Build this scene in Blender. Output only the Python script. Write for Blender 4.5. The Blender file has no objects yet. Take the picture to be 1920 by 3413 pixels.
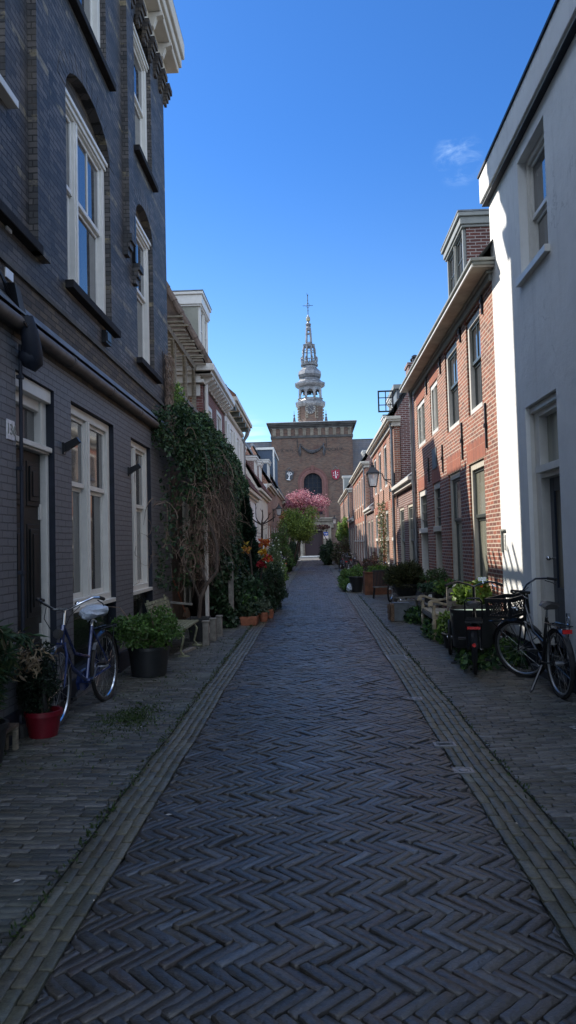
import bpy, math, random
import numpy as np
from mathutils import Vector, Matrix, Euler
from mathutils.geometry import tessellate_polygon
R = math.radians
random.seed(7); rng = np.random.default_rng(11)
scn = bpy.context.scene
col = scn.collection
# ------------------------------------------------ camera, sky, sun, exposure
cd = bpy.data.cameras.new('camera'); cam = bpy.data.objects.new('camera', cd); col.objects.link(cam)
cd.sensor_fit = 'VERTICAL'; cd.sensor_height = 36.0; cd.lens = 36.0 * 2460.0 / 3413.0
cd.clip_start = 0.05; cd.clip_end = 3000
PITCH, YAW, ROLL = R(2.5067), R(1.9841), R(1.45)
cam.location = (0, 0, 1.6)
cam.matrix_world = (Matrix.Translation((0, 0, 1.6)) @ Matrix.Rotation(YAW, 4, 'Z') @
                    Matrix.Rotation(R(90) + PITCH, 4, 'X') @ Matrix.Rotation(-ROLL, 4, 'Z'))
scn.camera = cam
SUN_EL = R(35.5); sd = Vector((-0.811, 0.585, 0)).normalized() * math.cos(SUN_EL); sd.z = math.sin(SUN_EL)
SUN_AZ = math.atan2(sd.x, sd.y)
world = bpy.data.worlds.new('World'); scn.world = world; world.use_nodes = True
wn, wl = world.node_tree.nodes, world.node_tree.links
for n in list(wn): wn.remove(n)
sky = wn.new('ShaderNodeTexSky'); sky.sky_type = 'NISHITA'; sky.sun_disc = False
sky.sun_elevation = SUN_EL; sky.sun_rotation = SUN_AZ
SKY_TINT = (0.33, 0.70, 1.14); FILL_A, FILL_B, FILL_COL = -0.10, 0.5, (14.2, 16.2, 19.4)
sky.altitude = 300; sky.air_density = 1.0; sky.dust_density = 0.35; sky.ozone_density = 3.0
def wmath(op, a, b=None, c=False):
    n = wn.new('ShaderNodeMath'); n.operation = op; n.use_clamp = c
    for i, v in enumerate((a, b)):
        if v is None: continue
        if isinstance(v, bpy.types.NodeSocket): wl.new(v, n.inputs[i])
        else: n.inputs[i].default_value = v
    return n.outputs[0]
def wmix(f, a, b, bt='MIX'):
    n = wn.new('ShaderNodeMix'); n.data_type = 'RGBA'; n.blend_type = bt
    for i, v in ((0, f), (6, a), (7, b)):
        if isinstance(v, bpy.types.NodeSocket): wl.new(v, n.inputs[i])
        else: n.inputs[i].default_value = v if i == 0 else tuple(v) + (1,)
    return n.outputs[2]
def wsmooth(v, a, b):
    n = wn.new('ShaderNodeMapRange'); n.interpolation_type = 'SMOOTHSTEP'; n.inputs[1].default_value = a; n.inputs[2].default_value = b; wl.new(v, n.inputs[0]); return n.outputs[0]
def wnoise(scale, detail, rough, stretch):
    mp = wn.new('ShaderNodeMapping'); mp.inputs['Scale'].default_value = stretch; wl.new(tc.outputs['Generated'], mp.inputs[0])
    n = wn.new('ShaderNodeTexNoise'); n.inputs['Scale'].default_value = scale; n.inputs['Detail'].default_value = detail; n.inputs['Roughness'].default_value = rough; n.inputs['Distortion'].default_value = 0.4
    wl.new(mp.outputs[0], n.inputs['Vector']); return n.outputs['Fac']
def wdot(d):
    n = wn.new('ShaderNodeVectorMath'); n.operation = 'DOT_PRODUCT'; wl.new(tc.outputs['Generated'], n.inputs[0]); n.inputs[1].default_value = Vector(d).normalized(); return n.outputs['Value']
tc = wn.new('ShaderNodeTexCoord')
sz = wn.new('ShaderNodeSeparateXYZ'); wl.new(tc.outputs['Generated'], sz.inputs[0])
tint = wmix(wsmooth(sz.outputs[2], 0.04, 0.52), (0.85, 1.06, 1.14), SKY_TINT)
base = wmix(1.0, sky.outputs[0], tint, 'MULTIPLY')
# unseen cloud bank behind the camera and overhead, added to fill the shade
back = wsmooth(wdot((0.05, -1.0, 0.35)), FILL_A, FILL_B)
cn = wsmooth(wnoise(3.2, 7, 0.6, (1, 1, 1.6)), 0.36, 0.60)
c = wmix(wmath('MULTIPLY', back, cn), base, FILL_COL)
# small wisp of cloud, faint trails and low haze streak in the blue part
def wisp(d, half, w1, w2, amt, col_, scale, stretch):
    global c
    m_ = wsmooth(wdot(d), math.cos(half), math.cos(half * 0.25)); nz = wsmooth(wnoise(scale, 6, 0.62, stretch), w1, w2)
    c = wmix(wmath('MULTIPLY', wmath('MULTIPLY', m_, nz), amt), c, col_)
wisp((0.212, 1.0, 0.523), R(2.0), 0.40, 0.85, 0.5, (5.0, 6.6, 8.4), 24.0, (1.0, 1, 2.2))
wisp((-0.10, 1.0, 0.135), R(3.0), 0.42, 0.6, 0.5, (5.5, 6.6, 8.0), 8.0, (1, 1, 20))
bg = wn.new('ShaderNodeBackground'); bg.inputs['Strength'].default_value = 0.10
wo = wn.new('ShaderNodeOutputWorld')
wl.new(c, bg.inputs['Color']); wl.new(bg.outputs[0], wo.inputs['Surface'])
sl = bpy.data.lights.new('sun', 'SUN'); sl.energy = 4.6; sl.angle = R(0.53); sl.color = (1.0, 0.93, 0.82)
so = bpy.data.objects.new('sun', sl); col.objects.link(so); so.location = (-20, 20, 40)
so.rotation_euler = sd.to_track_quat('Z', 'Y').to_euler()
vs = scn.view_settings; vs.view_transform = 'Standard'; vs.look = 'None'; vs.gamma = 1.0; vs.exposure = 0.85
scn.cycles.max_bounces = 8; scn.cycles.blur_glossy = 0.6
# ------------------------------------------------ materials
MATS = {}
class NT:
    def __init__(s, name):
        m = bpy.data.materials.new(name); m.use_nodes = True; s.m = m; s.n = m.node_tree.nodes; s.l = m.node_tree.links
        s.b = s.n['Principled BSDF']; MATS[name] = m
    def node(s, t, **k):
        n = s.n.new(t)
        for a, v in k.items():
            if a in n.inputs: n.inputs[a].default_value = v
            else: setattr(n, a, v)
        return n
    def link(s, a, b): s.l.new(a, b)
    def mix(s, fac, a, b, bt='MIX'):
        n = s.n.new('ShaderNodeMix'); n.data_type = 'RGBA'; n.blend_type = bt
        for i, v in ((0, fac), (6, a), (7, b)):
            if hasattr(v, 'links') or isinstance(v, bpy.types.NodeSocket): s.l.new(v, n.inputs[i])
            else: n.inputs[i].default_value = v if i == 0 else (tuple(v) + (1,))[:4]
        return n.outputs[2]
    def math(s, op, a, b=None, clamp=False):
        n = s.n.new('ShaderNodeMath'); n.operation = op; n.use_clamp = clamp
        for i, v in enumerate((a, b)):
            if v is None: continue
            if isinstance(v, bpy.types.NodeSocket): s.l.new(v, n.inputs[i])
            else: n.inputs[i].default_value = v
        return n.outputs[0]
    def pos(s):
        return s.n.new('ShaderNodeNewGeometry').outputs['Position']
    def noise(s, scale, detail=4, rough=0.6, vec=None, stretch=None):
        n = s.n.new('ShaderNodeTexNoise'); n.inputs['Scale'].default_value = scale
        n.inputs['Detail'].default_value = detail; n.inputs['Roughness'].default_value = rough
        v = vec if vec is not None else s.pos()
        if stretch:
            mp = s.n.new('ShaderNodeMapping'); mp.inputs['Scale'].default_value = stretch; s.l.new(v, mp.inputs[0]); v = mp.outputs[0]
        s.l.new(v, n.inputs['Vector']); return n.outputs['Fac']
    def ramp(s, fac, p0, p1):
        n = s.n.new('ShaderNodeMapRange'); n.inputs[1].default_value = p0; n.inputs[2].default_value = p1; s.l.new(fac, n.inputs[0]); return n.outputs[0]
    def bump(s, h, strength=0.4, dist=0.01, normal=None):
        n = s.n.new('ShaderNodeBump'); n.inputs['Strength'].default_value = strength; n.inputs['Distance'].default_value = dist
        s.l.new(h, n.inputs['Height'])
        if normal is not None: s.l.new(normal, n.inputs['Normal'])
        s.l.new(n.outputs[0], s.b.inputs['Normal']); return n.outputs[0]
def plain(name, c, rough=0.6, metal=0.0, var=0.12, bump=0.15, scale=9.0, dist=0.004, spec=0.5, coat=0.0, stretch=None):
    t = NT(name); nz = t.noise(scale, 6, 0.62, stretch=stretch)
    d = tuple(x * (1 - var) for x in c); l = tuple(min(1, x * (1 + var)) for x in c)
    t.link(t.mix(t.ramp(nz, 0.3, 0.7), d, l), t.b.inputs['Base Color'])
    t.b.inputs['Roughness'].default_value = rough; t.b.inputs['Metallic'].default_value = metal
    t.b.inputs['Specular IOR Level'].default_value = spec; t.b.inputs['Coat Weight'].default_value = coat
    if bump: t.bump(t.noise(scale * 5, 4, stretch=stretch), bump, dist)
    return t.m
def brickmat(name, c1, c2, mortar, bw=0.21, bh=0.062, ms=0.007, dirt=(0.03, 0.028, 0.025), dirt_amt=0.45, bump=0.6, rough=0.85, bias=0.0, bands=None, spots=None, msm=0.1):
    t = NT(name); p = t.pos(); sx = t.n.new('ShaderNodeSeparateXYZ'); t.link(p, sx.inputs[0])
    u = t.math('ADD', sx.outputs[0], sx.outputs[1]); cb = t.n.new('ShaderNodeCombineXYZ')
    wob = t.noise(3.0, 2); vv = t.math('ADD', sx.outputs[2], t.math('MULTIPLY', wob, 0.012))
    uu = t.math('ADD', u, t.math('MULTIPLY', t.noise(21.0, 2), 0.012)); vv = t.math('ADD', vv, t.math('MULTIPLY', t.noise(26.0, 2), 0.009))
    t.link(uu, cb.inputs[0]); t.link(vv, cb.inputs[1])
    br = t.n.new('ShaderNodeTexBrick'); t.link(cb.outputs[0], br.inputs['Vector']); br.inputs['Scale'].default_value = 1
    br.inputs['Brick Width'].default_value = bw; br.inputs['Row Height'].default_value = bh
    br.inputs['Mortar Size'].default_value = ms; br.inputs['Mortar Smooth'].default_value = msm; br.inputs['Bias'].default_value = bias
    br.inputs['Color1'].default_value = c1 + (1,); br.inputs['Color2'].default_value = c2 + (1,); br.inputs['Mortar'].default_value = mortar + (1,)
    c = br.outputs['Color']
    if bands:
        bc, per, lo = bands
        fr = t.math('FRACT', t.math('DIVIDE', sx.outputs[2], per))
        msk = t.math('LESS_THAN', fr, lo)
        nz = t.ramp(t.noise(2.2, 6, 0.8), 0.48, 0.62)
        c = t.mix(t.math('MULTIPLY', t.math('MULTIPLY', msk, nz), 0.75), c, bc)
    if spots:
        c = t.mix(t.math('MULTIPLY', t.ramp(t.noise(1.1, 5, 0.75), 0.52, 0.7), spots[1]), c, spots[0])
    c = t.mix(t.math('MULTIPLY', t.ramp(t.noise(0.9, 7, 0.7), 0.4, 0.75), dirt_amt), c, dirt)
    c = t.mix(t.math('MULTIPLY', t.ramp(t.noise(40, 3, 0.7), 0.35, 0.75), 0.3), c, tuple(x * 0.45 for x in c1))
    t.link(c, t.b.inputs['Base Color']); t.b.inputs['Roughness'].default_value = rough
    h = t.math('ADD', t.math('MULTIPLY', br.outputs['Fac'], -1.0), t.math('MULTIPLY', t.noise(60, 4), 0.5))
    t.bump(h, bump, 0.006); return t.m
def colmat(name, rough=0.8, bump=0.3, scale=60, spec=0.4, stain=None, trans=0.0, dist=0.003, nvar=0.35):
    t = NT(name); a = t.n.new('ShaderNodeAttribute'); a.attribute_name = 'col'
    c = a.outputs['Color']
    if nvar: c = t.mix(t.math('MULTIPLY', t.ramp(t.noise(scale * 0.6, 5, 0.7), 0.35, 0.75), nvar), c, (0.012, 0.012, 0.012))
    if stain:
        for (cc, sc, lo, hi, amt) in stain:
            c = t.mix(t.math('MULTIPLY', t.ramp(t.noise(sc, 8, 0.72), lo, hi), amt), c, cc)
    t.link(c, t.b.inputs['Base Color']); t.b.inputs['Roughness'].default_value = rough; t.b.inputs['Specular IOR Level'].default_value = spec
    if bump: t.bump(t.noise(scale, 5), bump, dist)
    if trans:
        tr = t.n.new('ShaderNodeBsdfTranslucent'); t.link(c, tr.inputs[0]); mx = t.n.new('ShaderNodeMixShader'); mx.inputs[0].default_value = trans
        t.link(t.b.outputs[0], mx.inputs[1]); t.link(tr.outputs[0], mx.inputs[2]); t.link(mx.outputs[0], t.n['Material Output'].inputs[0])
    return t.m
def glassmat(name, c, rough=0.02, wob=0.012, spec=0.8, ior=1.6):
    t = NT(name); nz = t.noise(1.7, 2)
    t.link(t.mix(t.ramp(t.noise(2.0, 3, stretch=(1, 1, 0.15)), 0.4, 0.6), tuple(x * 0.5 for x in c), c), t.b.inputs['Base Color'])
    t.b.inputs['Roughness'].default_value = rough; t.b.inputs['Specular IOR Level'].default_value = spec; t.b.inputs['IOR'].default_value = ior
    t.bump(nz, 0.12, wob); return t.m
M = MATS
brickmat('dark_brick', (0.028, 0.029, 0.032), (0.125, 0.110, 0.102), (0.006, 0.006, 0.006), dirt=(0.018, 0.018, 0.020), dirt_amt=0.6, bands=((0.42, 0.34, 0.19), 0.62, 0.11), spots=((0.13, 0.10, 0.07), 0.5), bh=0.06, ms=0.006, bump=1.0, rough=0.6)
brickmat('base_brick', (0.13, 0.10, 0.07), (0.05, 0.045, 0.045), (0.02, 0.019, 0.018), ms=0.006, bump=1.0, dirt=(0.025, 0.024, 0.025), bh=0.062, bw=0.21)
brickmat('painted_brick', (0.135, 0.142, 0.158), (0.118, 0.124, 0.138), (0.050, 0.053, 0.062), bw=0.22, bh=0.066, ms=0.006, dirt=(0.11, 0.10, 0.10), dirt_amt=0.4, bump=1.0, rough=0.55, msm=0.3)
brickmat('red_brick', (0.33, 0.098, 0.052), (0.13, 0.045, 0.033), (0.52, 0.43, 0.34), ms=0.009, dirt=(0.10, 0.05, 0.035), dirt_amt=0.35, bump=0.8)
brickmat('red_brick_far', (0.34, 0.115, 0.062), (0.16, 0.058, 0.038), (0.46, 0.38, 0.29), ms=0.010, bh=0.068, dirt=(0.10, 0.055, 0.04), dirt_amt=0.35)
brickmat('brown_brick', (0.16, 0.055, 0.042), (0.10, 0.035, 0.03), (0.40, 0.35, 0.32), ms=0.009, dirt_amt=0.25)
brickmat('pink_brick', (0.22, 0.07, 0.062), (0.15, 0.05, 0.045), (0.30, 0.24, 0.22), ms=0.007, dirt_amt=0.25)
brickmat('orange_brick', (0.42, 0.22, 0.10), (0.30, 0.11, 0.06), (0.5, 0.46, 0.38), ms=0.013, dirt_amt=0.3, dirt=(0.3, 0.28, 0.24))
brickmat('church_brick', (0.145, 0.078, 0.050), (0.042, 0.024, 0.021), (0.13, 0.10, 0.08), bw=0.34, bh=0.11, ms=0.014, dirt=(0.155, 0.125, 0.10), dirt_amt=0.55, spots=((0.085, 0.035, 0.03), 0.8), bump=0.5)
brickmat('lintel_brick', (0.36, 0.095, 0.045), (0.22, 0.06, 0.035), (0.40, 0.20, 0.13), bw=0.058, bh=0.205, ms=0.006, dirt_amt=0.45, dirt=(0.14, 0.05, 0.035), bump=0.8)
brickmat('slate_roof', (0.075, 0.085, 0.105), (0.05, 0.058, 0.075), (0.03, 0.033, 0.04), bw=0.5, bh=0.28, ms=0.02, dirt=(0.16, 0.11, 0.07), dirt_amt=0.55, bump=0.6, rough=0.45)
def plaster(name, c, c2):
    t = NT(name); a = t.mix(t.ramp(t.noise(1.1, 8, 0.7), 0.42, 0.75), c, c2)
    a = t.mix(t.math('MULTIPLY', t.ramp(t.noise(2.4, 9, 0.8, stretch=(1, 1, 0.35)), 0.55, 0.72), 0.35), a, tuple(x * 0.6 for x in c2))
    sx = t.n.new('ShaderNodeSeparateXYZ'); t.link(t.pos(), sx.inputs[0])
    low = t.math('MULTIPLY', t.ramp(t.math('ADD', sx.outputs[2], t.math('MULTIPLY', t.noise(2.6, 7, 0.75), -1.6)), 0.2, -0.75), 0.5)
    a = t.mix(low, a, tuple(x * 0.42 for x in c2))
    vr = t.n.new('ShaderNodeTexVoronoi'); vr.feature = 'DISTANCE_TO_EDGE'; vr.inputs['Scale'].default_value = 0.8; mpv = t.n.new('ShaderNodeVectorMath'); mpv.operation = 'ADD'
    nv = t.n.new('ShaderNodeTexNoise'); nv.inputs['Scale'].default_value = 3.0; nv.inputs['Detail'].default_value = 6; t.link(t.pos(), nv.inputs['Vector']); t.link(t.pos(), mpv.inputs[0]); t.link(nv.outputs['Color'], mpv.inputs[1]); t.link(mpv.outputs[0], vr.inputs['Vector'])
    crk = t.math('MULTIPLY', t.ramp(vr.outputs['Distance'], 0.012, 0.002), t.math('MULTIPLY', t.ramp(t.noise(0.6, 3), 0.5, 0.62), 0.4)); a = t.mix(crk, a, tuple(x * 0.4 for x in c2))
    a = t.mix(t.math('MULTIPLY', t.ramp(t.noise(1.0, 6, 0.7, stretch=(3.5, 3.5, 0.12)), 0.56, 0.72), 0.25), a, tuple(x * 0.5 for x in c2))
    t.link(a, t.b.inputs['Base Color']); t.b.inputs['Roughness'].default_value = 0.85
    h = t.math('ADD', t.noise(2.2, 3), t.math('MULTIPLY', t.noise(38, 5, 0.7), 0.28)); t.bump(h, 0.55, 0.03); return t.m
plaster('white_plaster', (0.74, 0.74, 0.72), (0.64, 0.64, 0.62))
plaster('cream_plaster', (0.58, 0.53, 0.45), (0.48, 0.43, 0.36))
plaster('grey_render', (0.27, 0.27, 0.22), (0.18, 0.18, 0.155))
plain('white_paint', (0.62, 0.60, 0.55), 0.4, var=0.06, bump=0.08)
plain('cream_paint', (0.50, 0.46, 0.38), 0.5, var=0.10)
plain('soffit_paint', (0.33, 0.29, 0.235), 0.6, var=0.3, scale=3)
plain('sash_dark', (0.05, 0.06, 0.055), 0.35)
plain('sash_grey', (0.22, 0.23, 0.21), 0.5)
plain('navy_paint', (0.013, 0.017, 0.028), 0.6, var=0.3, spec=0.3)
plain('gloss_black', (0.008, 0.010, 0.011), 0.5, var=0.2, bump=0.1, spec=0.3)
plain('green_black', (0.010, 0.014, 0.013), 0.25, coat=0.4)
plain('blue_door', (0.02, 0.032, 0.055), 0.35)
plain('gutter_zinc', (0.105, 0.09, 0.082), 0.6, var=0.3, scale=5)
plain('sill_black', (0.016, 0.016, 0.018), 0.85, var=0.4, scale=8, bump=0.4, spec=0.25)
plain('zinc', (0.22, 0.235, 0.25), 0.42, 0.5, var=0.2, scale=4)
plain('lead', (0.13, 0.145, 0.16), 0.55, 0.25, var=0.45, scale=5, bump=0.5)
plain('spire_lead', (0.17, 0.175, 0.185), 0.38, 0.25, var=0.5, scale=2.2, bump=0.4, dist=0.02)
plain('spire_dark', (0.05, 0.05, 0.055), 0.6, 0.1, var=0.4, scale=3, bump=0.3)
plain('sandstone', (0.19, 0.165, 0.13), 0.85, var=0.5, scale=1.6, bump=0.5, dist=0.02)
plain('dark_stone', (0.07, 0.068, 0.065), 0.9, var=0.5, scale=1.3, bump=0.5, dist=0.03)
plain('pink_stone', (0.13, 0.06, 0.05), 0.85, var=0.25, scale=2)
plain('black_iron', (0.012, 0.013, 0.016), 0.4, 0.3)
plain('black_plastic', (0.014, 0.016, 0.018), 0.42, var=0.3)
plain('rubber', (0.012, 0.012, 0.012), 0.7)
plain('chrome', (0.62, 0.64, 0.66), 0.18, 1.0, var=0.1, bump=0)
plain('rim_metal', (0.50, 0.51, 0.52), 0.3, 0.9, var=0.15, bump=0)
plain('bike_blue', (0.018, 0.035, 0.12), 0.22, 0.2, coat=0.6, var=0.2, bump=0)
plain('bike_black', (0.012, 0.013, 0.016), 0.28, 0.1, coat=0.5, bump=0)
plain('leather', (0.02, 0.019, 0.018), 0.45)
plain('bag_plastic', (0.42, 0.48, 0.56), 0.28, var=0.25, scale=14, bump=0.8, dist=0.01)
plain('red_lens', (0.55, 0.012, 0.012), 0.2, coat=0.5)
plain('red_pot', (0.13, 0.004, 0.012), 0.4, var=0.2)
plain('terracotta', (0.30, 0.11, 0.06), 0.8, var=0.3, scale=14)
plain('green_pot', (0.32, 0.42, 0.33), 0.45)
plain('corten', (0.14, 0.055, 0.028), 0.85, var=0.5, scale=5, bump=0.4)
plain('grey_box', (0.10, 0.115, 0.125), 0.6, var=0.3, scale=7)
plain('coir', (0.13, 0.085, 0.055), 0.95, var=0.5, scale=40, bump=1.0)
plain('soil', (0.025, 0.019, 0.014), 0.95, var=0.5, scale=30, bump=1.0, dist=0.01)
plain('old_wood', (0.20, 0.175, 0.13), 0.85, var=0.5, scale=9, bump=0.6, stretch=(1, 1, 5))
plain('mossy_wood', (0.17, 0.175, 0.11), 0.85, var=0.6, scale=12, bump=0.6)
plain('grey_wood', (0.17, 0.16, 0.14), 0.85, var=0.45, scale=10, bump=0.6)
plain('teak_weathered', (0.31, 0.27, 0.19), 0.75, var=0.35, scale=8, bump=0.4)
plain('brown_boards', (0.085, 0.062, 0.045), 0.85, var=0.5, scale=3.5, bump=0.4, stretch=(4, 4, 0.6))
plain('bark', (0.060, 0.044, 0.034), 0.95, var=0.5, scale=22, bump=1.0, dist=0.01, stretch=(1, 1, 0.25))
plain('twig', (0.19, 0.135, 0.10), 0.9, var=0.4, scale=14)
plain('dark_bark', (0.04, 0.028, 0.024), 0.9, var=0.4, scale=18)
plain('red_tile', (0.10, 0.040, 0.030), 0.8, var=0.5, scale=5, bump=0.4)
plain('brown_tile', (0.12, 0.085, 0.065), 0.8, var=0.6, scale=4, bump=0.5)
plain('grey_tile', (0.10, 0.11, 0.115), 0.55, var=0.35, scale=5, bump=0.3)
plain('church_door', (0.020, 0.007, 0.011), 0.6, var=0.3)
plain('curb_stone', (0.50, 0.48, 0.44), 0.7, var=0.2)
plain('shield_black', (0.012, 0.016, 0.025), 0.4)
plain('shield_red', (0.22, 0.010, 0.030), 0.6)
plain('clock_white', (0.33, 0.32, 0.29), 0.6)
plain('white_enamel', (0.75, 0.75, 0.75), 0.3, bump=0)
plain('sign_blue', (0.015, 0.10, 0.50), 0.35, bump=0)
plain('plate_white', (0.62, 0.60, 0.62), 0.5, var=0.3, scale=20)
plain('church_glass', (0.007, 0.012, 0.022), 0.6, spec=0.2, var=0.3, scale=2)
plain('panel_blue', (0.030, 0.055, 0.095), 0.5, var=0.15)
plain('dark_interior', (0.012, 0.012, 0.013), 0.9)
plain('asphalt', (0.06, 0.058, 0.055), 0.9, var=0.3, scale=20)
plain('gilt', (0.34, 0.30, 0.16), 0.45, 0.6)
plain('curtain', (0.35, 0.34, 0.27), 0.7, var=0.25, scale=22, stretch=(1, 1, 0.05))
glassmat('glass', (0.050, 0.053, 0.058), wob=0.008, ior=1.85)
glassmat('old_glass', (0.050, 0.053, 0.058), rough=0.04, wob=0.012, ior=2.0, spec=1.0)
glassmat('old_glass_curtain', (0.24, 0.24, 0.19), rough=0.06, ior=1.8, spec=0.8)
glassmat('glass_grey', (0.105, 0.105, 0.10), rough=0.05)
glassmat('glass_curtain', (0.30, 0.30, 0.24), rough=0.06)
glassmat('glass_cream', (0.26, 0.23, 0.17), rough=0.3, spec=0.3)
t_ = NT('lamp_glass'); t_.b.inputs['Base Color'].default_value = (0.75, 0.78, 0.8, 1); t_.b.inputs['Roughness'].default_value = 0.08; t_.b.inputs['Alpha'].default_value = 0.42
colmat('paver', 0.36, 1.0, 55, spec=0.7, nvar=0.6, dist=0.006, stain=[((0.030, 0.040, 0.016), 1.4, 0.56, 0.72, 0.45), ((0.105, 0.092, 0.066), 0.8, 0.48, 0.70, 0.5)])
colmat('side_paver', 0.48, 0.9, 55, spec=0.5, nvar=0.6, dist=0.006, stain=[((0.34, 0.35, 0.37), 1.1, 0.56, 0.68, 0.5), ((0.028, 0.042, 0.014), 1.1, 0.5, 0.68, 0.55), ((0.10, 0.09, 0.068), 0.6, 0.5, 0.7, 0.4)])
colmat('leaf', 0.5, 0.0, spec=0.45, trans=0.35, nvar=0.0)
colmat('petal', 0.6, 0.0, spec=0.3, trans=0.3, nvar=0.0)
plain('joint_soil', (0.020, 0.022, 0.014), 0.95, var=0.6, scale=18, bump=0.8)
# ------------------------------------------------ object helpers
def tag(o, label=None, cat=None, group=None, kind=None):
    if label: o['label'] = label
    if cat: o['category'] = cat
    if group: o['group'] = group
    if kind: o['kind'] = kind
    return o
def thing(name, label, cat, loc=(0, 0, 0), rz=0.0, group=None):
    o = bpy.data.objects.new(name, None); col.objects.link(o); o.location = loc; o.rotation_euler = (0, 0, rz)
    o.empty_display_size = 0.2
    return tag(o, label, cat, group)
def wloc(o):
    v = Vector((0, 0, 0))
    while o is not None: v += o.location; o = o.parent
    return v
SPLITN = {'pilaster', 'window_panel', 'brick_arch', 'head_moulding', 'brick_corbel', 'brick_lintel', 'arch_infill', 'plinth', 'portal_column', 'spire_roof', 'wall_anchor', 'bell', 'hinge', 'front_mudguard', 'spire_arcade'}
class MB:
    def __init__(s, T=None): s.v = []; s.f = []; s.c = []; s.cur = None; s.T = T; s.seg = []
    def add(s, vs, fs):
        if s.T: vs = [tuple(s.T(Vector(q))) for q in vs]
        b = len(s.v); vs = list(vs); fs = list(fs); s.seg.append((b, b + len(vs), len(s.f), len(s.f) + len(fs))); s.v.extend(vs); s.f.extend([tuple(i + b for i in f) for f in fs]); s.c.extend([s.cur] * len(fs))
        return s
    def box(s, x0, x1, y0, y1, z0, z1):
        if x0 > x1: x0, x1 = x1, x0
        if y0 > y1: y0, y1 = y1, y0
        if z0 > z1: z0, z1 = z1, z0
        v = [(x, y, z) for z in (z0, z1) for y in (y0, y1) for x in (x0, x1)]
        return s.add(v, [(0, 2, 3, 1), (4, 5, 7, 6), (0, 1, 5, 4), (2, 6, 7, 3), (0, 4, 6, 2), (1, 3, 7, 5)])
    def obox(s, c, size, rot=(0, 0, 0), taper=1.0):
        m = Euler(rot).to_matrix(); c = Vector(c); a, b, h = [q / 2 for q in size]; v = []
        for z in (-h, h):
            k = taper if z > 0 else 1
            for y in (-b, b):
                for x in (-a, a): v.append(tuple(c + m @ Vector((x * k, y * k, z))))
        return s.add(v, [(0, 2, 3, 1), (4, 5, 7, 6), (0, 1, 5, 4), (2, 6, 7, 3), (0, 4, 6, 2), (1, 3, 7, 5)])
    def beam(s, p, q, w, h, up=(0, 0, 1)):
        p = Vector(p); q = Vector(q); d = (q - p).normalized(); sd_ = d.cross(Vector(up))
        if sd_.length < 1e-4: sd_ = Vector((1, 0, 0))
        sd_.normalize(); u = sd_.cross(d); v = []
        for e in (p, q):
            for a in (-1, 1):
                for b in (-1, 1): v.append(tuple(e + sd_ * a * w / 2 + u * b * h / 2))
        return s.add(v, [(0, 1, 3, 2), (4, 6, 7, 5), (0, 4, 5, 1), (2, 3, 7, 6), (0, 2, 6, 4), (1, 5, 7, 3)])
    def tube(s, pts, r, n=8, caps=True):
        pts = [Vector(p) for p in pts]; k = len(pts); rs = r if isinstance(r, (list, tuple)) else [r] * k
        up = None; v = []
        for i, p in enumerate(pts):
            d = (pts[min(i + 1, k - 1)] - pts[max(i - 1, 0)])
            if d.length < 1e-9: d = Vector((0, 0, 1))
            d.normalize()
            if up is None:
                a = Vector((0, 0, 1)) if abs(d.z) < 0.9 else Vector((1, 0, 0)); up = (a - d * a.dot(d)).normalized()
            else:
                up = up - d * up.dot(d)
                if up.length < 1e-5: up = Vector((1, 0, 0)) - d * d.x
                up.normalize()
            w = d.cross(up)
            for j in range(n):
                t = 2 * math.pi * j / n; v.append(tuple(p + (up * math.cos(t) + w * math.sin(t)) * rs[i]))
        f = [(i * n + j, i * n + (j + 1) % n, (i + 1) * n + (j + 1) % n, (i + 1) * n + j) for i in range(k - 1) for j in range(n)]
        if caps: f += [tuple(range(n - 1, -1, -1)), tuple((k - 1) * n + j for j in range(n))]
        return s.add(v, f)
    def lathe(s, prof, c=(0, 0, 0), n=16, rot=0.0, cap=True, sq=None):
        v = []
        for (r, z) in prof:
            for j in range(n):
                t = rot + 2 * math.pi * j / n; v.append((c[0] + r * math.cos(t), c[1] + r * math.sin(t), c[2] + z))
        k = len(prof)
        f = [(i * n + j, i * n + (j + 1) % n, (i + 1) * n + (j + 1) % n, (i + 1) * n + j) for i in range(k - 1) for j in range(n)]
        if cap: f += [tuple(range(n - 1, -1, -1)), tuple((k - 1) * n + j for j in range(n))]
        return s.add(v, f)
    def prism(s, poly, fn, d0, d1):
        """poly: 2-D outline; fn(a,b,d)->world point; extruded from d0 to d1 (ngon caps)"""
        n = len(poly); v = [fn(a, b, d0) for a, b in poly] + [fn(a, b, d1) for a, b in poly]
        tri = tessellate_polygon([[Vector((a, b, 0)) for a, b in poly]])
        f = [tuple(t) for t in tri] + [tuple(i + n for i in t[::-1]) for t in tri]
        f += [(i, (i + 1) % n, n + (i + 1) % n, n + i) for i in range(n)]
        return s.add(v, f)
    def sphere(s, c, r, n=10, m=7, sc=(1, 1, 1), jit=0.0):
        v = []; f = []
        for i in range(m + 1):
            p = math.pi * i / m
            for j in range(n):
                t = 2 * math.pi * j / n; k = r * (1 + random.uniform(-jit, jit))
                v.append((c[0] + k * sc[0] * math.sin(p) * math.cos(t), c[1] + k * sc[1] * math.sin(p) * math.sin(t), c[2] + k * sc[2] * math.cos(p)))
        f = [(i * n + j, (i + 1) * n + j, (i + 1) * n + (j + 1) % n, i * n + (j + 1) % n) for i in range(m) for j in range(n)]
        return s.add(v, f)
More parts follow.
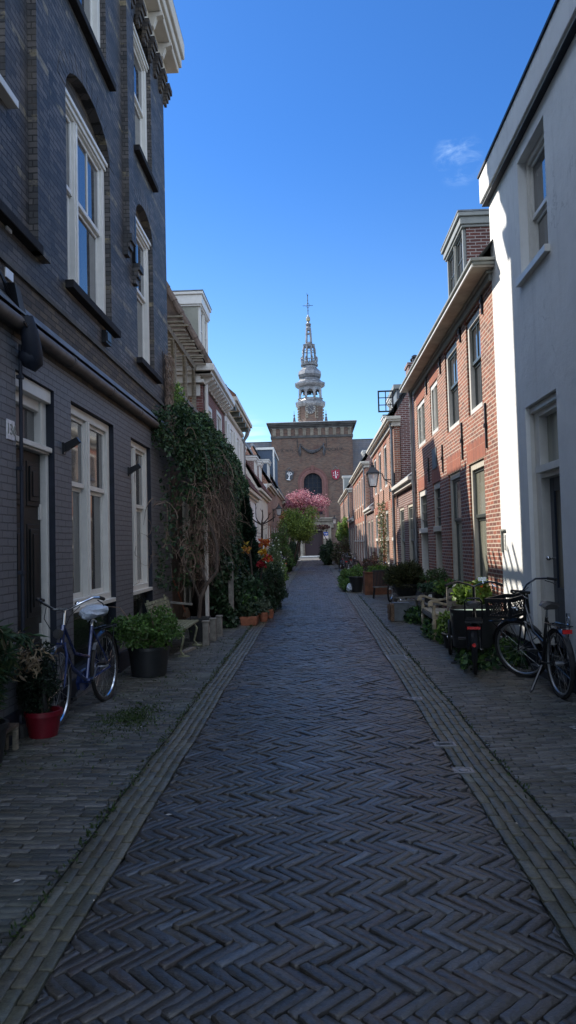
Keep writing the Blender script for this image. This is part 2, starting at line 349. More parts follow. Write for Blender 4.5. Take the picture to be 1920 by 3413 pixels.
    def torus(s, c, rot, R0, r0, n=32, m=8, sc=1.0):
        mt = Euler(rot).to_matrix(); c = Vector(c); v = []
        for i in range(n):
            t = 2 * math.pi * i / n
            for j in range(m):
                q = 2 * math.pi * j / m; rr = R0 + r0 * math.cos(q)
                v.append(tuple(c + mt @ Vector((rr * math.cos(t), r0 * sc * math.sin(q), rr * math.sin(t)))))
        f = [(i * m + j, i * m + (j + 1) % m, ((i + 1) % n) * m + (j + 1) % m, ((i + 1) % n) * m + j) for i in range(n) for j in range(m)]
        return s.add(v, f)
    def build(s, name, mat, parent=None, local=False, smooth=False, label=None, cat=None, group=None, kind=None, bevel=0.0):
        if name in SPLITN and parent is not None and len(s.seg) > 1:
            bb = []; 
            for (v0, v1, f0, f1) in s.seg:
                q = np.array(s.v[v0:v1]); bb.append((q.min(0) - .025, q.max(0) + .025))
            cl = list(range(len(bb)))
            def root(i):
                while cl[i] != i: i = cl[i]
                return i
            for i in range(len(bb)):
                for j in range(i):
                    if (bb[i][0] <= bb[j][1]).all() and (bb[j][0] <= bb[i][1]).all(): cl[root(i)] = root(j)
            rs = sorted({root(i) for i in range(len(bb))}); first = None
            if len(rs) > 1:
                for r0 in rs:
                    m = MB()
                    for i, (v0, v1, f0, f1) in enumerate(s.seg):
                        if root(i) == r0: m.add(s.v[v0:v1], [tuple(k - v0 for k in f) for f in s.f[f0:f1]])
                    m.seg = m.seg[:1]; o = m.build(name, mat, parent, local=local, smooth=smooth, label=label, bevel=bevel); first = first or o
                return first
        off = Vector((0, 0, 0)); loc = Vector((0, 0, 0))
        if parent is not None and not local: off = wloc(parent)
        if parent is None and not local:
            a = np.array(s.v); loc = Vector(((a[:, 0].min() + a[:, 0].max()) / 2, (a[:, 1].min() + a[:, 1].max()) / 2, a[:, 2].min())); off = loc
        me = bpy.data.meshes.new(name); me.from_pydata([(x - off.x, y - off.y, z - off.z) for x, y, z in s.v], [], s.f)
        me.materials.append(M[mat] if isinstance(mat, str) else mat)
        if any(c is not None for c in s.c):
            ca = me.color_attributes.new('col', 'FLOAT_COLOR', 'CORNER'); arr = []
            for f, c in zip(s.f, s.c): arr += list(c or (0.1, 0.1, 0.1)) * 0 + [x for _ in f for x in (tuple(c or (0.1, 0.1, 0.1)) + (1,))]
            ca.data.foreach_set('color', arr)
        o = bpy.data.objects.new(name, me); col.objects.link(o); o.location = loc
        if parent is not None: o.parent = parent
        if smooth:
            me.polygons.foreach_set('use_smooth', [True] * len(me.polygons))
            md = o.modifiers.new('es', 'EDGE_SPLIT'); md.split_angle = R(40)
        me.validate(); me.update()
        if bevel:
            b = o.modifiers.new('bv', 'BEVEL'); b.width = bevel; b.segments = 1; b.limit_method = 'ANGLE'
        return tag(o, label, cat, group, kind)
def npmesh(name, V, F, C, mat, parent=None, local=False, **kw):
    """V (n,3), F (m,k) same-size faces, C (m,3) face colours"""
    V = np.asarray(V, np.float32).copy(); F = np.asarray(F, np.int32); m, k = F.shape
    loc = Vector((0, 0, 0))
    if parent is not None and not local: V -= np.array(wloc(parent), np.float32)
    elif parent is None and not local:
        loc = Vector(((V[:, 0].min() + V[:, 0].max()) / 2, (V[:, 1].min() + V[:, 1].max()) / 2, V[:, 2].min())); V -= np.array(loc, np.float32)
    me = bpy.data.meshes.new(name); me.vertices.add(len(V)); me.vertices.foreach_set('co', V.ravel())
    me.loops.add(m * k); me.loops.foreach_set('vertex_index', F.ravel()); me.polygons.add(m)
    me.polygons.foreach_set('loop_start', np.arange(0, m * k, k, dtype=np.int32)); me.polygons.foreach_set('loop_total', np.full(m, k, np.int32))
    me.update(calc_edges=True)
    if C is not None:
        ca = me.color_attributes.new('col', 'FLOAT_COLOR', 'CORNER'); cc = np.ones((m, k, 4), np.float32); cc[:, :, :3] = np.asarray(C, np.float32)[:, None, :]
        ca.data.foreach_set('color', cc.ravel())
    me.materials.append(M[mat]); o = bpy.data.objects.new(name, me); col.objects.link(o); o.location = loc
    if parent is not None: o.parent = parent
    return tag(o, **kw)
def leaves(name, P, size, cols, mat='leaf', parent=None, aspect=0.5, droop=0.35, local=False, flat=0.0, dirs=None, **kw):
    """P (n,3) leaf bases; each leaf is a folded, pointed blade of four corners"""
    P = np.asarray(P, float); n = len(P)
    d = rng.normal(size=(n, 3)); d[:, 2] -= droop
    if dirs is not None: d = dirs + 0.45 * d
    d /= np.linalg.norm(d, axis=1)[:, None]
    u = rng.normal(size=(n, 3)); u[:, 2] += flat; w = np.cross(d, u); w /= np.linalg.norm(w, axis=1)[:, None] + 1e-9; nn = np.cross(w, d)
    L = (size * rng.uniform(0.6, 1.35, n))[:, None]; W = L * aspect * 0.5
    A = P; B = P + d * L * 0.45 + w * W + nn * L * 0.1; C_ = P + d * L - nn * L * 0.08; D = P + d * L * 0.45 - w * W + nn * L * 0.1
    V = np.stack([A, B, C_, D], 1).reshape(-1, 3); i = np.arange(n) * 4
    F = np.concatenate([np.stack([i, i + 1, i + 2], 1), np.stack([i, i + 2, i + 3], 1)])
    cols = np.asarray(cols, float); c = cols[rng.integers(0, len(cols), n)] * rng.uniform(0.7, 1.25, (n, 1)); c = np.concatenate([c, c])
    return npmesh(name, V, F, c, mat, parent, local, **kw)
def copy_tree(o, parent=None):
    c = o.copy(); col.objects.link(c)
    if parent is not None: c.parent = parent
    for ch in list(o.children): copy_tree(ch, c)
    return c
# ------------------------------------------------ facade helpers
class Fr:
    """facade frame: a along the wall, z up, d into the building"""
    def __init__(s, kind, c): s.k = kind; s.c = c
    def P(s, a, z, d=0.0):
        return {'L': (s.c - d, a, z), 'R': (s.c + d, a, z), 'N': (a, s.c + d, z), 'S': (a, s.c - d, z)}[s.k]
    def box(s, mb, a0, a1, z0, z1, d0, d1):
        p = s.P(a0, z0, d0); q = s.P(a1, z1, d1); return mb.box(p[0], q[0], p[1], q[1], p[2], q[2])
def arch_hole(a0, a1, z0, zs, rise, n=10):
    w = (a1 - a0) / 2; c = (a0 + a1) / 2
    pts = [(a0, z0), (a1, z0), (a1, zs)]
    if rise > 0: pts += [(c + w * math.cos(math.pi * i / n), zs + rise * math.sin(math.pi * i / n)) for i in range(1, n)]
    pts += [(a0, zs)]
    return pts
def rect(a0, a1, z0, z1): return [(a0, z0), (a1, z0), (a1, z1), (a0, z1)]
def wall(fr, outline, holes, rd=0.22, thick=True, rev=None):
    """front skin with real openings and their reveals; returns MB (and reveal MB)"""
    mb = MB(); polys = [outline] + holes; flat = [p for q in polys for p in q]
    tri = tessellate_polygon([[Vector((a, b, 0)) for a, b in q] for q in polys])
    mb.add([fr.P(a, z, 0) for a, z in flat], [tuple(t) for t in tri])
    rb = rev if rev is not None else mb
    for h in holes:
        n = len(h); rb.add([fr.P(a, z, 0) for a, z in h] + [fr.P(a, z, rd) for a, z in h], [(i, (i + 1) % n, n + (i + 1) % n, n + i) for i in range(n)])
    if thick:
        n = len(outline); mb.add([fr.P(a, z, 0) for a, z in outline] + [fr.P(a, z, rd + 0.05) for a, z in outline], [(i, (i + 1) % n, n + (i + 1) % n, n + i) for i in range(n)])
    return mb
def window(par, fr, a0, a1, z0, z1, d=0.08, fm='white_paint', sm='white_paint', gm='glass', fw=0.07, mull=None, rail=None, trans=None, bars=(1, 1), lbars=(1, 1), sill=None, bw=0.022, dp=0.10, label=None):
    f = MB(); B = fr.box
    B(f, a0, a0 + fw, z0, z1, d, d + dp); B(f, a1 - fw, a1, z0, z1, d, d + dp)
    B(f, a0 + fw, a1 - fw, z1 - fw, z1, d, d + dp); B(f, a0 + fw, a1 - fw, z0, z0 + fw * 0.8, d - 0.01, d + dp)
    fo = f.build('window', fm, par, label=label, bevel=0.004)
    spans = [(a0 + fw, a1 - fw)]
    if mull:
        m = MB()
        B(m, mull - 0.055, mull + 0.055, z0 + fw * 0.8, z1 - fw, d + 0.006, d + dp - 0.01); B(m, mull - 0.02, mull + 0.02, z0 + fw * 0.8, z1 - fw, d - 0.012, d + 0.006)
        m.build('mullion', fm, fo, bevel=0.003)
        spans = [(a0 + fw, mull - 0.055), (mull + 0.055, a1 - fw)]
    s = MB(); g = MB(); zb, zt = z0 + fw * 0.8, z1 - fw; mid = rail if rail else None
    for (p, q) in spans:
        parts_ = [(zb, zt, lbars, 0.0)] if mid is None else [(zb, mid, lbars, 0.035), (mid, zt, bars, 0.0)]
        for (u0, u1, (nx, nz), off) in parts_:
            e = 0.045; dd = d + 0.035 + off
            B(s, p, p + e, u0, u1, dd, dd + 0.035); B(s, q - e, q, u0, u1, dd, dd + 0.035)
            B(s, p + e, q - e, u0, u0 + e * 1.2, dd - 0.004, dd + 0.035); B(s, p + e, q - e, u1 - e, u1, dd, dd + 0.035)
            for i in range(1, nx):
                x = p + (q - p) * i / nx; B(s, x - bw / 2, x + bw / 2, u0 + e * 1.2, u1 - e, dd + 0.004, dd + 0.03)
            for i in range(1, nz):
                z = u0 + (u1 - u0) * i / nz; B(s, p + e, q - e, z - bw / 2, z + bw / 2, dd + 0.006, dd + 0.028)
            B(g, p + 0.01, q - 0.01, u0 + 0.01, u1 - 0.01, dd + 0.018, dd + 0.024)
    s.build('sash', sm, fo, bevel=0.003); g.build('pane', gm, fo)
    if sill:
        sm_, h, out = sill; b = MB(); B(b, a0 - 0.06, a1 + 0.06, z0 - h, z0, -out, d + 0.02); b.build('sill', sm_, fo, bevel=0.004)
    return fo
def cornice(par, fr, a0, a1, z, steps, mat, name='cornice'):
    """steps: list of (z0,z1,out) boxes below/at z"""
    m = MB()
    for i, (u0, u1, o) in enumerate(steps): fr.box(m, a0 - (o * 0.7 if i % 2 else o * 0.69), a1 + o * 0.5, z + u0, z + u1, -o, 0.02 + 0.003 * i)
    return m.build(name, mat, par, bevel=0.006)
def tiles(par, p00, p10, p01, mat, nu, nv, name='roof', h=0.035):
    """pantile sheet between eave edge p00-p10 and upslope p01: wavy across, stepped up"""
    p00, p10, p01 = Vector(p00), Vector(p10), Vector(p01); U = p10 - p00; W = p01 - p00; N = U.cross(W).normalized()
    if N.z < 0: N = -N
    s = 6; cols_ = nu * s + 1; V = []; F = []
    for r in range(nv):
        for e in (0, 1):
            for i in range(cols_):
                u = i / (cols_ - 1); ph = (i % s) / s; w = h * (0.5 + 0.5 * math.cos(2 * math.pi * ph)) ** 0.7
                b = 0.028 if e == 0 else 0.0
                V.append(tuple(p00 + U * u + W * ((r + e * 1.02) / nv) + N * (w + b + 0.01)))
        o = r * 2 * cols_
        for i in range(cols_ - 1): F.append((o + i, o + i + 1, o + cols_ + i + 1, o + cols_ + i))
        if r:
            q = o - cols_
            for i in range(cols_ - 1): F.append((q + i, q + i + 1, o + i + 1, o + i))
        else:
            b0 = len(V); V += [tuple(Vector(V[i]) - N * 0.05) for i in range(cols_)]
            for i in range(cols_ - 1): F.append((b0 + i, b0 + i + 1, i + 1, i))
            for i in range(0): pass
            # row stride is broken by the lip: re-add below
            lip = (b0, cols_)
        if r == 0: first_lip = True
        if r == 0:
            # move lip vertices to the end by remapping later rows
            hold = V[b0:]; V = V[:b0]; F = F[:-(cols_ - 1)]
    b0 = len(V); V += hold
    for i in range(cols_ - 1): F.append((b0 + i, b0 + i + 1, i + 1, i))
    mb = MB(); mb.add(V, F); return mb.build(name, mat, par)
# ------------------------------------------------ ground, paving
def Hz(x, y):
    """camber of the lane and slow settling of the paving"""
    x = np.asarray(x, float); y = np.asarray(y, float)
    crown = 0.035 * np.clip(1 - ((x + 0.04) / 1.0) ** 2, 0, 1)
    w = 0.006 * np.sin(x * 3.1 + y * 1.3) + 0.006 * np.sin(y * 2.3 - x * 1.7) + 0.004 * np.sin(y * 5.1 + x * 2.2)
    side = np.clip((np.abs(x) - 1.28) / 1.2, 0, 1) * 0.02
    return crown + w + side
def sheet(name, x0, x1, y0, y1, nx, ny, mat, dz, **kw):
    X, Y = np.meshgrid(np.linspace(x0, x1, nx + 1), np.linspace(y0, y1, ny + 1)); Z = Hz(X, Y) + dz
    V = np.stack([X.ravel(), Y.ravel(), Z.ravel()], 1); i = (np.arange(ny)[:, None] * (nx + 1) + np.arange(nx)[None, :]).ravel()
    F = np.stack([i, i + 1, i + nx + 2, i + nx + 1], 1); return npmesh(name, V, F, None, mat, **kw)
g = MB(); g.box(-1500, 1500, -1500, 1500, -0.5, -0.06); g.build('ground', 'asphalt', kind='structure')
sheet('paving_bed', -2.6, 2.65, -1, 72, 42, 500, 'joint_soil', -0.013, kind='structure')
def bricks(name, cx, cy, ang, L, W, cols, xlo, xhi, mat, wob=0.0016, tilt=0.018, zj=0.0022, detail=True, zoff=0.0):
    n = len(cx); hl, hw = L / 2, W / 2
    Ls = rng.uniform(0.95, 0.99, n)[:, None]; Ws = rng.uniform(0.88, 0.97, n)[:, None]
    if detail:
        base = np.array([(-1, -.8), (-.92, -1), (-.35, -1), (.3, -1), (.93, -1), (1, -.75), (1, .78), (.92, 1), (.35, 1), (-.3, 1), (-.9, 1), (-1, .8)])
    else: base = np.array([(-1, -1), (1, -1), (1, 1), (-1, 1)], float)
    k = len(base); bx = base[None, :, 0] * hl * Ls; by = base[None, :, 1] * hw * Ws
    if detail:
        bx = bx + rng.normal(0, wob, (n, k)); by = by + rng.normal(0, wob * 1.1, (n, k))
    ang = ang + rng.normal(0, 0.020 if detail else 0.012, n); c, s = np.cos(ang)[:, None], np.sin(ang)[:, None]
    tx, ty = rng.normal(0, tilt, n)[:, None], rng.normal(0, tilt * 0.5, n)[:, None]; zz = rng.normal(0, zj, n)[:, None]
    rough_in = rng.uniform(.2, 1.9, (n, k)) ** 1.5 if detail else 1.0
    def ring(sc, ins, z):
        ii = ins * rough_in; x = (np.sign(bx) * np.maximum(np.abs(bx) - ii, 0)) * sc; y = (np.sign(by) * np.maximum(np.abs(by) - ii, 0)) * sc
        X = cx[:, None] + c * x - s * y; Y = cy[:, None] + s * x + c * y; X = np.clip(X, xlo, xhi)
        Z = Hz(X, Y) + z + zz + y * tx + x * ty + zoff; return np.stack([X, Y, Z], 2)
    A = ring(1, 0, -0.026); T = ring(1, 0.0003, -0.0018); B_ = ring(1, 0.0016, 0.0)
    V = np.concatenate([A, T, B_], 1); nv = 3 * k; st = (np.arange(n) * nv)[:, None]
    j = np.arange(k); jn = (j + 1) % k
    q = np.concatenate([np.stack([j + o, jn + o, jn + o + k, j + o + k], 1) for o in (0, k)])   # side quads
    if detail:   # cap as quads across the long shape
        capq = np.array([(0, 1, 10, 11), (1, 2, 9, 10), (2, 3, 8, 9), (3, 4, 7, 8), (4, 5, 6, 7)]) + 2 * k
    else: capq = np.array([(0, 1, 2, 3)]) + 2 * k
    allq = np.concatenate([q, capq]); F = (st[:, :, None] + allq[None]).reshape(-1, 4)
    pal = np.asarray(cols, float); cc = pal[rng.integers(0, len(pal), n)] * rng.uniform(0.75, 1.3, (n, 1))
    C = np.repeat(cc, len(allq), axis=0)
    return npmesh(name, V.reshape(-1, 3), F, C, mat, kind='structure')
# herringbone carriageway, rows stacked across the lane
w_, n_ = 0.050, 4; HX, HY, HA = [], [], []
def herring_fast(y0, y1):
    r2 = math.sqrt(0.5); out = []
    per = 2 * n_ * w_ * r2    # shift in both X and Y for one lattice step (2n,0)
    ms = np.arange(int((y0 - 1) / per) - 2, int((y1 + 1) / per) + 3)
    for m in ms:
        for px, py, a in ((n_ / 2, 0.5, 0.0), (0.5, -2 * n_ + 1 + n_ / 2, math.pi / 2)):
            x0 = (px + py + 2 * n_ * m) * r2 * w_; y = (px - py + 2 * n_ * m) * r2 * w_; st = 2 * r2 * w_
            i0 = math.ceil((-1.16 - x0) / st); i1 = math.floor((1.08 - x0) / st); i = np.arange(i0, i1 + 1)
            X = x0 + i * st; Y = np.full(len(i), y); a_ = (a + math.pi / 4) if a == 0 else (a + math.pi / 4)
            # (px,py) -> X=(px+py), Y=(px-py): this is a reflection, so angles are pi/4 - a
            out.append(np.stack([X, Y, np.full(len(i), math.pi / 4 - a + (math.pi / 1 if a else 0) + 0)], 1))
    o = np.concatenate(out); o = o[(o[:, 1] > y0) & (o[:, 1] <= y1)]; return o[:, 0], o[:, 1], o[:, 2]
ROAD = [(0.052, 0.051, 0.051), (0.064, 0.060, 0.056), (0.042, 0.045, 0.050), (0.069, 0.068, 0.069), (0.058, 0.050, 0.049), (0.039, 0.039, 0.040), (0.066, 0.061, 0.054), (0.048, 0.044, 0.042), (0.054, 0.052, 0.052), (0.047, 0.043, 0.043), (0.052, 0.056, 0.065), (0.047, 0.042, 0.038), (0.061, 0.056, 0.053), (0.056, 0.056, 0.056), (0.047, 0.049, 0.053), (0.089, 0.103, 0.126)]
x, y, a = herring_fast(1.2, 16); bricks('road', x, y, a, n_ * w_, w_, ROAD, -1.03, 0.95, 'paver', wob=0.0022, tilt=0.034, zj=0.0030)
x, y, a = herring_fast(16, 70); bricks('road', x, y, a, n_ * w_, w_, ROAD, -1.03, 0.95, 'paver', detail=False)
def running(x0, x1, y0, y1, L, W, along):
    out = []
    if along == 'Y':
        nr = int(round((x1 - x0) / W)); W2 = (x1 - x0) / nr
        for r in range(nr):
            ys = np.arange(y0, y1, L) + (r % 2) * L / 2 + rng.uniform(-.01, .01); out.append(np.stack([np.full(len(ys), x0 + (r + .5) * W2), ys, np.full(len(ys), math.pi / 2)], 1))
    else:
        ys = np.arange(y0, y1, W)
        for r, yy in enumerate(ys):
            xs = np.arange(x0 - L, x1 + L, L) + (r % 2) * L / 2 + rng.uniform(-.03, .03); xs = xs[(xs > x0 - L / 2) & (xs < x1 + L / 2)]
            sag = 0.03 * np.sin(xs * 2.0 + 0.35 * yy) + 0.025 * np.sin(yy * 0.9 + xs)
            out.append(np.stack([xs, yy + sag, np.full(len(xs), 0.06 * np.cos(xs * 2.0 + 0.35 * yy))], 1))
    o = np.concatenate(out); return o[:, 0], o[:, 1], o[:, 2]
BAND = [(0.098, 0.096, 0.068), (0.11, 0.104, 0.072), (0.085, 0.086, 0.064), (0.12, 0.114, 0.084), (0.095, 0.086, 0.062)]
SIDE = [(0.080, 0.080, 0.070), (0.060, 0.062, 0.054), (0.105, 0.104, 0.094), (0.075, 0.070, 0.056), (0.055, 0.058, 0.056), (0.12, 0.12, 0.115)]
for nm, xa, xb, k in (('road_edge', -1.28, -1.04, 0), ('road_edge', 0.96, 1.29, 1)):
    x, y, a = running(xa, xb, 1.0, 16, 0.205, 0.062 if not k else 0.066, 'Y'); bricks(nm, x, y, a, 0.199, 0.062 if not k else 0.066, BAND, xa, xb, 'side_paver', wob=0.0008, tilt=0.008, zj=0.001)
    x, y, a = running(xa, xb, 16, 70, 0.205, 0.062 if not k else 0.066, 'Y'); bricks(nm, x, y, a, 0.205, 0.062 if not k else 0.066, BAND, xa, xb, 'side_paver', tilt=0.008, zj=0.001, detail=False)
for nm, xa, xb in (('pavement', -2.56, -1.29), ('pavement', 1.30, 2.61)):
    x, y, a = running(xa, xb, 2.2, 15, 0.205, 0.054, 'X'); bricks(nm, x, y, a, 0.205, 0.054, SIDE, xa, xb, 'side_paver', wob=0.0013, tilt=0.014)
    x, y, a = running(xa, xb, 15, 46, 0.205, 0.054, 'X'); bricks(nm, x, y, a, 0.205, 0.054, SIDE, xa, xb, 'side_paver', detail=False)
    sheet('pavement', xa, xb, 46, 72, 6, 80, 'asphalt', -0.002, kind='structure')
# cross street and church step
g = MB(); g.box(-40, 40, 72, 90.6, -0.056, -0.004); g.build('cross_street', 'asphalt', kind='structure')
g = MB(); g.box(-1.35, 1.3, 71.2, 71.5, -0.05, 0.075); g.build('curb', 'curb_stone', kind='structure')
g = MB(); g.box(-1.8, 2.0, 89.6, 90.2, -0.05, 0.06); g.box(-1.6, 1.8, 90.2, 90.9, -0.05, 0.12); g.build('church_step', 'curb_stone', kind='structure')
# drain covers
def cover(x, y, w, l, label, round_=False, rz=0.0):
    t = thing('drain_cover', label, 'drain cover', (x, y, float(Hz(x, y))), rz, 'small metal covers set in the gutter strips')
    m = MB(); z = 0.004
    m.box(-w/2, w/2, -l/2, -l/2 + .02, -.02, z + .004); m.box(-w/2, w/2, l/2 - .02, l/2, -.02, z + .004); m.box(-w/2, -w/2 + .02, -l/2 + .02, l/2 - .02, -.02, z + .004); m.box(w/2 - .02, w/2, -l/2 + .02, l/2 - .02, -.02, z + .004)
    m.build('frame', 'zinc', t, local=True)
    m = MB(); m.box(-w/2 + .023, w/2 - .023, -l/2 + .023, l/2 - .023, -.02, z - .001)
    for i in range(5): m.box(-w/2 + .04, w/2 - .04, -l/2 + .045 + i * (l - .1) / 5, -l/2 + .06 + i * (l - .1) / 5, z - .001, z + .003)
    if round_: m.lathe([(w * .22, z), (w * .22, z + .006), (w * .1, z + .008)], n=16)
    m.build('lid', 'grey_box' if not round_ else 'zinc', t, local=True)
cover(1.10, 10.36, 0.27, 0.42, 'largest square iron drain cover in the right gutter strip, beside the cargo bike')
cover(0.975, 7.6, 0.15, 0.13, 'small worn metal cover at the road edge, just in front of the large drain cover', True)
cover(0.98, 5.92, 0.17, 0.12, 'rough square cap with a broken grid at the edge of the right gutter strip')
cover(0.995, 5.26, 0.14, 0.12, 'small square water valve cap with a shiny centre, nearest of the metal covers', True)
g = MB()
for i in range(260):
    s_ = random.choice((-1, 1)); x = random.choice((random.gauss(-1.5, .35), random.gauss(1.5, .4), random.uniform(-1, .9))); y = random.uniform(2.6, 22) ** 1.0
    if random.random() < 0.5: x = random.gauss(-1.7, .3); y = random.gauss(7, 1.6)
    if abs(x) > 2.4: continue
    z = float(Hz(x, y)) + 0.008; r = random.uniform(0.004, 0.011); a = random.uniform(0, 6.28)
    r *= 2.2 if i % 17 == 0 else 1
    g.cur = random.choice([(0.5, 0.5, 0.5), (0.35, 0.33, 0.28), (0.55, 0.5, 0.45), (0.2, 0.15, 0.08)])
    g.add([(x + r * math.cos(a + k * 1.57) * (1 if k % 2 else .5), y + r * math.sin(a + k * 1.57) * (1 if k % 2 else .5), z + random.uniform(-.002, .005)) for k in range(4)], [(0, 1, 2, 3)])
g.cur = (0.6, 0.62, 0.66)
for k in range(22):
    x, y = random.gauss(2.17, .045), random.gauss(6.27, .03); r = random.uniform(.006, .022); g.add([(x + r * math.cos(q) * 1.6, y + r * math.sin(q) * .6, float(Hz(x, y)) + .009 + .0003 * k) for q in (0, 1, 2.1, 3.1, 4.2, 5.2)], [(0, 1, 2, 3, 4, 5)])
g.build('fallen_petals', 'petal', kind='stuff', label='pale petals and leaf scraps scattered on the brick paving', cat='litter')
# ------------------------------------------------ left dark brick house
LH = thing('corner_house', 'tall dark brick house with cream sash windows and painted grey ground floor', 'house', (-2.55, 4, 0))
FL = Fr('L', -2.55)
rev = MB(); Z3 = 3.46
gw = wall(FL, rect(-6, 13.1, 0, Z3), [rect(4.55, 5.87, 0.2, 3.17), rect(6.25, 7.2, 0.12, 3.18), rect(7.71, 9.38, 0.3, 3.19), rect(10.28, 11.52, 0.3, 3.17)], rd=0.24, rev=rev)
gw.build('wall', 'painted_brick', LH); rev.build('window_reveal', 'navy_paint', LH)
upper_holes = [arch_hole(7.66, 9.38, 4.45, 6.60, 0.42), arch_hole(10.79, 11.95, 4.42, 6.60, 0.34), arch_hole(7.66, 9.30, 7.74, 9.72, 0.35), arch_hole(10.84, 12.02, 7.66, 9.66, 0.3), rect(4.5, 6.1, 5.5, 7.6), rect(1, 2.6, 4.45, 6.6)]
uw = wall(FL, rect(-6, 13.1, 4.06, 10.6), upper_holes, rd=0.20); uw.build('upper_wall', 'dark_brick', LH)
bw_ = MB(); FL.box(bw_, -6, 13.1, Z3, 4.06, 0.004, 0.25); bw_.build('band_wall', 'base_brick', LH)
b = MB(); b.box(-12, -2.55 - 0.28, -6, 13.095, 0, 11.0); b.build('core_wall', 'dark_brick', LH)
m = MB(); FL.box(m, -6, 13.1, 4.03, 4.075, -0.022, 0.0); m.build('string_course', 'dark_stone', LH)
m = MB()
for (a0, a1, z0) in ((6.60, 6.92, 4.36), (10.07, 10.36, 6.0)):
    FL.box(m, a0, a1, z0, 10.15, -0.085, -0.001)
for a0, z0 in ((10.07, 6.0), (10.52, 5.75)):
    for k in range(3): FL.box(m, a0 - .02, a0 + .22 - k * .05, z0 - .1 * (k + 1), z0 - .1 * k - .002, -0.12 + .03 * k, 0.0)
m.build('pilaster', 'dark_brick', LH)
m = MB(); FL.box(m, 10.53, 10.60, 5.78, 6.45, -0.05, -0.001); m.build('wall_anchor', 'black_iron', LH)
# relieving arches over the first floor windows
m = MB()
for h in ((7.66, 9.38, 6.60, 0.42), (10.79, 11.95, 6.60, 0.34), (10.84, 12.02, 9.66, 0.3)):
    a0, a1, zs, rise = h; c = (a0 + a1) / 2; w = (a1 - a0) / 2
    for i in range(15):
        t0, t1 = math.pi * i / 15 + 0.01, math.pi * (i + 1) / 15 - 0.01
        q = [(c + (w + e) * math.cos(t), zs + (rise + e) * math.sin(t)) for e, t in ((0.0, t0), (0.24, t0), (0.24, t1), (0.0, t1))]
        m.prism(q, FL.P, -0.004, 0.01)
m.build('brick_arch', 'dark_brick', LH)
# arch infill above frames
m = MB()
for (a0, a1, zs, rise) in ((7.66, 9.38, 6.60, 0.42), (10.79, 11.95, 6.60, 0.34), (7.66, 9.30, 9.72, 0.35), (10.84, 12.02, 9.66, 0.3)):
    FL.box(m, a0, a1, zs + 0.02, zs + rise, 0.12, 0.2)
m.build('arch_infill', 'base_brick', LH)
WK = dict(fm='white_paint', sm='white_paint', d=0.07)
def sills(a0, a1, z): 
    m = MB(); FL.box(m, a0, a1, z - .09, z, -0.09, 0.06); m.build('sill', 'sill_black', LH, bevel=.006)
for (a0, a1, z0, z1, mull, rl, g1, bars) in ((7.66, 9.1, 4.45, 6.60, 8.22, 5.62, 'glass', (2, 1)), (10.79, 11.62, 4.42, 6.60, None, 5.6, 'glass', (1, 1)), (7.66, 9.05, 7.74, 9.72, 8.2, 8.9, 'glass', (2, 1)), (10.84, 11.75, 7.66, 9.66, None, 8.75, 'glass', (1, 1)), (1.0, 2.6, 4.45, 6.6, 1.8, 5.6, 'glass', (1, 1))):
    window(LH, FL, a0 + 0.01, a1 + .28 if False else (9.36 if abs(a0 - 7.66) < .01 and z0 < 5 else (9.28 if abs(a0 - 7.66) < .01 else (11.93 if z0 < 5 and a0 > 10 else (12.0 if a0 > 10 else a1)))), z0, z1, mull=mull, rail=rl, gm=g1, bars=bars, fw=0.10, dp=0.13, **WK)
for s_ in ((7.58, 9.5, 4.45), (10.7, 12.15, 4.42), (7.55, 9.45, 7.74), (10.75, 12.1, 7.66), (4.2, 6.72, 4.45)): sills(*s_)
window(LH, FL, 4.5, 6.1, 5.5, 7.6, mull=5.3, fw=0.1, sill=('white_paint', 0.07, 0.09), dp=.13, **WK)
# moulded head boards above the big windows
m = MB()
for a0, a1, z in ((7.66, 9.38, 6.60), (10.79, 11.95, 6.60), (10.84, 12.02, 9.66)):
    FL.box(m, a0 + .01, a1 - .01, z - .02, z + .03, 0.02, 0.12); FL.box(m, a0 + .01, a1 - .01, z - .075, z - .022, 0.045, 0.12)
m.build('head_moulding', 'white_paint', LH, bevel=.004)
# ground floor windows and door
window(LH, FL, 7.715, 9.375, 0.98, 3.185, mull=8.50, rail=2.30, fw=0.10, gm='glass_grey', dp=.14, d=.06, sill=('white_paint', 0.05, 0.0), fm='white_paint', sm='white_paint')
window(LH, FL, 10.285, 11.515, 0.99, 3.165, mull=10.72, rail=2.2, fw=0.09, gm='glass_grey', dp=.14, d=.06, sill=('white_paint', 0.05, 0.0), fm='white_paint', sm='white_paint')
window(LH, FL, 4.56, 5.86, 0.98, 3.16, mull=5.2, rail=2.25, fw=0.1, dp=.14, d=.06, fm='white_paint', sm='white_paint')
m = MB(); FL.box(m, 7.715, 9.375, 0.3, 0.93, 0.10, 0.2); FL.box(m, 10.285, 11.515, 0.3, 0.94, 0.10, 0.2); FL.box(m, 4.56, 5.86, 0.2, 0.93, 0.1, 0.2)
for a0, a1 in ((7.8, 8.5), (8.6, 9.3), (10.36, 10.86), (10.94, 11.44)): FL.box(m, a0, a1, .4, .84, 0.085, 0.1)
m.build('window_panel', 'green_black', LH, bevel=.005)
m = MB(); FL.box(m, 6.255, 7.195, 2.56, 2.61, 0.02, 0.2); FL.box(m, 6.255, 7.195, 2.54, 2.56, 0.05, 0.2)
FL.box(m, 6.255, 7.195, 3.05, 3.175, 0.03, 0.2); FL.box(m, 6.255, 6.33, 2.61, 3.05, 0.08, 0.2); FL.box(m, 7.06, 7.195, 2.61, 3.05, 0.08, 0.2); FL.box(m, 6.33, 7.06, 2.95, 3.05, 0.1, 0.2)
FL.box(m, 7.13, 7.195, 0.13, 2.54, 0.06, 0.2)
